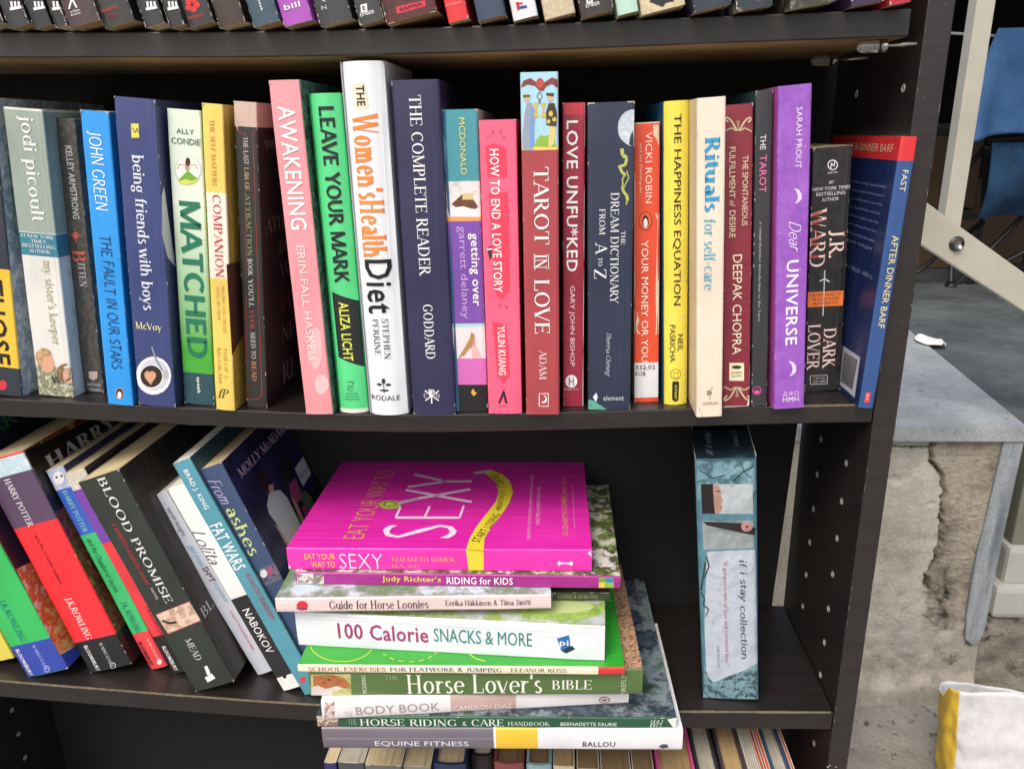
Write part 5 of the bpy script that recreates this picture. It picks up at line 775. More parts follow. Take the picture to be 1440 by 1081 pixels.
B(name='book',label='worn orange paperback with a white library label and chipped cream edges',loc=[-15.26,1.62,-0.40],h=18.98,w=1.72,d=12.0,cov='#f04a14',left='#d8c9b4',right='#f04a14',pages='cream',hard=0,bulge=0,row='mid',bands=[(18.91,19.04,'#e7d3bb',0),(0.34,2.94,'#eceef0',0),(-0.03,0.12,'#f04a14',0)],items=[('T','author','S','VICKI ROBIN',0.13,18.38,0.13,13.91,0.43,'#ffe3d0','s'),('T','author','S','and Joe Dominguez',-0.40,17.71,-0.40,14.58,0.23,'#ffcfb4','s'),('T','title','S','YOUR MONEY OR YOU',-0.12,11.49,-0.12,2.99,0.46,'#ffeede','s'),('T','shelf_mark','S','332.02',-0.78,2.62,0.61,2.62,0.31,'#333333','s'),('T','shelf_mark','S','ROB',-0.78,2.16,-0.08,2.16,0.31,'#333333','s'),('P','publisher_logo','S','#2a211d',1,[(0.36,12.74),(0.34,12.53),(0.27,12.36),(0.16,12.22),(0.02,12.14),(-0.11,12.13),(-0.26,12.19),(-0.38,12.31),(-0.47,12.48),(-0.51,12.68),(-0.51,12.89),(-0.46,13.08),(-0.37,13.24),(-0.25,13.34),(-0.11,13.39),(0.03,13.36),(0.16,13.27),(0.27,13.13),(0.34,12.94)]),('P','publisher_logo','S','#ef5a1e',2,[(0.32,12.74),(0.30,12.55),(0.23,12.39),(0.14,12.26),(0.01,12.19),(-0.11,12.18),(-0.24,12.23),(-0.35,12.35),(-0.43,12.50),(-0.47,12.69),(-0.47,12.88),(-0.43,13.06),(-0.34,13.20),(-0.23,13.30),(-0.10,13.34),(0.02,13.32),(0.14,13.24),(0.24,13.10),(0.30,12.93)]),('P','publisher_logo','S','#1d1a1a',3,[(0.13,12.70),(0.12,12.57),(0.08,12.45),(0.03,12.36),(-0.02,12.30),(-0.09,12.3),(-0.16,12.33),(-0.22,12.41),(-0.26,12.52),(-0.28,12.66),(-0.28,12.79),(-0.26,12.92),(-0.22,13.03),(-0.16,13.10),(-0.09,13.13),(-0.02,13.12),(0.03,13.06),(0.08,12.96),(0.12,12.84)]),('P','publisher_logo','S','#f6efe6',4,[(0.06,12.61),(0.05,12.51),(0.03,12.41),(-0.00,12.34),(-0.04,12.30),(-0.09,12.3),(-0.13,12.32),(-0.17,12.39),(-0.20,12.47),(-0.21,12.57),(-0.21,12.68),(-0.20,12.78),(-0.17,12.87),(-0.13,12.92),(-0.08,12.95),(-0.04,12.94),(-0.00,12.89),(0.03,12.82),(0.05,12.72)]),('P','torn_edge','S','#e9cfb0',1,[(-0.89,6.76),(-0.6,6.55),(-0.50,6.04),(-0.65,5.44),(-0.41,5.02),(-0.90,5.04)]),('P','torn_edge','S','#e9cfb0',1,[(0.57,13.24),(0.71,12.77),(0.66,10.41),(0.61,7.98),(0.76,6.48),(0.66,5.73),(0.61,4.97),(0.85,4.96),(0.85,13.22)]),('P','torn_edge','S','#e9cfb0',1,[(-0.79,16.05),(-0.73,15.14),(-0.79,11.91),(-0.77,8.54),(-0.88,7.06)]),('P','torn_edge','S','#e9cfb0',1,[(0.40,18.19),(0.63,17.91),(0.76,17.51),(0.76,18.77),(0.40,18.79)])],lean=-0.03)
B(name='book',label='bright yellow hardback with black capital title and a small smiling face near its foot',loc=[-13.31,0.83,-0.33],h=20.15,w=1.58,d=14.0,cov='#f2e23c',left='#1673a8',right='#f2e23c',pages='white',hard=1,bulge=0.3,row='mid',bands=(),items=[('T','title','S','THE HAPPINESS EQUATION',0.04,19.37,0.04,7.15,0.54,'#1d1d1a','s'),('T','author','S','NEIL',0.31,5.10,0.31,3.89,0.36,'#2a2a20','s'),('T','author','S','PASRICHA',-0.22,5.78,-0.22,3.15,0.38,'#2a2a20','s'),('P','smiling_face','S','#4a4620',1,[(0.36,2.24),(0.34,2.12),(0.29,2.01),(0.20,1.92),(0.09,1.88),(-0.02,1.87),(-0.14,1.91),(-0.24,1.98),(-0.32,2.09),(-0.36,2.21),(-0.36,2.34),(-0.32,2.46),(-0.24,2.56),(-0.14,2.62),(-0.02,2.65),(0.09,2.63),(0.20,2.58),(0.29,2.48),(0.34,2.37)]),('P','smiling_face','S','#f2e23c',2,[(0.32,2.24),(0.31,2.13),(0.25,2.03),(0.18,1.96),(0.08,1.92),(-0.02,1.91),(-0.13,1.95),(-0.22,2.01),(-0.28,2.11),(-0.32,2.22),(-0.32,2.33),(-0.28,2.44),(-0.22,2.53),(-0.13,2.58),(-0.02,2.61),(0.08,2.59),(0.18,2.54),(0.25,2.46),(0.31,2.36)]),('P','smiling_face','S','#4a4620',3,[(-0.07,2.37),(-0.07,2.34),(-0.08,2.33),(-0.09,2.31),(-0.10,2.30),(-0.12,2.30),(-0.14,2.31),(-0.15,2.32),(-0.16,2.34),(-0.16,2.36),(-0.16,2.38),(-0.16,2.40),(-0.15,2.42),(-0.14,2.43),(-0.12,2.44),(-0.10,2.43),(-0.09,2.42),(-0.08,2.41),(-0.07,2.39)]),('P','smiling_face','S','#4a4620',3,[(0.17,2.36),(0.16,2.33),(0.16,2.31),(0.15,2.30),(0.13,2.29),(0.11,2.29),(0.10,2.30),(0.09,2.31),(0.08,2.33),(0.07,2.35),(0.07,2.37),(0.08,2.39),(0.09,2.41),(0.10,2.42),(0.11,2.42),(0.13,2.42),(0.15,2.41),(0.16,2.40),(0.16,2.38)]),('P','smiling_face','S','#4a4620',3,[(-0.21,2.15),(-0.11,1.99),(-0.08,2.01),(-0.17,2.18)]),('P','smiling_face','S','#4a4620',3,[(-0.09,1.98),(0.09,1.97),(0.09,2.02),(-0.09,2.02)]),('P','smiling_face','S','#4a4620',3,[(0.11,1.98),(0.21,2.13),(0.18,2.16),(0.08,2.01)]),('P','publisher_logo','S','#1d1d1a',1,[(-0.19,1.75),(0.19,1.73),(0.24,1.57),(0.19,0.36),(0.1,0.26),(-0.14,0.27),(-0.24,0.43),(-0.24,1.59)]),('T','publisher','S','PUTNAM',0.00,1.48,0.00,0.48,0.17,'#f2e23c','s'),('P','crease','S','#fbf6b0',2,[(-0.71,6.28),(0.81,6.45),(0.80,6.49),(-0.71,6.32)])],lean=-0.04)
B(name='book',label='cream hardback with a blue title, overhanging the shelf edge',loc=[-11.43,-1.77,-0.25],h=20.13,w=1.71,d=15.0,cov='#f0dfca',left='#e2cdb8',right='#f0dfca',pages='white',hard=1,bulge=0,row='mid',bands=(),items=[('T','title','S','Rituals',0.04,17.88,0.04,13.49,0.93,'#1ea0d2','rb'),('T','title','S','for self-care',-0.06,13.06,-0.06,8.60,0.70,'#58b4d0','r'),('T','publisher','S','HOBRON',-0.44,0.96,0.53,0.96,0.20,'#8a8272','s'),('P','publisher_logo','S','#8f8778',1,[(-0.20,1.81),(-0.06,1.91),(0.16,1.74),(0.11,1.55),(-0.16,1.51)]),('P','publisher_logo','S','#8f8778',2,[(0.00,1.50),(0.00,1.15),(0.04,1.15),(0.04,1.50)]),('P','publisher_logo','S','#8f8778',2,[(0.09,1.79),(0.14,1.99),(0.09,2.00),(0.05,1.81)]),('P','publisher_logo','S','#8f8778',2,[(0.12,1.97),(0.26,2.01),(0.25,2.06),(0.11,2.02)]),('P','crease','S','#d3b8a0',2,[(-0.74,0.73),(-0.46,0.00),(-0.42,0.02),(-0.70,0.75)])],lean=-0.05)
B(name='book',label='maroon paperback with cream scroll ornaments at the head and foot of its spine',loc=[-9.29,-0.03,-0.17],h=19.68,w=1.79,d=12.5,cov='lines:#8c2438:#741a2c',left='#6c1526',right='lines:#8c2438:#741a2c',pages='cream',hard=0,bulge=0,row='mid',bands=(),items=[('P','scroll_ornament','S','#dcc7a0',2,[(-0.02,18.16),(-0.19,18.42),(-0.27,18.38),(-0.1,18.11)]),('P','scroll_ornament','S','#dcc7a0',2,[(-0.19,18.42),(-0.36,18.73),(-0.44,18.69),(-0.27,18.38)]),('P','scroll_ornament','S','#dcc7a0',2,[(-0.37,18.74),(-0.54,18.92),(-0.61,18.86),(-0.43,18.68)]),('P','scroll_ornament','S','#dcc7a0',2,[(-0.55,18.93),(-0.72,19.03),(-0.77,18.95),(-0.59,18.85)]),('P','scroll_ornament','S','#dcc7a0',2,[(-0.79,19.00),(-0.83,18.84),(-0.74,18.81),(-0.70,18.97)]),('P','scroll_ornament','S','#dcc7a0',2,[(-0.82,18.79),(-0.64,18.65),(-0.59,18.72),(-0.76,18.86)]),('P','scroll_ornament','S','#cdb68e',2,[(-0.12,18.18),(-0.38,18.37),(-0.42,18.30),(-0.17,18.11)]),('P','scroll_ornament','S','#cdb68e',2,[(-0.42,18.37),(-0.72,18.27),(-0.69,18.19),(-0.38,18.29)]),('P','scroll_ornament','S','#cdb68e',2,[(-0.73,18.27),(-0.86,18.20),(-0.81,18.12),(-0.68,18.20)]),('P','scroll_ornament','S','#dcc7a0',2,[(0.06,18.10),(0.23,18.34),(0.15,18.39),(-0.01,18.16)]),('P','scroll_ornament','S','#dcc7a0',2,[(0.23,18.34),(0.40,18.61),(0.32,18.67),(0.15,18.39)]),('P','scroll_ornament','S','#dcc7a0',2,[(0.40,18.61),(0.57,18.76),(0.50,18.83),(0.33,18.68)]),('P','scroll_ornament','S','#dcc7a0',2,[(0.55,18.75),(0.73,18.82),(0.68,18.90),(0.51,18.83)]),('P','scroll_ornament','S','#dcc7a0',2,[(0.66,18.85),(0.70,18.68),(0.79,18.70),(0.75,18.87)]),('P','scroll_ornament','S','#dcc7a0',2,[(0.72,18.73),(0.55,18.62),(0.61,18.54),(0.78,18.65)]),('P','scroll_ornament','S','#cdb68e',2,[(0.13,18.08),(0.39,18.23),(0.34,18.30),(0.08,18.16)]),('P','scroll_ornament','S','#cdb68e',2,[(0.35,18.23),(0.65,18.08),(0.68,18.15),(0.38,18.30)]),('P','scroll_ornament','S','#cdb68e',2,[(0.64,18.08),(0.77,17.99),(0.82,18.05),(0.69,18.15)]),('P','scroll_ornament','S','#a08b6a',1,[(-0.12,18.73),(0.08,18.71),(0.00,18.09),(-0.03,18.09)]),('P','scroll_ornament','S','#dcc7a0',2,[(-0.05,1.47),(-0.24,1.17),(-0.15,1.11),(0.03,1.40)]),('P','scroll_ornament','S','#dcc7a0',2,[(-0.24,1.17),(-0.43,0.82),(-0.34,0.76),(-0.15,1.11)]),('P','scroll_ornament','S','#dcc7a0',2,[(-0.42,0.83),(-0.61,0.64),(-0.54,0.55),(-0.35,0.75)]),('P','scroll_ornament','S','#dcc7a0',2,[(-0.60,0.65),(-0.79,0.56),(-0.74,0.45),(-0.55,0.54)]),('P','scroll_ornament','S','#dcc7a0',2,[(-0.72,0.51),(-0.76,0.73),(-0.87,0.70),(-0.82,0.49)]),('P','scroll_ornament','S','#dcc7a0',2,[(-0.78,0.67),(-0.59,0.81),(-0.65,0.91),(-0.85,0.76)]),('P','scroll_ornament','S','#cdb68e',2,[(-0.12,1.49),(-0.41,1.30),(-0.36,1.21),(-0.07,1.40)]),('P','scroll_ornament','S','#cdb68e',2,[(-0.36,1.30),(-0.70,1.48),(-0.74,1.39),(-0.40,1.21)]),('P','scroll_ornament','S','#cdb68e',2,[(-0.69,1.47),(-0.84,1.59),(-0.89,1.50),(-0.74,1.39)]),('P','scroll_ornament','S','#dcc7a0',2,[(0.04,1.40),(0.23,1.08),(0.32,1.14),(0.13,1.46)]),('P','scroll_ornament','S','#dcc7a0',2,[(0.23,1.08),(0.43,0.71),(0.52,0.76),(0.32,1.13)]),('P','scroll_ornament','S','#dcc7a0',2,[(0.43,0.70),(0.63,0.48),(0.70,0.55),(0.51,0.77)]),('P','scroll_ornament','S','#dcc7a0',2,[(0.64,0.46),(0.83,0.35),(0.88,0.45),(0.69,0.56)]),('P','scroll_ornament','S','#dcc7a0',2,[(0.91,0.38),(0.95,0.59),(0.85,0.62),(0.81,0.42)]),('P','scroll_ornament','S','#dcc7a0',2,[(0.93,0.65),(0.74,0.81),(0.68,0.73),(0.87,0.56)]),('P','scroll_ornament','S','#cdb68e',2,[(0.15,1.38),(0.44,1.16),(0.49,1.24),(0.21,1.46)]),('P','scroll_ornament','S','#cdb68e',2,[(0.49,1.15),(0.82,1.28),(0.78,1.38),(0.45,1.25)]),('P','scroll_ornament','S','#cdb68e',2,[(0.83,1.29),(0.97,1.38),(0.92,1.47),(0.77,1.38)]),('P','scroll_ornament','S','#a08b6a',1,[(-0.07,0.72),(0.16,0.70),(0.06,1.48),(0.01,1.49)]),('T','title','S','THE SPONTANEOUS',0.43,16.62,0.43,12.32,0.35,'#ead9b6','s'),('T','title','S','FULFILLMENT',-0.37,17.19,-0.37,14.12,0.37,'#ead9b6','s'),('T','title','S','of',-0.34,13.95,-0.34,13.54,0.35,'#ead9b6','i'),('T','title','S','DESIRE',-0.34,13.32,-0.34,11.61,0.38,'#ead9b6','s'),('T','author','S','DEEPAK CHOPRA',-0.01,10.49,-0.01,3.77,0.6,'#f0e6c8','s'),('P','publisher_logo','S','#efe6bd',1,[(-0.50,3.20),(0.48,3.13),(0.49,1.86),(-0.50,1.93)]),('P','publisher_logo','S','#33332c',2,[(0.32,2.84),(0.30,2.80),(0.25,2.77),(0.17,2.74),(0.07,2.73),(-0.03,2.74),(-0.14,2.76),(-0.23,2.79),(-0.30,2.82),(-0.33,2.86),(-0.33,2.91),(-0.30,2.94),(-0.23,2.97),(-0.14,2.99),(-0.03,2.99),(0.07,2.98),(0.17,2.96),(0.25,2.92),(0.30,2.88)]),('T','publisher','S','AMBER',-0.36,2.48,0.34,2.48,0.13,'#4a4a3c','s'),('T','publisher','S','ALLEN',-0.36,2.25,0.34,2.25,0.13,'#4a4a3c','s'),('P','torn_edge','S','#e6d4bc',1,[(0.86,3.11),(0.96,2.59),(0.97,0.75),(0.84,0.04),(0.69,-0.05),(0.88,0.81)]),('P','torn_edge','S','#e6d4bc',1,[(-0.79,0.09),(0.69,0.04),(0.79,-0.11),(-0.84,-0.06)])],lean=-0.06)
B(name='book',label='slim charcoal paperback with a small white and pink title beside the purple book',loc=[-7.75,-0.03,-0.12],h=20.39,w=1.05,d=13.0,cov='#33363a',left='#123c48',right='#33363a',pages='cream',hard=0,bulge=0,row='mid',bands=(),items=[('T','title','S','THE',-0.05,17.81,-0.05,16.92,0.34,'#e8e8e8','s'),('T','title','S','TAROT',-0.02,16.62,-0.02,14.33,0.43,'#f070a8','s'),('T','subtitle','S','a comprehensive introduction to the Tarot',-0.13,12.52,-0.13,5.99,0.20,'#b9bcc0','r'),('P','publisher_logo','S','#d0408c',1,[(0.13,1.12),(0.11,1.02),(0.06,0.94),(-0.00,0.87),(-0.1,0.84),(-0.20,0.84),(-0.30,0.87),(-0.38,0.93),(-0.45,1.01),(-0.48,1.11),(-0.48,1.21),(-0.45,1.31),(-0.39,1.38),(-0.30,1.43),(-0.20,1.45),(-0.10,1.44),(-0.01,1.39),(0.06,1.32),(0.11,1.22)]),('P','publisher_logo','S','#33363a',2,[(0.05,1.15),(0.04,1.08),(0.01,1.01),(-0.04,0.97),(-0.11,0.94),(-0.19,0.94),(-0.27,0.96),(-0.33,1.01),(-0.38,1.07),(-0.41,1.15),(-0.41,1.22),(-0.39,1.29),(-0.34,1.35),(-0.27,1.39),(-0.20,1.40),(-0.12,1.39),(-0.05,1.35),(0.00,1.30),(0.04,1.23)]),('P','publisher_logo','S','#e0589c',3,[(-0.00,1.03),(-0.01,0.98),(-0.04,0.95),(-0.08,0.92),(-0.13,0.91),(-0.19,0.91),(-0.24,0.92),(-0.29,0.95),(-0.32,0.99),(-0.34,1.03),(-0.34,1.07),(-0.33,1.11),(-0.29,1.15),(-0.24,1.17),(-0.19,1.17),(-0.13,1.17),(-0.08,1.15),(-0.04,1.11),(-0.01,1.07)])],lean=-0.06)
B(name='book',label='purple speckled hardback with white crescent moons and white lettering',loc=[-5.93,-0.73,-0.03],h=20.54,w=1.99,d=14.5,cov='stars:#8a45b8:#a965d0',left='#c04ba8',right='stars:#8a45b8:#a965d0',pages='white',hard=1,bulge=0,row='mid',bands=(),items=[('T','author','S','SARAH PROUT',0.27,19.26,0.27,15.70,0.35,'#f0e2f8','s'),('T','title','S','Dear',0.14,12.51,0.14,10.55,0.74,'#f0e2f8','mi'),('T','title','S','UNIVERSE',0.04,10.06,0.04,4.46,0.76,'#f4ecfa','sb'),('T','publisher','S','HMH',-0.45,0.66,0.62,0.66,0.35,'#e4cdf0','sb'),('P','moon','S','#ddd4f2',1,[(0.02,14.53),(0.33,14.42),(0.50,14.14),(0.51,13.84),(0.34,13.64),(0.08,13.57),(0.25,13.77),(0.29,14.03),(0.20,14.30)]),('P','moon','S','#ddd4f2',1,[(-0.11,3.39),(0.21,3.26),(0.40,2.95),(0.40,2.60),(0.22,2.37),(-0.05,2.29),(0.12,2.52),(0.17,2.82),(0.07,3.12)]),('P','publisher_logo','S','#e4cdf0',2,[(-0.39,0.94),(-0.25,1.24),(-0.29,1.26),(-0.43,0.97)]),('P','publisher_logo','S','#e4cdf0',2,[(-0.29,1.24),(-0.14,0.92),(-0.11,0.94),(-0.25,1.26)]),('P','publisher_logo','S','#e4cdf0',2,[(-0.13,0.95),(-0.41,0.98),(-0.41,0.93),(-0.13,0.91)]),('P','publisher_logo','S','#c79be0',1,[(0.24,1.06),(0.23,1.01),(0.21,0.96),(0.17,0.93),(0.13,0.92),(0.09,0.92),(0.04,0.93),(0.00,0.96),(-0.02,1.00),(-0.03,1.05),(-0.03,1.10),(-0.02,1.15),(0.00,1.19),(0.04,1.21),(0.08,1.22),(0.13,1.21),(0.17,1.19),(0.21,1.15),(0.23,1.11)]),('P','publisher_logo','S','#e4cdf0',1,[(0.61,1.03),(0.60,0.98),(0.58,0.94),(0.55,0.90),(0.51,0.89),(0.46,0.89),(0.42,0.90),(0.38,0.93),(0.35,0.97),(0.33,1.02),(0.33,1.07),(0.35,1.12),(0.37,1.16),(0.41,1.18),(0.46,1.19),(0.50,1.18),(0.54,1.16),(0.58,1.12),(0.60,1.08)]),('P','publisher_logo','S','#9450bc',2,[(0.57,1.03),(0.57,0.99),(0.55,0.96),(0.53,0.94),(0.50,0.93),(0.46,0.93),(0.43,0.94),(0.40,0.96),(0.38,0.99),(0.37,1.03),(0.37,1.06),(0.38,1.10),(0.40,1.13),(0.43,1.14),(0.46,1.15),(0.49,1.14),(0.52,1.13),(0.55,1.10),(0.57,1.07)])],lean=-0.07)
B(name='book',label='short thick black paperback with white serif capitals and an orange band',loc=[-2.63,2.83,0.02],h=16.80,w=2.5,d=10.5,cov='pic:3:#1f1f20,#2b2b2c,#171718,#3a3f46',left='pic:3:#1f1f20,#2b2b2c,#171718,#3a3f46',right='pic:3:#1f1f20,#2b2b2c,#171718,#3a3f46',pages='cream',hard=0,bulge=0,row='mid',bands=(),items=[('P','publisher_logo','S','#f2f2f2',1,[(0.37,15.62),(0.36,15.51),(0.31,15.42),(0.23,15.35),(0.13,15.31),(0.02,15.31),(-0.08,15.35),(-0.18,15.42),(-0.25,15.51),(-0.29,15.62),(-0.3,15.73),(-0.26,15.84),(-0.20,15.92),(-0.10,15.97),(-0.00,15.99),(0.11,15.97),(0.21,15.92),(0.3,15.83),(0.35,15.73)]),('P','publisher_logo','S','#222222',2,[(0.31,15.62),(0.3,15.54),(0.26,15.46),(0.19,15.41),(0.11,15.38),(0.02,15.38),(-0.06,15.41),(-0.14,15.46),(-0.19,15.54),(-0.22,15.63),(-0.23,15.72),(-0.20,15.80),(-0.15,15.86),(-0.08,15.91),(0.00,15.92),(0.09,15.90),(0.17,15.86),(0.24,15.8),(0.29,15.71)]),('P','publisher_logo','S','#f2f2f2',3,[(-0.05,15.43),(-0.02,15.79),(-0.08,15.80),(-0.12,15.44)]),('P','publisher_logo','S','#f2f2f2',3,[(-0.08,15.77),(0.10,15.53),(0.15,15.57),(-0.03,15.81)]),('P','publisher_logo','S','#f2f2f2',3,[(0.16,15.54),(0.19,15.90),(0.13,15.91),(0.10,15.56)]),('T','publisher','S','SIGNET NOVEL',-0.26,15.17,0.37,15.17,0.11,'#f2f2f2','s'),('T','subtitle','S','#1',-0.15,14.56,0.12,14.56,0.22,'#e8e8e8','s'),('T','subtitle','S','NEW YORK TIMES',-1.19,14.17,1.23,14.17,0.23,'#e8e8e8','s'),('T','subtitle','S','BESTSELLING',-0.95,13.83,0.92,13.83,0.23,'#e8e8e8','s'),('T','subtitle','S','AUTHOR',-0.57,13.46,0.52,13.46,0.23,'#e8e8e8','s'),('T','letter_shadow','S','J.R.',0.51,11.40,0.51,9.53,1.03,'#c8402c','r'),('T','letter_shadow','S','WARD',-0.70,12.91,-0.70,9.00,1.03,'#c8402c','r'),('T','letter_shadow','S','DARK',0.38,4.60,0.38,1.69,0.88,'#c8402c','r'),('T','letter_shadow','S','LOVER',-0.70,4.94,-0.70,1.60,0.88,'#c8402c','r'),('T','author','S','J.R.',0.47,11.40,0.47,9.54,1.03,'#f3ded6','r'),('T','author','S','WARD',-0.74,12.92,-0.74,9.00,1.03,'#f3ded6','r'),('T','title','S','DARK',0.34,4.60,0.34,1.69,0.88,'#f3ded6','r'),('T','title','S','LOVER',-0.74,4.94,-0.74,1.61,0.88,'#f3ded6','r'),('P','dagger','S','#c9cbd0',2,[(-0.47,7.95),(-0.14,8.07),(-0.19,8.17),(-0.51,8.04)]),('P','dagger','S','#c9cbd0',2,[(-0.19,8.08),(0.14,7.85),(0.19,7.94),(-0.14,8.16)]),('P','dagger','S','#c9cbd0',2,[(-0.22,8.71),(-0.21,5.52),(-0.14,5.51),(-0.15,8.71)]),('P','band','S','#f07a2a',3,[(-1.28,7.26),(1.14,7.22),(1.13,6.17),(-1.26,6.21)]),('T','band_text','S','THE FIRST NOVEL OF',-1.13,7.02,0.96,7.02,0.20,'#3a1c0c','s'),('T','band_text','S','THE BLACK DAGGER',-1.01,6.72,0.88,6.72,0.20,'#3a1c0c','s'),('T','band_text','S','BROTHERHOOD',-0.88,6.42,0.79,6.42,0.20,'#3a1c0c','s'),('P','price_box','S','#cfcfcf',2,[(-0.88,1.17),(0.30,1.14),(0.30,1.18),(-0.88,1.21)]),('P','price_box','S','#cfcfcf',2,[(0.28,1.16),(0.30,0.51),(0.34,0.51),(0.32,1.16)]),('P','price_box','S','#cfcfcf',2,[(0.32,0.53),(-0.86,0.57),(-0.86,0.52),(0.32,0.49)]),('P','price_box','S','#cfcfcf',2,[(-0.84,0.54),(-0.86,1.19),(-0.90,1.19),(-0.88,0.55)]),('T','price','S','7.99 U.S.',-0.67,0.97,0.16,0.97,0.16,'#cfcfcf','s'),('T','price','S','8.99 CAN',-0.67,0.73,0.17,0.73,0.16,'#cfcfcf','s')],lean=-0.06)
B(name='book',label='blue paperback with red top band and a barcode, leaning on the right side panel',loc=[-0.89,-0.81,0.02],h=17.36,w=0.97,d=12.3,cov='#2c5490',left='#15295c',right='#2c5490',pages='white',hard=0,bulge=0,row='mid',bands=[(15.95,17.35,'#e0222c',1)],items=[('T','title','S','FAST',0.06,15.41,0.06,14.14,0.34,'#e6e2c4','s'),('T','title','S','AFTER DINNER BARF',0.11,11.46,0.11,5.52,0.40,'#e6dc9a','s'),('T','cover_title','L','AFTER DINNER BARF',-9.29,16.65,-0.86,16.65,0.49,'#e0c9a0','s'),('T','blurb','L','in the new High School blinding',-6.86,14.32,-0.97,14.32,0.22,'#8e9cc8','r'),('T','blurb','L','ing the mystery her sidekick memory',-6.91,13.77,-1.06,13.77,0.22,'#8e9cc8','r'),('T','blurb','L','Dad, from the police, are on the',-6.95,13.21,-1.15,13.21,0.22,'#8e9cc8','r'),('T','blurb','L','every Angela friend, not, is the',-7.00,12.65,-1.25,12.65,0.23,'#8e9cc8','r'),('T','blurb','L','and needs Angela help. But',-7.05,12.08,-1.34,12.08,0.23,'#8e9cc8','r'),('T','blurb','L','and her new boyfriend Tom',-7.10,11.50,-1.43,11.50,0.23,'#8e9cc8','r'),('T','blurb','L','for not have what she wants',-7.15,10.92,-1.53,10.92,0.24,'#8e9cc8','r'),('T','blurb','L','comes surger',-7.20,10.33,-1.63,10.33,0.24,'#8e9cc8','r'),('T','blurb','L','new High titles',-6.76,8.62,-1.02,8.62,0.39,'#8e9cc8','r'),('P','barcode','L','#c9ccd4',1,[(-4.27,3.14),(-1.01,3.24),(-0.91,0.39),(-3.87,0.39)]),('P','barcode','L','#23262e',2,[(-3.85,2.84),(-3.68,2.83),(-3.51,0.67),(-3.69,0.66)]),('P','barcode','L','#23262e',2,[(-3.59,2.85),(-3.41,2.85),(-3.28,0.68),(-3.46,0.67)]),('P','barcode','L','#23262e',2,[(-3.32,2.86),(-3.15,2.86),(-3.06,0.69),(-3.23,0.69)]),('P','barcode','L','#23262e',2,[(-3.06,2.87),(-2.89,2.87),(-2.83,0.70),(-3.00,0.7)]),('P','barcode','L','#23262e',2,[(-2.80,2.89),(-2.63,2.88),(-2.61,0.71),(-2.78,0.71)]),('P','barcode','L','#23262e',2,[(-2.54,2.90),(-2.38,2.89),(-2.39,0.72),(-2.55,0.72)]),('P','barcode','L','#23262e',2,[(-2.29,2.91),(-2.12,2.91),(-2.17,0.73),(-2.33,0.73)]),('P','barcode','L','#23262e',2,[(-2.03,2.92),(-1.87,2.92),(-1.95,0.74),(-2.11,0.74)]),('P','barcode','L','#23262e',2,[(-1.78,2.93),(-1.62,2.93),(-1.73,0.75),(-1.89,0.75)]),('P','barcode','L','#23262e',2,[(-1.54,2.95),(-1.38,2.94),(-1.52,0.76),(-1.68,0.76)]),('P','tag','S','#e0323c',1,[(-0.21,1.07),(0.15,1.13),(0.16,0.42),(-0.19,0.36)]),('T','tag_text','S','M A',-0.05,1.02,-0.05,0.52,0.14,'#f2f2f2','s')],lean=0.03)
B(name='book',label='pale yellow paperback leaning at the left edge of the lower shelf, mostly out of frame',loc=[-69.90,1.57,-23.90],h=19.36,w=3.63,d=12.5,cov='#e8d84a',left='#e8d84a',right='#d9c83c',pages='cream',hard=0,bulge=0,row='low',bands=(),items=[],lean=-0.21)
B(name='book',label='thick green and blue paperback leaning left, leftmost fully seen foot on the lower shelf',loc=[-64.60,0.58,-24.18],h=21.15,w=3.87,d=12.9,cov='#22c05a',left='#22c05a',right='#141c34',pages='white',hard=0,bulge=0,row='low',bands=[(20.38,22.49,'#28405e',1),(0.02,3.17,'#2b48b4',1)],items=[('T','author','S','J.K.ROWLING',-0.46,7.51,-0.46,3.41,0.61,'#0a7a86','r'),('T','publisher','S','BLOOMSBURY',-1.43,2.84,-1.43,0.16,0.35,'#f2f2f2','sb'),('T','publisher','S','RAINCOAST',0.17,2.87,0.17,0.37,0.31,'#b9c6ee','r'),('P','publisher_logo','S','#b9c6ee',1,[(0.40,0.37),(0.34,0.27),(0.26,0.20),(0.17,0.15),(0.07,0.13),(-0.00,0.14),(-0.07,0.18),(-0.11,0.25),(-0.12,0.34),(-0.10,0.43),(-0.05,0.53),(0.02,0.62),(0.11,0.68),(0.20,0.72),(0.29,0.72),(0.37,0.7),(0.42,0.64),(0.45,0.56),(0.44,0.47)]),('P','publisher_logo','S','#2b48b4',2,[(0.34,0.38),(0.3,0.31),(0.23,0.25),(0.16,0.21),(0.09,0.19),(0.03,0.20),(-0.01,0.23),(-0.04,0.29),(-0.05,0.36),(-0.03,0.43),(0.00,0.51),(0.06,0.57),(0.12,0.62),(0.20,0.65),(0.26,0.66),(0.32,0.64),(0.36,0.59),(0.38,0.53),(0.37,0.46)]),('P','picture','R','pic:5:#f0d9a0,#e8a040,#d8402c,#f4e8c8,#c8322a',1,[(0.21,9.70),(1.75,9.41),(2.27,0.79),(-0.04,1.42),(-0.02,3.41)]),('T','cover_title','R','HARRY',0.76,20.52,9.32,20.52,1.25,'#2f8f4a','r')],lean=-0.26)
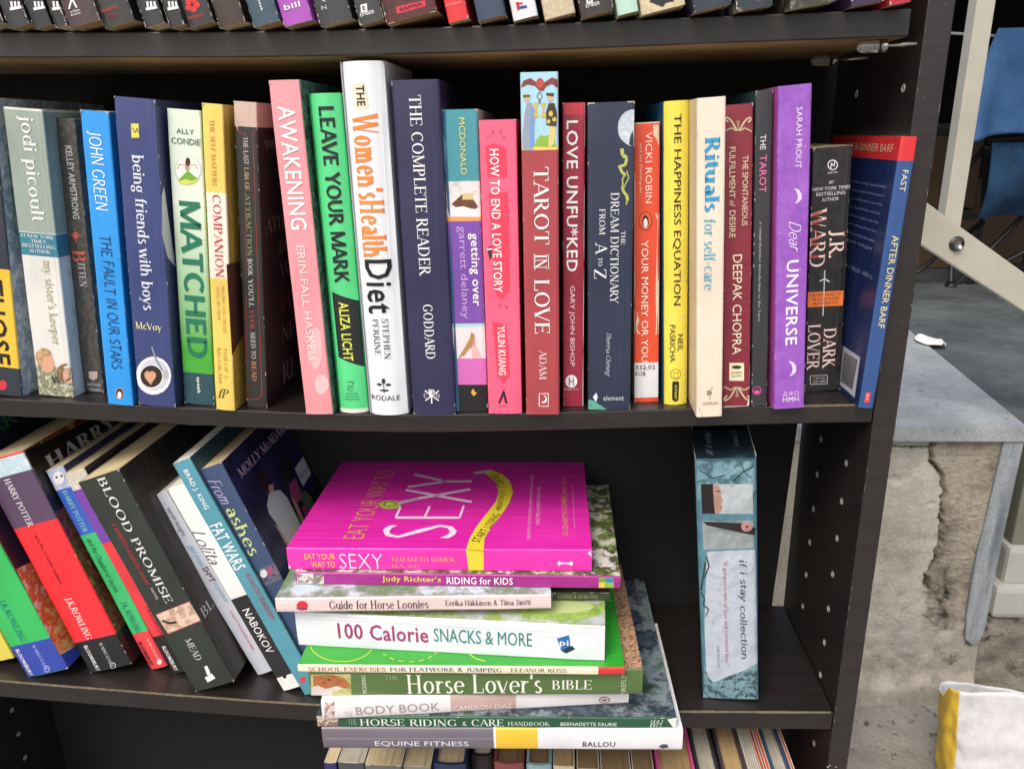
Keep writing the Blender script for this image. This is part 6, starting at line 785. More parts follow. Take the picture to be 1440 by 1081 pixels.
B(name='book',label='thick purple, red and black paperback leaning left, with white capitals on its black cover',loc=[-59.76,1.69,-24.47],h=20.25,w=4.01,d=12.9,cov='#fa1426',left='#fa1426',right='pic:5:#2b1c14,#5f5a2a,#8a1f24,#17130f,#c08a3c,#2a4a70',pages='cream',hard=0,bulge=0,row='low',bands=[(18.47,20.10,'pic:8:#d9ecf2,#b7d4e2,#f0f6f6',0),(14.24,18.65,'#5b4462',0),(-0.37,3.12,'#1d1f22',1)],items=[('P','cover_panel','R','#121113',1,[(0.32,20.12),(15.83,19.03),(19.79,14.35),(0.08,14.77)]),('T','title','S','HARRY POTTER',-0.34,18.43,-0.34,14.14,0.58,'#efeaf2','r'),('T','subtitle','S','and the Deathly Hallows',-0.43,13.34,-0.43,8.61,0.33,'#7a1018','r'),('T','author','S','J.K.ROWLING',-0.47,7.36,-0.47,3.26,0.68,'#ffe9e9','r'),('T','publisher','S','BLOOMSBURY',-1.11,2.70,-1.11,0.11,0.34,'#f2f2f2','sb'),('T','publisher','S','RAINCOAST',0.3,2.63,0.3,0.22,0.31,'#d4d6da','r'),('P','publisher_logo','S','#d4d6da',1,[(0.59,0.21),(0.53,0.12),(0.45,0.04),(0.35,-0.00),(0.26,-0.02),(0.18,-0.01),(0.11,0.02),(0.07,0.09),(0.06,0.18),(0.08,0.28),(0.12,0.38),(0.20,0.47),(0.28,0.53),(0.38,0.57),(0.47,0.58),(0.54,0.55),(0.60,0.49),(0.63,0.41),(0.62,0.31)]),('P','publisher_logo','S','#1d1f22',2,[(0.53,0.23),(0.48,0.16),(0.42,0.09),(0.35,0.05),(0.28,0.04),(0.21,0.04),(0.16,0.08),(0.13,0.13),(0.13,0.20),(0.14,0.28),(0.18,0.36),(0.24,0.42),(0.30,0.48),(0.37,0.50),(0.44,0.51),(0.50,0.49),(0.54,0.44),(0.56,0.38),(0.55,0.31)]),('T','cover_title','R','HARRY',1.75,18.31,11.55,18.31,1.40,'#d4cfc8','rb')],lean=-0.26)
B(name='book',label='slim blue, green and red banded paperback with an owl face near its top',loc=[-56.15,2.68,-25.09],h=19.53,w=1.57,d=12.9,cov='#30c470',left='#30c470',right='#1f2a5e',pages='cream',hard=0,bulge=0,row='low',bands=[(17.53,19.55,'pic:9:#c9cfe4,#aab4d8,#e6e6ee',0),(13.51,17.74,'#3560c8',0),(-0.23,3.75,'#f03a44',1)],items=[('P','picture','S','#e9e6ea',2,[(0.49,18.58),(0.38,18.42),(0.23,18.29),(0.06,18.21),(-0.11,18.19),(-0.27,18.21),(-0.39,18.30),(-0.46,18.42),(-0.49,18.58),(-0.45,18.75),(-0.36,18.92),(-0.22,19.06),(-0.06,19.16),(0.10,19.22),(0.27,19.22),(0.41,19.16),(0.51,19.05),(0.56,18.91),(0.55,18.75)]),('P','picture','S','#55536a',3,[(0.00,18.78),(-0.02,18.75),(-0.05,18.72),(-0.09,18.70),(-0.13,18.7),(-0.16,18.70),(-0.19,18.72),(-0.21,18.75),(-0.21,18.78),(-0.21,18.82),(-0.19,18.86),(-0.16,18.89),(-0.12,18.91),(-0.08,18.93),(-0.04,18.92),(-0.01,18.91),(0.00,18.89),(0.01,18.86),(0.01,18.82)]),('P','picture','S','#55536a',3,[(0.46,18.78),(0.43,18.74),(0.40,18.72),(0.36,18.70),(0.32,18.69),(0.29,18.70),(0.26,18.72),(0.24,18.75),(0.24,18.78),(0.24,18.82),(0.26,18.86),(0.29,18.89),(0.33,18.91),(0.37,18.92),(0.41,18.92),(0.44,18.91),(0.46,18.89),(0.47,18.85),(0.47,18.82)]),('T','title','S','HARRY POTTER',-0.05,17.56,-0.05,13.71,0.45,'#8fe6d8','r'),('T','subtitle','S','and the Chamber of Secrets',-0.11,13.12,-0.11,7.90,0.46,'#145c44','i'),('T','author','S','J.K. ROWLING',-0.07,6.91,-0.07,3.81,0.54,'#0f7468','r'),('T','publisher','S','BLOOMSBURY',-0.46,2.88,-0.46,0.36,0.31,'#2a1216','sb'),('T','publisher','S','RAINCOAST',0.38,2.97,0.38,0.89,0.24,'#ffc9c9','r'),('P','publisher_logo','S','#f3d9d9',1,[(0.56,0.53),(0.51,0.44),(0.43,0.37),(0.35,0.33),(0.27,0.31),(0.19,0.32),(0.13,0.36),(0.09,0.43),(0.08,0.51),(0.10,0.60),(0.14,0.69),(0.21,0.77),(0.29,0.82),(0.37,0.85),(0.45,0.86),(0.52,0.83),(0.57,0.78),(0.59,0.70),(0.59,0.62)]),('T','cover_title','R','AND THE CHAMBER',3.76,18.81,8.70,18.81,0.56,'#c02a34','r')],lean=-0.28)
B(name='book',label='purple, red and black paperback with crumpled white corner, behind the dark grey-green one',loc=[-53.94,2.37,-25.17],h=19.67,w=1.84,d=12.9,cov='#ee2f3c',left='#ee2f3c',right='#3a2430',pages='cream',hard=0,bulge=0,row='low',bands=[(17.73,19.74,'pic:9:#e3dccb,#cfc6b2,#f2ecdf',0),(13.20,18.12,'#7a3fae',0),(-0.01,3.89,'#1c1c1f',1)],items=[('T','publisher','S','BLOOMSBURY',-0.38,2.83,-0.38,0.28,0.34,'#f2f2f2','sb'),('T','author','S','J.K.ROWLING',0.09,6.81,0.09,3.57,0.47,'#8c1020','r')],lean=-0.30)
B(name='book',label='thick dark grey-green paperback leaning left with white capitals and a closed eye picture',loc=[-50.19,0.48,-25.05],h=20.16,w=3.66,d=13.2,cov='#2b332e',left='#2b332e',right='pic:3:#1f2a25,#2b2320,#3c2f28,#1c221f',pages='cream',hard=0,bulge=0,row='low',bands=(),items=[('T','title','S','BLOOD PROMISE',0.17,20.01,0.17,8.52,0.72,'#e8e8e4','r'),('T','subtitle','S','a vampire academy novel',-0.77,16.25,-0.77,10.46,0.69,'#c8303a','mi'),('T','subtitle','S','NOVEL',-0.64,10.14,-0.64,8.98,0.25,'#c9c9c4','s'),('T','author','S','MEAD',-0.02,4.96,-0.02,2.84,0.62,'#c9ccc8','r'),('P','picture','S','pic:8:#d8b49a,#e8cdb6,#b98d70,#efdccb',1,[(-1.50,7.78),(1.75,8.09),(1.81,6.19),(-1.40,5.84)]),('P','picture','S','#2a2320',2,[(-1.32,7.07),(-0.88,6.65),(-0.73,6.80),(-1.17,7.22)]),('P','picture','S','#2a2320',2,[(-0.83,6.63),(-0.20,6.57),(-0.14,6.76),(-0.77,6.82)]),('P','picture','S','#33292a',2,[(2.32,7.42),(2.26,7.33),(2.18,7.25),(2.09,7.20),(2.00,7.19),(1.92,7.20),(1.86,7.25),(1.83,7.32),(1.82,7.41),(1.85,7.51),(1.90,7.61),(1.97,7.70),(2.06,7.76),(2.14,7.79),(2.23,7.8),(2.30,7.76),(2.35,7.70),(2.37,7.62),(2.36,7.52)]),('P','picture','S','#b3303a',2,[(-1.56,7.78),(1.75,8.06),(1.75,8.11),(-1.55,7.82)]),('P','picture','S','#b3303a',2,[(-1.41,5.82),(1.81,6.16),(1.81,6.21),(-1.40,5.87)]),('P','publisher_logo','S','#f2f2f2',1,[(0.03,2.07),(0.33,2.13),(0.30,1.55),(0.19,1.21),(-0.09,1.30),(0.01,1.78)]),('P','publisher_logo','S','#f2f2f2',1,[(-0.39,1.10),(0.37,1.30),(0.44,0.77),(-0.39,0.58)]),('T','cover_title','R','BL',0.46,6.49,2.20,6.49,0.89,'#d8d8d4','r')],lean=-0.32)
B(name='book',label='slim pale lavender paperback with grey and blue lowercase lettering, leaning on the lower shelf',loc=[-46.94,3.0,-25.61],h=18.23,w=1.49,d=13.0,cov='#cfd3e0',left='#cfd3e0',right='#dcdde4',pages='white',hard=0,bulge=0,row='low',bands=(),items=[('T','author','S','sarah knight',0.10,16.86,0.10,14.18,0.48,'#6f7384','s'),('T','title','S','get your',0.07,13.27,0.07,11.11,0.59,'#68b8dc','i'),('T','title','S','SH*T',0.22,11.07,0.22,9.57,0.59,'#4a3038','sb'),('T','title','S','together',0.33,9.46,0.33,7.40,0.53,'#78bede','i'),('T','subtitle','S','A NO F**KS GIVEN GUIDE',0.22,6.62,0.22,2.52,0.23,'#d0506a','s')],lean=-0.37)
B(name='book',label='leaning white paperback with a handwritten title above a black panel',loc=[-43.87,1.31,-25.70],h=19.93,w=1.95,d=13.0,cov='#f3f3f0',left='#f3f3f0',right='#e6e6e2',pages='white',hard=0,bulge=0,row='low',bands=[(1.36,9.44,'#26262a',0)],items=[('T','title','S','Lolita',-0.47,16.02,-0.47,12.77,1.07,'#2c2c30','mi'),('T','author','S','NABOKOV',-0.17,8.27,-0.17,3.84,0.68,'#f2f2f2','s'),('P','publisher_logo','S','#1c1c1e',1,[(-0.03,1.24),(-0.07,1.19),(-0.11,1.15),(-0.17,1.12),(-0.23,1.12),(-0.28,1.13),(-0.32,1.16),(-0.34,1.21),(-0.35,1.26),(-0.34,1.32),(-0.31,1.37),(-0.27,1.42),(-0.22,1.45),(-0.16,1.47),(-0.10,1.46),(-0.06,1.44),(-0.02,1.40),(-0.01,1.35),(-0.01,1.30)])],lean=-0.36)
B(name='book',label='teal blue slim paperback with bold white capitals, leaning between the white and the navy books',loc=[-42.18,0.98,-25.90],h=22.48,w=1.51,d=13.0,cov='#4f9cb0',left='#4f9cb0',right='#2d4c58',pages='white',hard=0,bulge=0,row='low',bands=(),items=[('T','author','S','BRAD J. KING',-0.06,21.73,-0.06,18.23,0.51,'#eaf4f6','sb'),('T','title','S','FAT WARS',-0.07,16.86,-0.07,12.62,1.05,'#f0f8fa','sb'),('T','subtitle','S','45 DAYS TO TRANSFORM',0.23,12.12,0.23,7.69,0.44,'#b23a50','s'),('P','publisher_logo','S','#e0323c',1,[(-0.32,1.72),(0.13,1.71),(0.02,1.22),(-0.44,1.24)])],lean=-0.36)
B(name='book',label='thick navy paperback with yellow-green letters and a cover couple seen from behind',loc=[-40.95,1.43,-25.88],h=21.61,w=2.05,d=13.3,cov='#3a4f74',left='#3a4f74',right='pic:1.5:#1a2148,#262c5a,#141a38,#23222e',pages='cream',hard=0,bulge=0,row='low',bands=(),items=[('T','title','S','From',-0.21,20.59,-0.21,18.36,0.96,'#c3bde0','mi'),('T','title','S','ashes',-0.02,17.96,-0.02,13.60,1.04,'#cfe08a','r'),('P','picture','S','pic:14:#3a3f5a,#6a6a80,#23232c',1,[(-0.45,12.35),(1.26,12.44),(1.16,10.97),(-0.56,10.73)]),('P','picture','S','#d8dade',2,[(0.08,11.76),(0.00,11.65),(-0.08,11.56),(-0.19,11.50),(-0.30,11.49),(-0.39,11.51),(-0.47,11.57),(-0.51,11.65),(-0.52,11.77),(-0.49,11.88),(-0.43,12.00),(-0.35,12.10),(-0.25,12.17),(-0.14,12.21),(-0.04,12.21),(0.04,12.17),(0.10,12.09),(0.13,11.99),(0.12,11.87)]),('P','picture','S','#b0447a',2,[(0.63,11.84),(0.56,11.73),(0.48,11.64),(0.39,11.58),(0.30,11.56),(0.22,11.57),(0.16,11.62),(0.13,11.71),(0.14,11.81),(0.17,11.93),(0.23,12.05),(0.31,12.15),(0.4,12.22),(0.49,12.26),(0.57,12.27),(0.64,12.23),(0.68,12.16),(0.70,12.07),(0.68,11.96)]),('P','picture','S','#9aa08c',2,[(1.16,11.73),(1.10,11.64),(1.02,11.56),(0.94,11.52),(0.85,11.50),(0.77,11.52),(0.72,11.57),(0.68,11.64),(0.67,11.73),(0.70,11.83),(0.75,11.92),(0.81,12.01),(0.90,12.07),(0.98,12.10),(1.07,12.10),(1.13,12.07),(1.18,12.01),(1.20,11.92),(1.19,11.83)]),('T','author','R','MOLLY McADAMS',1.42,19.88,12.20,19.88,0.84,'#d4ccd4','r'),('P','picture','R','#d3d3da',1,[(4.09,16.72),(4.90,16.57),(5.99,16.08),(6.45,15.05),(6.39,12.03),(3.20,12.26),(2.99,13.30),(2.98,14.49),(2.67,15.56),(2.99,16.21)]),('P','picture','R','#2a2024',2,[(5.08,17.45),(4.80,17.28),(4.47,17.17),(4.13,17.13),(3.81,17.17),(3.55,17.27),(3.38,17.44),(3.30,17.65),(3.34,17.88),(3.48,18.10),(3.72,18.29),(4.02,18.44),(4.35,18.52),(4.69,18.53),(4.99,18.46),(5.22,18.33),(5.35,18.13),(5.37,17.91),(5.28,17.67)]),('P','picture','R','#c79a88',2,[(2.69,14.66),(3.01,13.99),(3.24,11.88),(2.84,11.98)]),('P','picture','R','#c49c8c',1,[(4.56,17.23),(5.43,17.00),(4.95,16.48),(4.14,16.62)]),('P','picture','R','#2c1c20',2,[(9.76,16.45),(9.42,16.25),(9.02,16.13),(8.60,16.09),(8.21,16.14),(7.9,16.27),(7.68,16.46),(7.59,16.70),(7.63,16.96),(7.80,17.21),(8.08,17.43),(8.44,17.60),(8.85,17.69),(9.26,17.69),(9.63,17.61),(9.91,17.45),(10.08,17.23),(10.11,16.97),(10.00,16.70)]),('P','picture','R','#b53f7c',1,[(7.68,15.72),(9.28,15.65),(9.15,14.37),(8.50,13.74),(7.54,14.04),(7.11,14.85)]),('P','picture','R','#c79a88',1,[(7.11,14.85),(7.54,14.04),(7.33,12.00),(6.61,12.19)]),('P','picture','R','#b53f7c',1,[(7.98,13.35),(9.25,12.96),(9.13,11.97),(8.42,11.76),(7.50,11.98)]),('P','picture','R','#6f7a66',2,[(8.80,14.26),(9.86,14.01),(10.46,12.93),(9.78,12.14),(8.55,13.04)]),('P','price_sticker','R','#20255c',3,[(11.15,17.36),(11.95,17.22),(12.34,14.28),(10.95,13.59),(9.98,14.09),(10.06,16.53)]),('P','price_sticker','R','#dcdde4',4,[(9.94,16.29),(12.46,16.38),(12.34,14.59),(9.86,14.46)]),('T','price','R','$5.00',10.11,15.33,12.21,15.33,0.29,'#3c3c44','s')],lean=-0.34)
B(name='book',label='grey, yellow and white banded hardback at the bottom of the lying stack',loc=[-12.42,-4.08,-25.07],h=27.04,w=1.95,d=13.0,cov='#ececf0',left='#ececf0',right='#ececf0',pages='white',hard=1,bulge=0.1,row='stack',bands=[(14.07,27.21,'#716a74',1),(10.77,13.91,'#f0c214',1)],items=[('T','title','S','EQUINE FITNESS',-0.40,23.07,-0.40,15.96,0.56,'#e9e9f2','s'),('T','author','S','BALLOU',-0.34,7.42,-0.34,4.98,0.49,'#4c4c52','sb'),('P','publisher_logo','S','#4c4c52',1,[(-0.58,1.75),(-0.32,1.50),(-0.32,1.13),(-0.64,1.01),(-0.78,1.43)]),('P','crease','S','#a49eaa',2,[(0.03,26.77),(0.09,14.18),(0.14,14.17),(0.09,26.77)])],yaw=0.03)
B(name='book',label='large dark green paperback with a dark landscape cover, second from bottom of the stack',loc=[-12.90,-3.94,-23.62],h=26.90,w=0.94,d=18.4,cov='#22583c',left='#22583c',right='pic:1.6:#2e3c48,#4a5c6e,#27313a,#7d8c94,#3a5a44,#1e262c',pages='white',hard=0,bulge=0,row='stack',bands=(),items=[('T','title','S','THE',0.03,24.53,0.03,23.83,0.52,'#8fae98','r'),('T','title','S','HORSE RIDING',-0.01,23.61,-0.01,16.38,0.65,'#e3ecdf','r'),('T','title','S','&',-0.09,15.90,-0.09,15.58,0.39,'#e3ecdf','r'),('T','title','S','CARE',-0.00,15.21,-0.00,12.82,0.65,'#e3ecdf','r'),('T','title','S','HANDBOOK',-0.06,12.50,-0.06,9.37,0.39,'#d4e2d0','r'),('T','author','S','BERNADETTE FAURIE',-0.09,8.58,-0.09,4.41,0.32,'#e3ecdf','s'),('T','publisher_logo','S','WH',-0.02,1.95,-0.02,1.01,0.71,'#cfe0d4','mi'),('P','torn_corner','S','#e6e6e2',1,[(0.36,0.71),(0.56,0.04),(-0.34,0.00),(-0.47,0.20)]),('P','picture','S','pic:12:#b0786a,#e0c8b8,#6a3c30,#efe6e0',1,[(0.64,26.79),(0.65,25.22),(-0.46,25.33),(-0.47,26.90)]),('T','cover_author','R','BERNADETTE FAURIE',12.58,0.69,20.35,0.69,0.54,'#8d949c','s')],yaw=0.03)
B(name='book',label='white and dusty pink hardback set at an angle in the lower part of the stack',loc=[-16.33,-2.62,-22.30],h=22.96,w=1.7,d=13.0,cov='#ece8e8',left='#ece8e8',right='#ece8e8',pages='white',hard=1,bulge=0.1,row='stack',bands=[(8.52,13.42,'#c9aca6',0)],items=[('T','title','S','THE',-0.39,21.34,-0.39,20.71,0.58,'#d4d0d2','s'),('T','title','S','BODY BOOK',-0.11,20.47,-0.11,14.25,0.77,'#a99ca2','s'),('T','author','S','CAMERON DIAZ',-0.36,13.20,-0.36,8.83,0.45,'#f0e4e2','s'),('P','publisher_logo','S','#8a6464',1,[(-0.36,1.41),(-0.47,1.43),(-0.56,1.50),(-0.62,1.60),(-0.66,1.73),(-0.66,1.88),(-0.62,2.01),(-0.56,2.13),(-0.46,2.22),(-0.36,2.27),(-0.25,2.27),(-0.15,2.23),(-0.08,2.14),(-0.02,2.02),(-0.01,1.89),(-0.02,1.74),(-0.08,1.61),(-0.16,1.51),(-0.25,1.44)]),('P','publisher_logo','S','#ece8e8',2,[(-0.35,1.52),(-0.43,1.54),(-0.49,1.59),(-0.54,1.66),(-0.56,1.76),(-0.56,1.87),(-0.53,1.97),(-0.49,2.06),(-0.42,2.13),(-0.35,2.16),(-0.28,2.16),(-0.21,2.13),(-0.15,2.07),(-0.12,1.98),(-0.10,1.87),(-0.12,1.77),(-0.15,1.67),(-0.21,1.59),(-0.28,1.54)]),('P','publisher_logo','S','#8a6464',3,[(-0.35,1.63),(-0.39,1.64),(-0.42,1.67),(-0.45,1.72),(-0.46,1.79),(-0.46,1.86),(-0.45,1.93),(-0.42,1.99),(-0.38,2.03),(-0.34,2.06),(-0.30,2.06),(-0.26,2.04),(-0.23,1.99),(-0.21,1.93),(-0.20,1.86),(-0.21,1.79),(-0.23,1.73),(-0.26,1.68),(-0.30,1.64)]),('P','picture','S','pic:12:#c8a290,#e9dcd6,#8a5a4a,#f2eeee',1,[(1.12,22.66),(1.14,21.93),(-0.77,22.11),(-0.79,22.85)])],yaw=0.11)
B(name='book',label='thick olive green paperback in the stack with a horse pictured at its left end',loc=[-15.45,-3.52,-20.36],h=24.65,w=2.18,d=14.5,cov='#56743c',left='#56743c',right='pic:16:#a9805c,#7a5238,#d0ab84,#5a3c28,#c49870',pages='white',hard=0,bulge=0,row='stack',bands=(),items=[('P','picture','S','pic:12:#a9ae62,#c2bf7c,#8f9a4c',1,[(0.82,24.45),(0.86,21.48),(-1.04,21.60),(-1.09,24.65)]),('P','picture','S','pic:9:#9c5628,#b9713c,#7c4420',2,[(0.75,24.30),(0.81,22.81),(0.49,21.99),(0.04,21.66),(-0.40,21.70),(-0.39,22.18),(-0.20,22.80),(-0.71,23.49),(-0.57,24.38)]),('P','picture','S','pic:9:#e6e2dc,#cfc8be,#f4f2ee',3,[(-0.32,24.52),(-0.13,24.07),(-0.45,23.46),(-0.20,22.59),(-0.39,22.13),(-0.65,22.84),(-1.03,23.09),(-1.02,24.59)]),('P','picture','S','#2a1a14',4,[(0.37,23.07),(0.34,23.08),(0.31,23.10),(0.29,23.12),(0.28,23.15),(0.28,23.19),(0.29,23.22),(0.30,23.24),(0.33,23.26),(0.35,23.26),(0.38,23.26),(0.41,23.25),(0.43,23.23),(0.45,23.20),(0.46,23.17),(0.45,23.14),(0.44,23.11),(0.42,23.09),(0.4,23.08)]),('T','publisher','S','PICKERING',-0.85,20.56,0.73,20.56,0.31,'#dfe8cc','s'),('T','title','S','THE',0.53,18.98,0.53,17.97,0.44,'#9db184','r'),('T','title','S',"Horse Lover's", -0.07,17.38,-0.07,7.38,1.71,'#eef2e2','r'),('T','title','S','BIBLE',-0.17,6.65,-0.17,3.72,0.82,'#eef2e2','r'),('T','publisher','S','FIREFLY',-1.08,1.40,0.68,1.40,0.36,'#c4d0b0','s')],yaw=0.04)
B(name='book',label='thin bright green paperback with a cream spine and yellow track lines on its cover',loc=[-16.85,-4.16,-18.96],h=23.90,w=0.62,d=14.0,cov='#efe9c8',left='#efe9c8',right='#20a620',pages='white',hard=0,bulge=0,row='stack',bands=[(-0.04,1.89,'#dc2a2a',0)],items=[('T','title','S','SCHOOL EXERCISES',0.04,23.12,0.04,17.38,0.40,'#b8504c','r'),('T','title','S','FOR FLATWORK & JUMPING',0.05,17.07,0.05,8.89,0.40,'#44508c','r'),('T','author','S','ELEANOR ROSS',0.07,8.22,0.07,4.20,0.37,'#6c6c4c','r'),('P','track_line','R','#c8d83a',2,[(1.88,18.82),(1.38,19.00),(1.31,18.94),(1.81,18.76)]),('P','track_line','R','#c8d83a',2,[(1.39,19.00),(0.97,19.33),(0.89,19.28),(1.30,18.95)]),('P','track_line','R','#c8d83a',2,[(0.98,19.33),(0.68,19.79),(0.59,19.74),(0.89,19.28)]),('P','track_line','R','#c8d83a',2,[(0.68,19.78),(0.51,20.34),(0.42,20.30),(0.59,19.75)]),('P','track_line','R','#c8d83a',2,[(0.51,20.33),(0.48,20.95),(0.39,20.92),(0.42,20.31)]),('P','track_line','R','#c8d83a',2,[(0.48,20.94),(0.59,21.58),(0.50,21.56),(0.39,20.93)]),('P','track_line','R','#c8d83a',2,[(0.59,21.57),(0.84,22.20),(0.75,22.19),(0.50,21.57)]),('P','track_line','R','#c8d83a',2,[(0.84,22.19),(1.21,22.76),(1.12,22.76),(0.75,22.20)]),('P','track_line','R','#c8d83a',2,[(1.20,22.75),(1.67,23.23),(1.60,23.25),(1.13,22.77)]),('P','track_line','R','#c8d83a',2,[(1.66,23.22),(2.20,23.57),(2.15,23.61),(1.61,23.26)]),('P','track_line','R','#c8d83a',2,[(1.75,13.83),(1.42,13.98),(1.36,13.92),(1.69,13.78)]),('P','track_line','R','#c8d83a',2,[(1.19,14.14),(0.94,14.41),(0.85,14.37),(1.11,14.10)]),('P','track_line','R','#c8d83a',2,[(0.78,14.66),(0.63,15.03),(0.53,15.00),(0.68,14.63)]),('P','track_line','R','#c8d83a',2,[(0.55,15.35),(0.52,15.76),(0.43,15.74),(0.46,15.33)]),('P','track_line','R','#c8d83a',2,[(0.54,16.11),(0.64,16.53),(0.54,16.53),(0.45,16.10)]),('P','track_line','R','#c8d83a',2,[(0.75,16.86),(0.96,17.25),(0.87,17.25),(0.66,16.87)]),('P','track_line','R','#c8d83a',2,[(1.16,17.53),(1.45,17.83),(1.38,17.85),(1.08,17.55)]),('P','track_line','R','#c8d83a',2,[(1.35,11.36),(0.87,10.89),(0.96,10.86),(1.45,11.32)]),('P','track_line','R','#c8d83a',2,[(0.86,10.88),(0.55,10.12),(0.66,10.11),(0.97,10.87)])],yaw=0.02)
B(name='book',label='thick white paperback with pink and teal lettering, in the middle of the stack',loc=[-18.26,-3.51,-17.17],h=23.18,w=2.95,d=13.0,cov='#e9eef4',left='#e9eef4',right='pic:1.2:#d9dde4,#b9c0c4,#8fae3c,#c9ced2,#a7b0a8',pages='white',hard=0,bulge=0,row='stack',bands=(),items=[('T','title','S','100 Calorie',0.06,19.95,0.06,13.02,1.38,'#b02a78','sb'),('T','title','S','SNACKS & MORE',0.10,12.59,0.10,5.28,1.17,'#2a8a84','s'),('P','publisher_logo','S','#1d6fb8',1,[(0.33,3.46),(0.69,2.58),(-0.03,2.48),(-0.50,2.12),(-0.91,2.84),(-0.68,3.16)]),('P','publisher_logo','S','#20303a',2,[(-0.68,3.16),(-0.27,2.48),(-0.50,2.12),(-0.91,2.79)]),('T','publisher_logo','S','pil',-0.05,3.26,-0.05,2.38,0.66,'#f2f2f2','sb'),('P','torn_edge','S','#d8d2c4',1,[(1.57,1.92),(1.48,1.46),(1.7,0.80),(1.68,0.09),(1.50,-0.00),(1.34,0.80),(1.28,1.82)]),('P','cover_picture','R','pic:3:#7fa83a,#a9c860,#5f8a2a',1,[(2.03,0.03),(1.61,0.20),(1.21,0.69),(0.88,1.44),(0.65,2.37),(0.54,3.38),(0.55,4.38),(0.70,5.25),(0.97,5.91),(1.33,6.29),(1.74,6.33),(2.16,6.03),(2.54,5.41),(2.85,4.54),(3.03,3.52),(3.08,2.46),(2.98,1.48),(2.75,0.70),(2.42,0.20)]),('P','cover_picture','R','#c3d68c',2,[(2.42,0.83),(2.14,0.95),(1.88,1.32),(1.65,1.89),(1.49,2.59),(1.41,3.36),(1.42,4.12),(1.51,4.78),(1.68,5.28),(1.91,5.56),(2.18,5.58),(2.46,5.35),(2.71,4.88),(2.91,4.22),(3.04,3.45),(3.08,2.66),(3.02,1.92),(2.88,1.34),(2.67,0.96)])],yaw=-0.05)
B(name='book',label='thin dark olive book pushed back in the stack, only its right end visible',loc=[-17.70,-0.28,-15.32],h=13.94,w=0.75,d=11.0,cov='#3c4a2a',left='#3c4a2a',right='#3c4a2a',pages='cream',hard=0,bulge=0,row='stack',bands=(),items=[('T','publisher','S','LYONS & BURFORD',0.04,3.92,0.04,0.91,0.31,'#a9ad80','r'),('P','publisher_logo','S','#a9ad80',2,[(-0.23,4.38),(0.32,4.32),(0.33,4.37),(-0.22,4.43)]),('P','publisher_logo','S','#a9ad80',2,[(0.29,4.35),(0.29,4.13),(0.36,4.13),(0.36,4.35)])],yaw=0.03)
B(name='book',label='thin pale pink paperback in the stack with a small red emblem at its left',loc=[-22.13,-2.51,-14.35],h=20.16,w=1.17,d=12.5,cov='#f0d5d4',left='#f0d5d4',right='pic:2:#b8d2e2,#c8d8e0,#8f9a90,#5f8a50,#b9a8a8',pages='white',hard=0,bulge=0,row='stack',bands=(),items=[('P','emblem','S','#e02a3a',1,[(-0.01,17.79),(-0.15,17.82),(-0.27,17.90),(-0.36,18.01),(-0.42,18.15),(-0.43,18.28),(-0.39,18.41),(-0.31,18.52),(-0.20,18.59),(-0.07,18.62),(0.06,18.61),(0.19,18.55),(0.30,18.45),(0.37,18.33),(0.41,18.19),(0.39,18.06),(0.34,17.94),(0.24,17.85),(0.12,17.79)]),('P','emblem','S','#3a3a7a',2,[(-0.30,18.66),(-0.37,17.88),(-0.25,17.86),(-0.18,18.64)]),('T','title','S','Guide for Horse Loonies',-0.00,16.22,-0.00,8.96,0.72,'#4a3c40','r'),('T','author','S','Eerika Häkkinen & Tiina Jäntti',0.02,7.72,0.02,1.49,0.51,'#4a3c40','r')],yaw=0.05)
B(name='book',label='slim purple-magenta paperback with yellow and white title, just under the top book',loc=[-17.09,-1.60,-13.25],h=24.22,w=1.02,d=15.29,cov='#a8188c',left='#a8188c',right='pic:3:#5c3a2a,#d9d2c8,#6f8a44,#3e2a20,#e6e2da,#8a6a54',pages='white',hard=0,bulge=0,row='stack',bands=(),items=[('P','picture','S','pic:9:#c9c4c0,#6a4c3e,#efe9e4,#3a2c26',1,[(0.46,24.06),(0.43,22.00),(-0.48,22.09),(-0.45,24.16)]),('T','title','S',"Judy Richter's", 0.05,17.62,0.05,13.19,0.60,'#f6d43a','sb'),('T','title','S','RIDING for KIDS',0.02,12.77,0.02,7.86,0.60,'#f2f2f2','sb'),('P','publisher_logo','S','#8ab83a',1,[(0.42,1.56),(0.43,0.48),(-0.40,0.46),(-0.41,1.55)]),('P','publisher_logo','S','#4f9ac8',2,[(0.42,1.05),(0.43,0.48),(0.01,0.47),(0.01,1.04)]),('P','publisher_logo','S','#f0c83a',2,[(0.00,1.56),(0.00,1.14),(-0.41,1.14),(-0.41,1.55)]),('T','publisher','S','HORSES',0.24,1.51,0.24,0.53,0.17,'#2c4a1c','s')],yaw=0.00)
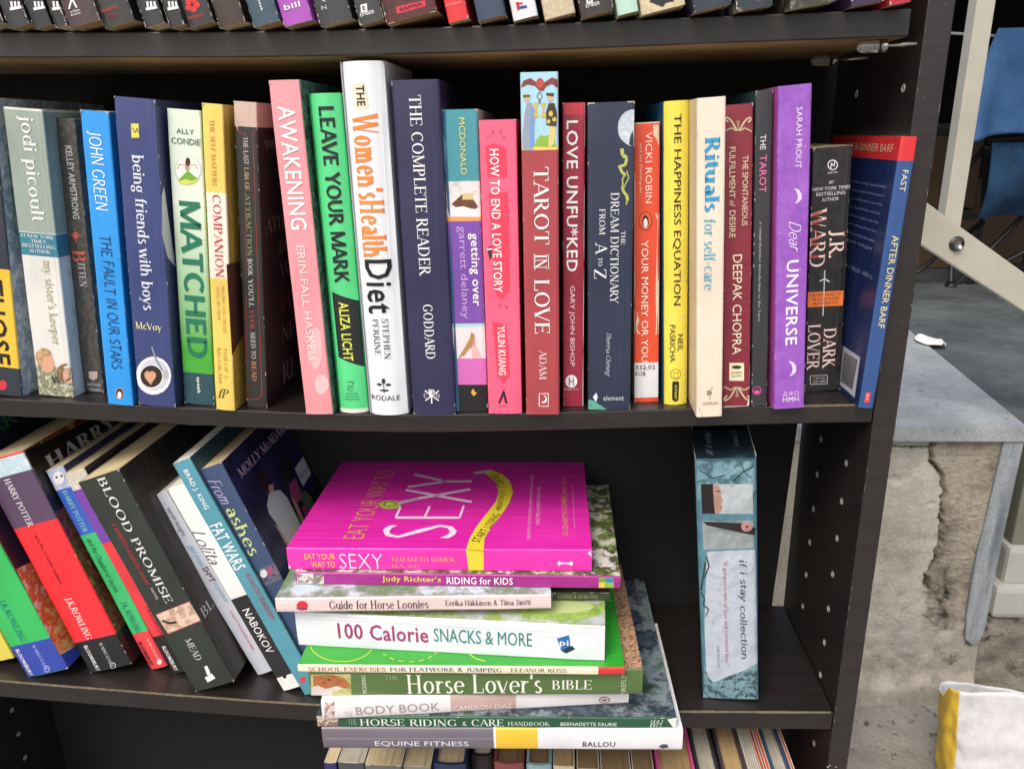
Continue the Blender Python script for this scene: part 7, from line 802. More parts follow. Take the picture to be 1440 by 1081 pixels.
B(name='book',label='bright magenta paperback with a yellow tape-measure band lying on top of the stack',loc=[-19.15,-1.01,-11.82],h=22.73,w=1.83,d=16.20,cov='#f01cb4',left='#f01cb4',right='#e004a8',pages='white',hard=0,bulge=0,row='stack',bands=(),items=[('T','title','S','EAT YOUR',0.25,21.40,0.25,19.08,0.48,'#f8cc3a','s'),('T','title','S','WAY TO',-0.43,20.94,-0.43,19.15,0.48,'#f8cc3a','s'),('T','title','S','SEXY',-0.14,18.80,-0.14,15.52,1.26,'#ffe0f6','sl'),('T','author','S','ELIZABETH SOMER,',0.04,14.81,0.04,10.02,0.42,'#f4b04c','r'),('T','author','S','M.A., R.D.',-0.52,14.85,-0.52,12.71,0.30,'#f4b04c','r'),('P','tape_measure','S','#e8d40a',1,[(1.04,9.24),(0.87,7.93),(-0.92,7.99),(-0.92,9.11)]),('P','torn_corner','S','#f4dcec',1,[(-0.48,22.73),(-0.67,22.54),(-0.91,22.67),(-0.97,22.79)]),('P','torn_corner','S','#f4dcec',1,[(0.68,0.32),(0.86,0.06),(0.39,-0.04),(0.51,0.16)]),('P','publisher_logo','S','#f2f2f2',1,[(-0.21,2.56),(0.02,2.35),(-0.15,2.3),(-0.15,1.62),(0.02,1.51),(-0.20,1.36),(-0.44,1.51),(-0.27,1.62),(-0.27,2.3),(-0.45,2.35)]),('P','tape_measure','R','#e8d40a',1,[(-0.08,9.23),(-0.17,7.92),(1.59,8.01),(1.58,9.14)]),('P','tape_measure','R','#e8d40a',1,[(1.58,9.14),(1.59,8.01),(3.24,7.65),(3.46,8.78)]),('P','tape_measure','R','#e8d40a',1,[(3.46,8.78),(3.24,7.65),(5.22,7.01),(5.58,8.18)]),('P','tape_measure','R','#e8d40a',1,[(5.58,8.18),(5.22,7.01),(7.46,6.44),(7.71,7.58)]),('P','tape_measure','R','#e8d40a',1,[(7.71,7.58),(7.46,6.44),(9.44,6.25),(9.44,7.46)]),('P','tape_measure','R','#e8d40a',1,[(9.44,7.46),(9.44,6.25),(11.55,6.60),(11.26,7.83)]),('P','tape_measure','R','#e8d40a',1,[(11.26,7.83),(11.55,6.60),(13.02,7.38),(12.57,8.50)]),('P','tape_measure','R','#e8d40a',1,[(12.57,8.50),(13.02,7.38),(14.09,8.49),(13.48,9.15)]),('T','tape_text','R','START LOSING',1.05,8.66,5.46,7.31,0.67,'#3a3418','s'),('T','tape_text','R','WEIGHT IN JUST',6.07,7.18,9.72,7.05,0.60,'#3a3418','s'),('T','tape_text','R','7 DAYS!',10.27,7.15,12.87,8.14,0.65,'#3a3418','s'),('P','tape_clip','R','#d8c8d8',2,[(13.48,10.11),(14.09,8.49),(13.33,8.68),(13.02,9.81)]),('T','cover_title','R','EAT YOUR WAY TO',1.39,18.01,13.79,18.01,1.59,'#d6a83a','sl'),('T','cover_title','R','S',1.54,13.11,3.65,13.11,5.79,'#f4d8f0','sl'),('P','cover_title','R','#f4d8f0',2,[(4.63,15.39),(4.67,10.26),(5.02,10.30),(4.99,15.46)]),('P','cover_title','R','#f4d8f0',2,[(4.79,10.19),(6.87,10.08),(7.0,10.26),(4.90,10.37)]),('P','cover_title','R','#f4d8f0',2,[(4.73,15.33),(6.57,15.28),(6.73,15.47),(4.88,15.52)]),('P','cover_title','R','#f4d8f0',2,[(4.87,13.00),(6.71,12.88),(6.87,13.07),(5.02,13.18)]),('P','cover_title','R','#f4d8f0',2,[(9.62,15.52),(7.39,9.58),(7.77,9.59),(10.03,15.56)]),('P','cover_title','R','#f4d8f0',2,[(7.88,14.39),(9.78,9.91),(10.19,9.99),(8.27,14.49)]),('P','cover_title','R','#e4c4e0',2,[(12.80,15.34),(11.33,12.31),(11.75,12.32),(13.24,15.37)]),('P','cover_title','R','#e4c4e0',2,[(11.32,12.28),(11.33,9.96),(11.76,10.01),(11.76,12.34)]),('P','cover_title','R','#e4c4e0',2,[(11.75,12.36),(10.60,15.51),(10.18,15.41),(11.32,12.27)]),('P','cover_picture','R','#a9b83a',3,[(7.03,15.39),(6.79,15.39),(6.57,15.50),(6.4,15.69),(6.3,15.96),(6.27,16.26),(6.33,16.57),(6.47,16.86),(6.66,17.1),(6.90,17.25),(7.15,17.30),(7.39,17.25),(7.59,17.10),(7.74,16.87),(7.80,16.57),(7.78,16.25),(7.68,15.94),(7.51,15.68),(7.28,15.48)]),('P','cover_picture','R','#5a6a1c',4,[(7.16,15.83),(7.02,15.83),(6.89,15.89),(6.8,16.00),(6.74,16.15),(6.72,16.32),(6.76,16.5),(6.84,16.66),(6.95,16.79),(7.08,16.88),(7.23,16.91),(7.36,16.88),(7.48,16.79),(7.56,16.66),(7.59,16.5),(7.58,16.32),(7.53,16.14),(7.43,15.99),(7.30,15.88)]),('P','cover_picture','R','#c4cf4a',5,[(7.16,15.95),(7.06,15.95),(6.97,16.0),(6.90,16.08),(6.86,16.20),(6.85,16.33),(6.88,16.47),(6.93,16.60),(7.01,16.70),(7.10,16.76),(7.21,16.78),(7.30,16.76),(7.38,16.69),(7.44,16.59),(7.46,16.46),(7.46,16.32),(7.42,16.19),(7.35,16.07),(7.26,15.99)]),('P','cover_picture','R','#b9b9c4',4,[(7.07,15.61),(7.99,14.09),(8.43,14.22),(7.51,15.74)]),('T','cover_subtitle','R','REIGNITE YOUR PASSION, LOOK TEN YEARS YOUNGER',1.51,4.66,12.87,4.66,0.28,'#e8b0dc','s'),('T','cover_subtitle','R','AND FEEL HAPPIER THAN EVER',3.72,4.04,10.42,4.04,0.28,'#e8b0dc','s'),('T','cover_author','R','ELIZABETH SOMER, M.A., R.D.',2.18,1.86,12.28,1.86,0.46,'#d4a03a','s'),('T','cover_subtitle','R','author of Eat Your Way to Happiness and Food and Mood',3.29,1.17,11.13,1.17,0.14,'#e8b0dc','s')],yaw=0.01)
B(name='boxed_book_set',label='shrink-wrapped pale blue boxed book set standing alone at the right of the lower shelf',loc=[-7.77,1.33,-25.72],h=21.24,w=4.37,d=11.0,cov='#5f9db2',left='#2c3a40',right='#27424c',pages='#10161c',hard=0,bulge=0,row='box',bands=(),items=[('P','picture','S','pic:3:#6fa5b6,#8cbccb,#4a7482,#7db0c0,#a3ccd6,#5a8a9a',1,[(-2.04,20.97),(2.05,20.86),(2.12,17.85),(-2.10,17.74)]),('P','picture','S','pic:.8:#93a9b0,#c2d0d5,#dbe4e6,#a4b8be',2,[(-1.80,19.07),(1.88,19.00),(1.90,16.57),(-1.77,16.62)]),('P','picture','S','#2c2224',3,[(-1.80,19.07),(-0.93,19.06),(-0.74,18.48),(-0.87,17.61),(-0.84,16.61),(-1.77,16.62)]),('P','picture','S','#d0a898',4,[(-0.93,19.00),(-0.53,18.93),(-0.34,18.47),(-0.40,18.06),(-0.20,17.65),(-0.36,17.42),(-0.32,16.95),(-0.59,16.60),(-0.84,16.61),(-0.91,17.90)]),('P','picture','S','#3a2c2c',5,[(-0.69,18.43),(-0.44,18.43),(-0.44,18.51),(-0.69,18.52)]),('P','picture','S','#a04a48',5,[(-0.51,17.10),(-0.31,17.15),(-0.32,17.22),(-0.53,17.17)]),('T','cover_title','S','if i stay',0.81,18.45,0.81,16.94,0.50,'#e4ecee','mi'),('P','picture','S','pic:.8:#8fa6aa,#b3c0c2,#76888c,#cdd5d6',2,[(-1.79,16.02),(1.90,16.05),(1.97,13.73),(-1.76,13.55)]),('P','picture','S','#332a2c',3,[(-1.69,15.96),(0.98,15.82),(2.09,15.40),(1.98,14.80),(0.86,15.05),(-0.05,15.29),(-1.49,15.66)]),('P','picture','S','#d4a29a',4,[(1.84,15.52),(1.82,15.38),(1.75,15.26),(1.65,15.17),(1.53,15.12),(1.39,15.11),(1.26,15.14),(1.15,15.22),(1.07,15.32),(1.03,15.45),(1.03,15.59),(1.08,15.72),(1.16,15.83),(1.27,15.90),(1.40,15.93),(1.54,15.92),(1.66,15.86),(1.76,15.77),(1.82,15.65)]),('P','picture','S','#a03c44',5,[(1.56,15.52),(1.55,15.48),(1.53,15.45),(1.50,15.42),(1.46,15.40),(1.42,15.40),(1.38,15.41),(1.34,15.43),(1.32,15.46),(1.31,15.50),(1.31,15.54),(1.32,15.58),(1.35,15.61),(1.38,15.63),(1.42,15.64),(1.47,15.63),(1.50,15.62),(1.53,15.59),(1.55,15.56)]),('T','cover_title','S','where she went',-0.90,14.82,-0.90,13.85,0.83,'#dfe8ea','mi'),('P','panel','S','#d9e2f0',1,[(-1.50,13.43),(2.02,13.61),(2.12,3.26),(1.58,3.04),(0.76,2.54),(-0.34,2.02),(-1.19,1.44),(-1.84,2.10),(-1.86,6.78),(-1.60,11.88)]),('P','picture','S','pic:5:#6fa5b8,#3f5862,#9ac6d2,#34464e,#7fb2c4',2,[(-1.97,3.12),(-1.47,1.43),(-0.79,1.80),(0.20,2.32),(1.03,2.69),(2.07,3.46),(2.14,0.08),(-2.12,-0.04)]),('P','picture','S','#2f4850',2,[(-1.89,20.19),(-0.99,19.48),(-0.95,19.56),(-1.84,20.26)]),('P','picture','S','#2f4850',2,[(-0.96,19.47),(-0.05,19.68),(-0.06,19.77),(-0.98,19.56)]),('P','picture','S','#2f4850',2,[(1.92,20.47),(1.12,19.98),(1.17,19.87),(1.97,20.36)]),('P','picture','S','#2f4850',2,[(1.11,19.97),(0.49,19.30),(0.57,19.21),(1.18,19.88)]),('P','picture','S','#2f4850',2,[(1.03,20.70),(1.31,19.91),(1.38,19.94),(1.09,20.73)]),('P','picture','S','#2f4850',2,[(1.32,19.89),(1.82,19.43),(1.86,19.49),(1.37,19.95)]),('P','picture','S','#2f3c40',2,[(-1.62,13.04),(-1.43,12.18),(-1.33,12.21),(-1.52,13.08)]),('P','picture','S','#2f3c40',2,[(-1.43,12.22),(-1.78,11.16),(-1.68,11.12),(-1.33,12.18)]),('P','picture','S','#2f3c40',2,[(-1.69,12.51),(-2.09,10.01),(-1.98,9.99),(-1.58,12.49)]),('P','picture','S','#2f3c40',2,[(-2.08,9.85),(-1.83,9.22),(-1.75,9.26),(-2.00,9.9)]),('P','picture','S','#2f3c40',2,[(-1.83,9.25),(-1.95,8.74),(-1.87,8.71),(-1.75,9.23)]),('P','picture','S','#2f3c40',2,[(-1.94,8.68),(-1.52,8.30),(-1.46,8.39),(-1.88,8.77)]),('P','picture','S','#2f3c40',2,[(-1.53,8.36),(-1.77,7.72),(-1.69,7.68),(-1.45,8.33)]),('T','title','S','if i stay collection',1.07,12.69,1.07,3.83,0.68,'#3a4248','m'),('T','quote','S','"A gorgeous tale of loss and rekindled love."',-0.22,12.69,-0.22,3.11,0.37,'#c86a78','s'),('T','quote_source','S','- USA TODAY',-0.87,5.3,-0.87,2.95,0.19,'#7a848c','s'),('P','top_picture','T','pic:1.5:#2c4450,#1c2c34,#3a6a7c',1,[(-2.25,5.31),(2.06,4.93),(2.05,-0.5),(-2.10,-0.36)]),('T','cover_title','T','if i stay',-1.02,0.19,-1.02,5.07,0.61,'#b9c4c8','mi'),('T','cover_title','T','FIRST',1.00,1.82,1.00,5.17,0.37,'#8a969c','s')],lean=-0.08,turn=-0.12)
B(name='book',label='jet black paperback at the very left of the upper shelf',loc=[-56.10,-1.19,25.09],h=17.3,w=1.56,d=11.0,cov='#16181c',left='#16181c',right='#16181c',pages='cream',hard=0,bulge=0,row='up',bands=(),items=[],lean=-0.20)
B(name='book',label='dark grey spine with white block logo, second from left on the upper shelf',loc=[-54.35,-1.27,25.02],h=17.8,w=1.38,d=11.0,cov='#23282a',left='#23282a',right='#23282a',pages='tan',hard=0,bulge=0,row='up',bands=(),items=[('P','publisher_logo','S','#f2f2f2',2,[(0.05,1.37),(-0.03,1.07),(0.10,1.06),(0.19,1.36)]),('P','publisher_logo','S','#f2f2f2',2,[(0.27,1.32),(0.18,1.02),(0.31,1.00),(0.40,1.30)]),('P','publisher_logo','S','#f2f2f2',2,[(0.49,1.27),(0.40,0.97),(0.53,0.95),(0.62,1.25)]),('P','publisher_logo','S','#f2f2f2',2,[(-0.16,0.91),(0.58,0.86),(0.61,1.01),(-0.13,1.06)])],lean=-0.20)
B(name='book',label='slim grey-green spine with white block logo, third from left on the upper shelf',loc=[-52.94,-1.14,24.96],h=18.3,w=1.20,d=11.0,cov='#20262a',left='#20262a',right='#20262a',pages='tan',hard=0,bulge=0,row='up',bands=(),items=[('P','publisher_logo','S','#f2f2f2',2,[(0.05,1.41),(-0.03,1.11),(0.09,1.09),(0.18,1.39)]),('P','publisher_logo','S','#f2f2f2',2,[(0.26,1.36),(0.18,1.06),(0.31,1.04),(0.40,1.34)]),('P','publisher_logo','S','#f2f2f2',2,[(0.48,1.31),(0.39,1.00),(0.53,0.99),(0.62,1.29)]),('P','publisher_logo','S','#f2f2f2',2,[(-0.16,0.95),(0.58,0.89),(0.61,1.04),(-0.13,1.10)])],lean=-0.20)
B(name='book',label='narrow dark spine with a white block logo, squeezed left of the maroon-edged book',loc=[-51.49,-1.58,24.87],h=17.55,w=0.75,d=11.0,cov='#1c2220',left='#1c2220',right='#1c2220',pages='cream',hard=0,bulge=0,row='up',bands=(),items=[('P','publisher_logo','S','#f2f2f2',2,[(0.02,1.39),(-0.05,1.10),(0.07,1.08),(0.16,1.38)]),('P','publisher_logo','S','#f2f2f2',2,[(0.24,1.34),(0.15,1.05),(0.29,1.03),(0.37,1.33)]),('P','publisher_logo','S','#f2f2f2',2,[(0.45,1.29),(0.37,0.99),(0.50,0.98),(0.59,1.28)]),('P','publisher_logo','S','#f2f2f2',2,[(-0.18,0.94),(0.55,0.88),(0.58,1.03),(-0.15,1.09)])],lean=-0.20)
B(name='book',label='dark brown marbled spine with a white letter A logo and maroon underside',loc=[-50.06,-1.47,24.98],h=18.05,w=2.07,d=11.0,cov='pic:6:#2c2222,#4a3036,#241c1e',left='pic:6:#2c2222,#4a3036,#241c1e',right='pic:6:#2c2222,#4a3036,#241c1e',pages='tan',hard=0,bulge=0,row='up',bands=(),items=[('P','publisher_logo','S','#f2f2f2',2,[(-0.57,0.95),(-0.17,1.45),(-0.26,1.50),(-0.66,1.00)]),('P','publisher_logo','S','#f2f2f2',2,[(-0.27,1.47),(-0.17,0.93),(-0.06,0.95),(-0.16,1.49)]),('T','publisher','S','ATRIA',-0.6,0.78,0.03,0.78,0.11,'#f2f2f2','s'),('T','publisher','S','BOOKS',-0.61,0.62,0.01,0.62,0.09,'#f2f2f2','s')],lean=-0.20)
B(name='book',label='charcoal spine with red lettering near its foot on the upper shelf',loc=[-48.06,-1.17,24.92],h=17.3,w=2.04,d=11.0,cov='#2c2d2d',left='#2c2d2d',right='#2c2d2d',pages='tan',hard=0,bulge=0,row='up',bands=(),items=[('T','publisher','S','HARPER',-0.78,0.93,0.29,0.93,0.22,'#c8303a','s'),('T','publisher','S','TEEN',-0.56,0.56,0.14,0.56,0.19,'#8c2a30','s')],lean=-0.20)
B(name='book',label='slim dark spine with white block logo, just right of the red-lettered charcoal spine',loc=[-45.65,-1.56,24.76],h=17.8,w=1.26,d=11.0,cov='#232626',left='#232626',right='#232626',pages='cream',hard=0,bulge=0,row='up',bands=(),items=[('P','publisher_logo','S','#f2f2f2',2,[(-0.04,1.33),(-0.11,1.04),(0.01,1.02),(0.08,1.32)]),('P','publisher_logo','S','#f2f2f2',2,[(0.16,1.28),(0.09,0.98),(0.22,0.97),(0.3,1.27)]),('P','publisher_logo','S','#f2f2f2',2,[(0.38,1.23),(0.31,0.93),(0.44,0.92),(0.51,1.22)]),('P','publisher_logo','S','#f2f2f2',2,[(-0.23,0.87),(0.49,0.82),(0.51,0.97),(-0.20,1.02)])],lean=-0.20)
B(name='book',label='slim dark spine with white block logo, just left of the red flower spine',loc=[-44.32,-1.52,24.69],h=18.3,w=0.95,d=11.0,cov='#202424',left='#202424',right='#202424',pages='tan',hard=0,bulge=0,row='up',bands=(),items=[('P','publisher_logo','S','#f2f2f2',2,[(-0.05,1.37),(-0.12,1.07),(0.00,1.06),(0.07,1.36)]),('P','publisher_logo','S','#f2f2f2',2,[(0.15,1.32),(0.08,1.02),(0.22,1.01),(0.28,1.31)]),('P','publisher_logo','S','#f2f2f2',2,[(0.36,1.27),(0.30,0.97),(0.43,0.96),(0.5,1.26)]),('P','publisher_logo','S','#f2f2f2',2,[(-0.23,0.91),(0.48,0.86),(0.50,1.01),(-0.21,1.06)])],lean=-0.20)
B(name='book',label='black spine with a red flower logo on the upper shelf',loc=[-43.06,-1.11,24.75],h=17.55,w=1.77,d=11.0,cov='#2a2c2c',left='#2a2c2c',right='#2a2c2c',pages='tan',hard=0,bulge=0,row='up',bands=(),items=[('P','publisher_logo','S','#e0222c',1,[(0.37,1.04),(0.34,0.99),(0.29,0.95),(0.23,0.93),(0.16,0.92),(0.10,0.93),(0.04,0.96),(0.00,1.00),(-0.01,1.05),(-0.02,1.11),(0.0,1.16),(0.04,1.21),(0.09,1.24),(0.15,1.26),(0.22,1.26),(0.28,1.24),(0.33,1.20),(0.36,1.15),(0.38,1.10)]),('P','publisher_logo','S','#e0222c',1,[(0.09,0.86),(0.06,0.81),(0.01,0.77),(-0.04,0.74),(-0.10,0.74),(-0.17,0.75),(-0.23,0.78),(-0.27,0.82),(-0.29,0.87),(-0.29,0.93),(-0.27,0.98),(-0.23,1.03),(-0.18,1.06),(-0.11,1.08),(-0.05,1.08),(0.01,1.06),(0.06,1.02),(0.09,0.97),(0.10,0.92)]),('P','publisher_logo','S','#e0222c',1,[(-0.18,1.02),(-0.21,0.97),(-0.26,0.93),(-0.32,0.90),(-0.38,0.90),(-0.45,0.91),(-0.50,0.94),(-0.55,0.98),(-0.57,1.03),(-0.57,1.09),(-0.55,1.14),(-0.51,1.19),(-0.45,1.22),(-0.39,1.24),(-0.32,1.24),(-0.26,1.22),(-0.21,1.18),(-0.18,1.13),(-0.17,1.08)]),('P','publisher_logo','S','#e0222c',1,[(-0.07,1.30),(-0.10,1.25),(-0.15,1.21),(-0.21,1.18),(-0.28,1.18),(-0.34,1.19),(-0.40,1.21),(-0.44,1.26),(-0.46,1.31),(-0.46,1.36),(-0.44,1.42),(-0.40,1.46),(-0.35,1.50),(-0.29,1.51),(-0.22,1.51),(-0.16,1.49),(-0.11,1.46),(-0.08,1.41),(-0.06,1.36)]),('P','publisher_logo','S','#e0222c',1,[(0.26,1.31),(0.23,1.26),(0.18,1.22),(0.12,1.20),(0.06,1.19),(-0.00,1.20),(-0.06,1.23),(-0.10,1.27),(-0.12,1.32),(-0.12,1.38),(-0.10,1.43),(-0.06,1.48),(-0.01,1.51),(0.05,1.53),(0.11,1.53),(0.17,1.51),(0.22,1.47),(0.26,1.42),(0.27,1.37)]),('P','publisher_logo','S','#2a1010',2,[(-0.01,1.13),(-0.02,1.11),(-0.04,1.09),(-0.07,1.08),(-0.10,1.08),(-0.13,1.08),(-0.15,1.1),(-0.17,1.11),(-0.18,1.14),(-0.18,1.16),(-0.17,1.19),(-0.16,1.21),(-0.13,1.22),(-0.10,1.23),(-0.07,1.23),(-0.05,1.22),(-0.02,1.20),(-0.01,1.18),(-0.00,1.16)]),('T','publisher','S','poppy',-0.58,0.48,0.39,0.48,0.19,'#e0222c','s')],lean=-0.20)
B(name='book',label='dark brown glossy spine right of the red flower spine on the upper shelf',loc=[-41.02,-1.23,24.68],h=18.05,w=1.67,d=11.0,cov='#3a2a22',left='#3a2a22',right='#3a2a22',pages='cream',hard=0,bulge=0,row='up',bands=(),items=[],lean=-0.20)
B(name='book',label='blue-grey textured spine on the upper shelf, left of the purple one',loc=[-38.79,-1.59,24.61],h=17.3,w=1.65,d=11.0,cov='pic:40:#35566a,#2a4656,#456a80',left='pic:40:#35566a,#2a4656,#456a80',right='pic:40:#35566a,#2a4656,#456a80',pages='tan',hard=0,bulge=0,row='up',bands=(),items=[('T','publisher','S','speak',-0.02,1.57,-0.02,0.71,0.21,'#f2f2f2','sb')],lean=-0.20)
B(name='book',label='bright purple spine with small white lettering on the upper shelf',loc=[-36.91,-1.44,24.61],h=17.8,w=1.79,d=11.0,cov='#b04ac0',left='#b04ac0',right='#b04ac0',pages='tan',hard=0,bulge=0,row='up',bands=(),items=[('T','title','S','bill',-0.57,0.99,0.43,0.99,0.3,'#f2f2f2','sb')],lean=-0.20)
B(name='book',label='wide slate grey spine with thin white letters, just right of the purple one',loc=[-34.70,-1.16,24.63],h=18.3,w=2.04,d=11.0,cov='#34373c',left='#34373c',right='#34373c',pages='cream',hard=0,bulge=0,row='up',bands=(),items=[('T','title','S','N',-0.63,0.93,-0.31,0.93,0.22,'#c9ccd0','s'),('T','title','S','KI',-0.39,1.26,-0.15,1.6,0.24,'#c9ccd0','s')],lean=-0.20)
B(name='book',label='charcoal spine with white square logo, left of the wide dark red spine',loc=[-32.53,-1.17,24.56],h=17.55,w=1.54,d=11.0,cov='#333535',left='#333535',right='#333535',pages='tan',hard=0,bulge=0,row='up',bands=(),items=[('P','publisher_logo','S','#f2f2f2',1,[(-0.41,1.06),(-0.01,1.05),(-0.09,0.63),(-0.49,0.65)]),('T','publisher_logo','S','E',-0.34,0.85,-0.16,0.85,0.22,'#33302f','sb'),('T','publisher','S','EMBER',-0.56,0.54,0.32,0.54,0.19,'#f2f2f2','s')],lean=-0.20)
B(name='book',label='very wide dark red spine with a pink label on the upper shelf',loc=[-30.06,-1.50,24.71],h=18.05,w=3.12,d=11.0,cov='pic:6:#2b1512,#46201c,#5c1f22,#1c100f',left='pic:6:#2b1512,#46201c,#5c1f22,#1c100f',right='pic:6:#2b1512,#46201c,#5c1f22,#1c100f',pages='tan',hard=0,bulge=0,row='up',bands=(),items=[('P','label','S','#d8284a',1,[(-0.79,0.76),(1.02,0.71),(0.97,0.38),(-0.81,0.37)]),('T','title','S','RAPPER',-0.58,0.56,0.8,0.56,0.18,'#2a0c10','s'),('T','title','S','G',-1.23,0.57,-0.94,0.57,0.22,'#c02a34','r')],lean=-0.20)
B(name='book',label='bright red slim spine on the upper shelf',loc=[-27.33,-1.11,24.50],h=17.3,w=1.25,d=11.0,cov='#ea1c24',left='#ea1c24',right='#ea1c24',pages='cream',hard=0,bulge=0,row='up',bands=(),items=[('T','publisher','S','SCRIBNER',-0.59,0.94,0.43,0.94,0.11,'#f4b0b0','r')],lean=-0.20)
B(name='book',label='navy blue worn spine on the upper shelf, right of the bright red one',loc=[-25.33,-1.53,24.54],h=17.8,w=1.68,d=11.0,cov='#33445e',left='#33445e',right='#33445e',pages='tan',hard=0,bulge=0,row='up',bands=(),items=[],lean=-0.20)
B(name='book',label='white spine with a small red and blue logo on the upper shelf',loc=[-23.36,-1.25,24.50],h=18.3,w=1.48,d=11.0,cov='#e9e9ee',left='#e9e9ee',right='#e9e9ee',pages='tan',hard=0,bulge=0,row='up',bands=(),items=[('P','publisher_logo','S','#d8303a',2,[(-0.33,0.77),(0.00,0.77),(0.00,0.88),(-0.33,0.89)]),('P','publisher_logo','S','#2a4a9c',2,[(-0.29,0.55),(0.20,0.51),(0.20,0.66),(-0.29,0.70)]),('P','publisher_logo','S','#d8303a',2,[(-0.39,0.95),(-0.40,0.52),(-0.23,0.51),(-0.22,0.94)])],lean=-0.20)
B(name='book',label='beige tattered spine on the upper shelf, right of the white one',loc=[-21.34,-1.13,24.56],h=17.55,w=1.84,d=11.0,cov='pic:10:#d8cdb2,#c2b08c,#e6dfcc',left='pic:10:#d8cdb2,#c2b08c,#e6dfcc',right='pic:10:#d8cdb2,#c2b08c,#e6dfcc',pages='cream',hard=0,bulge=0,row='up',bands=(),items=[],lean=-0.20)
B(name='book',label='dark brown spine with white square logo, left of the pale mint spine',loc=[-19.17,-1.31,24.59],h=18.05,w=1.93,d=11.0,cov='#342c2c',left='#342c2c',right='#342c2c',pages='tan',hard=0,bulge=0,row='up',bands=(),items=[('P','publisher_logo','S','#f2f2f2',1,[(-0.48,1.06),(-0.11,1.05),(-0.15,0.63),(-0.52,0.65)]),('T','publisher_logo','S','E',-0.40,0.85,-0.23,0.85,0.22,'#33302f','sb'),('T','publisher','S','EMBER',-0.58,0.54,0.24,0.54,0.19,'#f2f2f2','s')],lean=-0.20)
B(name='book',label='pale mint green spine on the upper shelf',loc=[-17.40,-1.58,24.53],h=17.3,w=1.20,d=11.0,cov='#b9e0cc',left='#b9e0cc',right='#b9e0cc',pages='tan',hard=0,bulge=0,row='up',bands=(),items=[],lean=-0.20)
B(name='book',label='wide cream spine with a black smudged picture on the upper shelf',loc=[-15.37,-1.33,24.68],h=17.8,w=2.55,d=11.0,cov='pic:5:#e4d8b4,#cdbb90,#efe8cf',left='pic:5:#e4d8b4,#cdbb90,#efe8cf',right='pic:5:#e4d8b4,#cdbb90,#efe8cf',pages='cream',hard=0,bulge=0,row='up',bands=(),items=[('P','picture','S','#2a2a2c',1,[(-0.75,0.63),(-0.32,0.76),(0.59,0.61),(0.66,0.29),(0.18,0.33),(-0.01,0.15),(-0.31,0.33)])],lean=-0.20)
B(name='book',label='dark navy wide spine on the upper shelf, right of the wide cream spine',loc=[-12.62,-1.59,24.65],h=18.3,w=2.11,d=11.0,cov='#2c3444',left='#2c3444',right='#2c3444',pages='tan',hard=0,bulge=0,row='up',bands=(),items=[],lean=-0.20)
B(name='book',label='worn spine of mixed slate and cream on the upper shelf',loc=[-10.14,-1.22,24.62],h=17.55,w=2.1,d=11.0,cov='pic:5:#34444a,#22303a,#d4c8a4',left='pic:5:#34444a,#22303a,#d4c8a4',right='pic:5:#34444a,#22303a,#d4c8a4',pages='tan',hard=0,bulge=0,row='up',bands=(),items=[],lean=-0.15)
B(name='book',label='tattered black-edged wide book on the upper shelf near the right',loc=[-6.92,-1.51,24.67],h=18.05,w=2.59,d=11.0,cov='pic:12:#24241e,#3a3a30,#8f8c78',left='pic:12:#24241e,#3a3a30,#8f8c78',right='pic:12:#24241e,#3a3a30,#8f8c78',pages='cream',hard=0,bulge=0,row='up',bands=(),items=[],lean=-0.15)
B(name='book',label='dark plum spine on the upper shelf, left of the last red book',loc=[-3.85,-1.29,24.63],h=17.3,w=1.82,d=11.0,cov='#3a1f44',left='#3a1f44',right='#3a1f44',pages='tan',hard=0,bulge=0,row='up',bands=(),items=[],lean=-0.15)
B(name='book',label='crimson book at the right end of the upper shelf',loc=[-2.04,-1.32,24.59],h=17.8,w=1.20,d=11.0,cov='#b81c30',left='#b81c30',right='#b81c30',pages='tan',hard=0,bulge=0,row='up',bands=(),items=[],lean=-0.15)
B(name='book',label='dark blue book on the bottom shelf, leftmost under the stack',loc=[-41.18,0.4,-52.9],h=20.3,w=1.04,d=12.0,cov='#2c2c6e',left='#2c2c6e',right='#2c2c6e',pages='cream',hard=0,bulge=0,row='bottom',bands=(),items=[],lean=0.0)
B(name='book',label='grey book on the bottom shelf, second from left under the stack',loc=[-39.44,0.6,-52.9],h=20.2,w=2.27,d=12.0,cov='#4a4c52',left='#4a4c52',right='#4a4c52',pages='grey',hard=0,bulge=0,row='bottom',bands=(),items=[],lean=0.0)
B(name='book',label='thick book with pale grey page tops under the left part of the stack',loc=[-36.53,0.2,-52.9],h=20.4,w=3.16,d=12.0,cov='#6a6a64',left='#6a6a64',right='#6a6a64',pages='cream',hard=0,bulge=0,row='bottom',bands=(),items=[],lean=0.0)
B(name='book',label='narrower book with pale page tops, left of the navy-cased hardback',loc=[-33.72,0.5,-52.9],h=20.1,w=2.38,d=12.0,cov='#8a8678',left='#8a8678',right='#8a8678',pages='cream',hard=0,bulge=0,row='bottom',bands=(),items=[],lean=0.0)
B(name='book',label='hardback with a navy case and a brown mark on its page tops',loc=[-30.93,0.6,-52.9],h=20.3,w=2.85,d=12.0,cov='#24365c',left='#24365c',right='#24365c',pages='cream',hard=1,bulge=0.25,row='bottom',bands=(),items=[],lean=0.0)
B(name='book',label='short book with white page tops and a black spine',loc=[-28.37,2.3,-52.9],h=19.7,w=1.96,d=12.0,cov='#2a2624',left='#2a2624',right='#2a2624',pages='white',hard=1,bulge=0.25,row='bottom',bands=(),items=[],lean=0.0)
B(name='book',label='hardback with brown page tops and a pale maroon case',loc=[-25.89,0.8,-52.9],h=20.4,w=2.59,d=12.0,cov='#8c4a4a',left='#8c4a4a',right='#8c4a4a',pages='brown',hard=1,bulge=0.25,row='bottom',bands=(),items=[],lean=0.0)
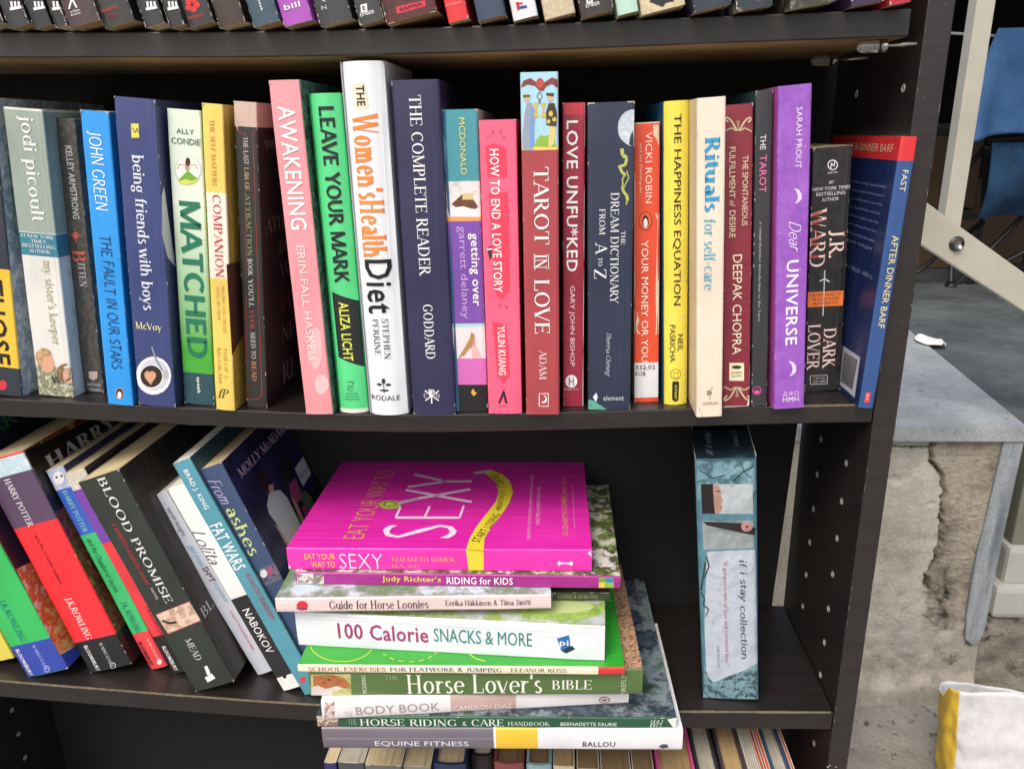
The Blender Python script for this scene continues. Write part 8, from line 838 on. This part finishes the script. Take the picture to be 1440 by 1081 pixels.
B(name='book',label='hardback with a pale teal case and brown page tops',loc=[-23.33,0.8,-52.9],h=20.3,w=2.17,d=12.0,cov='#8fb4bc',left='#8fb4bc',right='#8fb4bc',pages='brown',hard=1,bulge=0.25,row='bottom',bands=(),items=[],lean=0.0)
B(name='book',label='tan paperback under the stack, right of the pale teal hardback',loc=[-21.22,0.9,-52.9],h=20.2,w=1.81,d=12.0,cov='#cfc4a8',left='#cfc4a8',right='#cfc4a8',pages='tan',hard=0,bulge=0,row='bottom',bands=(),items=[],lean=0.0)
B(name='book',label='light brown paperback top under the stack, left of a darker one',loc=[-19.21,0.4,-52.9],h=20.5,w=1.85,d=12.0,cov='#b09468',left='#b09468',right='#b09468',pages='brown',hard=0,bulge=0,row='bottom',bands=(),items=[],lean=0.0)
B(name='book',label='thick dark brown book top under the right part of the stack',loc=[-16.91,0.2,-52.9],h=20.5,w=2.50,d=12.0,cov='#6c5236',left='#6c5236',right='#6c5236',pages='brown',hard=0,bulge=0,row='bottom',bands=(),items=[],lean=0.0)
B(name='book',label='deep brown book top just left of the pink-edged book',loc=[-14.63,0.3,-52.9],h=20.4,w=1.79,d=12.0,cov='#5c4838',left='#5c4838',right='#5c4838',pages='brown',hard=0,bulge=0,row='bottom',bands=(),items=[],lean=0.0)
B(name='book',label='book with tan page tops between pink cover edges on the bottom shelf',loc=[-11.99,-0.4,-52.9],h=20.9,w=3.10,d=12.0,cov='#d8508c',left='#d8508c',right='#d8508c',pages='tan',hard=1,bulge=0.25,row='bottom',bands=(),items=[],lean=0.0)
B(name='book',label='book with pale grey page tops in a dark cover, right of the pink-edged book',loc=[-9.40,-0.4,-52.9],h=20.9,w=1.84,d=12.0,cov='#34303c',left='#34303c',right='#34303c',pages='grey',hard=1,bulge=0.25,row='bottom',bands=(),items=[],lean=0.0)
B(name='book',label='book with tan page tops and a thin plum cover edge on the bottom shelf',loc=[-7.23,-0.4,-52.9],h=20.9,w=2.02,d=12.0,cov='#4a3c44',left='#4a3c44',right='#4a3c44',pages='tan',hard=1,bulge=0.25,row='bottom',bands=(),items=[],lean=0.0)
B(name='book',label='thin pale book left of the orange-edged ones on the bottom shelf',loc=[-5.62,-0.4,-52.9],h=20.9,w=0.94,d=12.0,cov='#d8d4cc',left='#d8d4cc',right='#d8d4cc',pages='grey',hard=0,bulge=0,row='bottom',bands=(),items=[],lean=0.0)
B(name='book',label='very thin orange-red book on the bottom shelf',loc=[-4.91,-0.4,-52.9],h=20.9,w=0.35,d=12.0,cov='#c8462a',left='#c8462a',right='#c8462a',pages='#c8462a',hard=0,bulge=0,row='bottom',bands=(),items=[],lean=0.0)
B(name='book',label='second very thin orange book, right of its thinner orange-red neighbour',loc=[-4.44,-0.4,-52.9],h=20.9,w=0.35,d=12.0,cov='#e0562c',left='#e0562c',right='#e0562c',pages='#e0562c',hard=0,bulge=0,row='bottom',bands=(),items=[],lean=0.0)
B(name='book',label='book with pale grey page tops at the right end of the bottom row',loc=[-3.43,-0.4,-52.9],h=20.9,w=1.53,d=12.0,cov='#34506c',left='#34506c',right='#34506c',pages='grey',hard=1,bulge=0.25,row='bottom',bands=(),items=[],lean=0.0)
B(name='book',label='thin red-orange book last in the bottom row by the side panel',loc=[-2.45,-0.4,-52.9],h=20.9,w=0.29,d=12.0,cov='#c84a2c',left='#c84a2c',right='#c84a2c',pages='#c84a2c',hard=0,bulge=0,row='bottom',bands=(),items=[],lean=0.0)
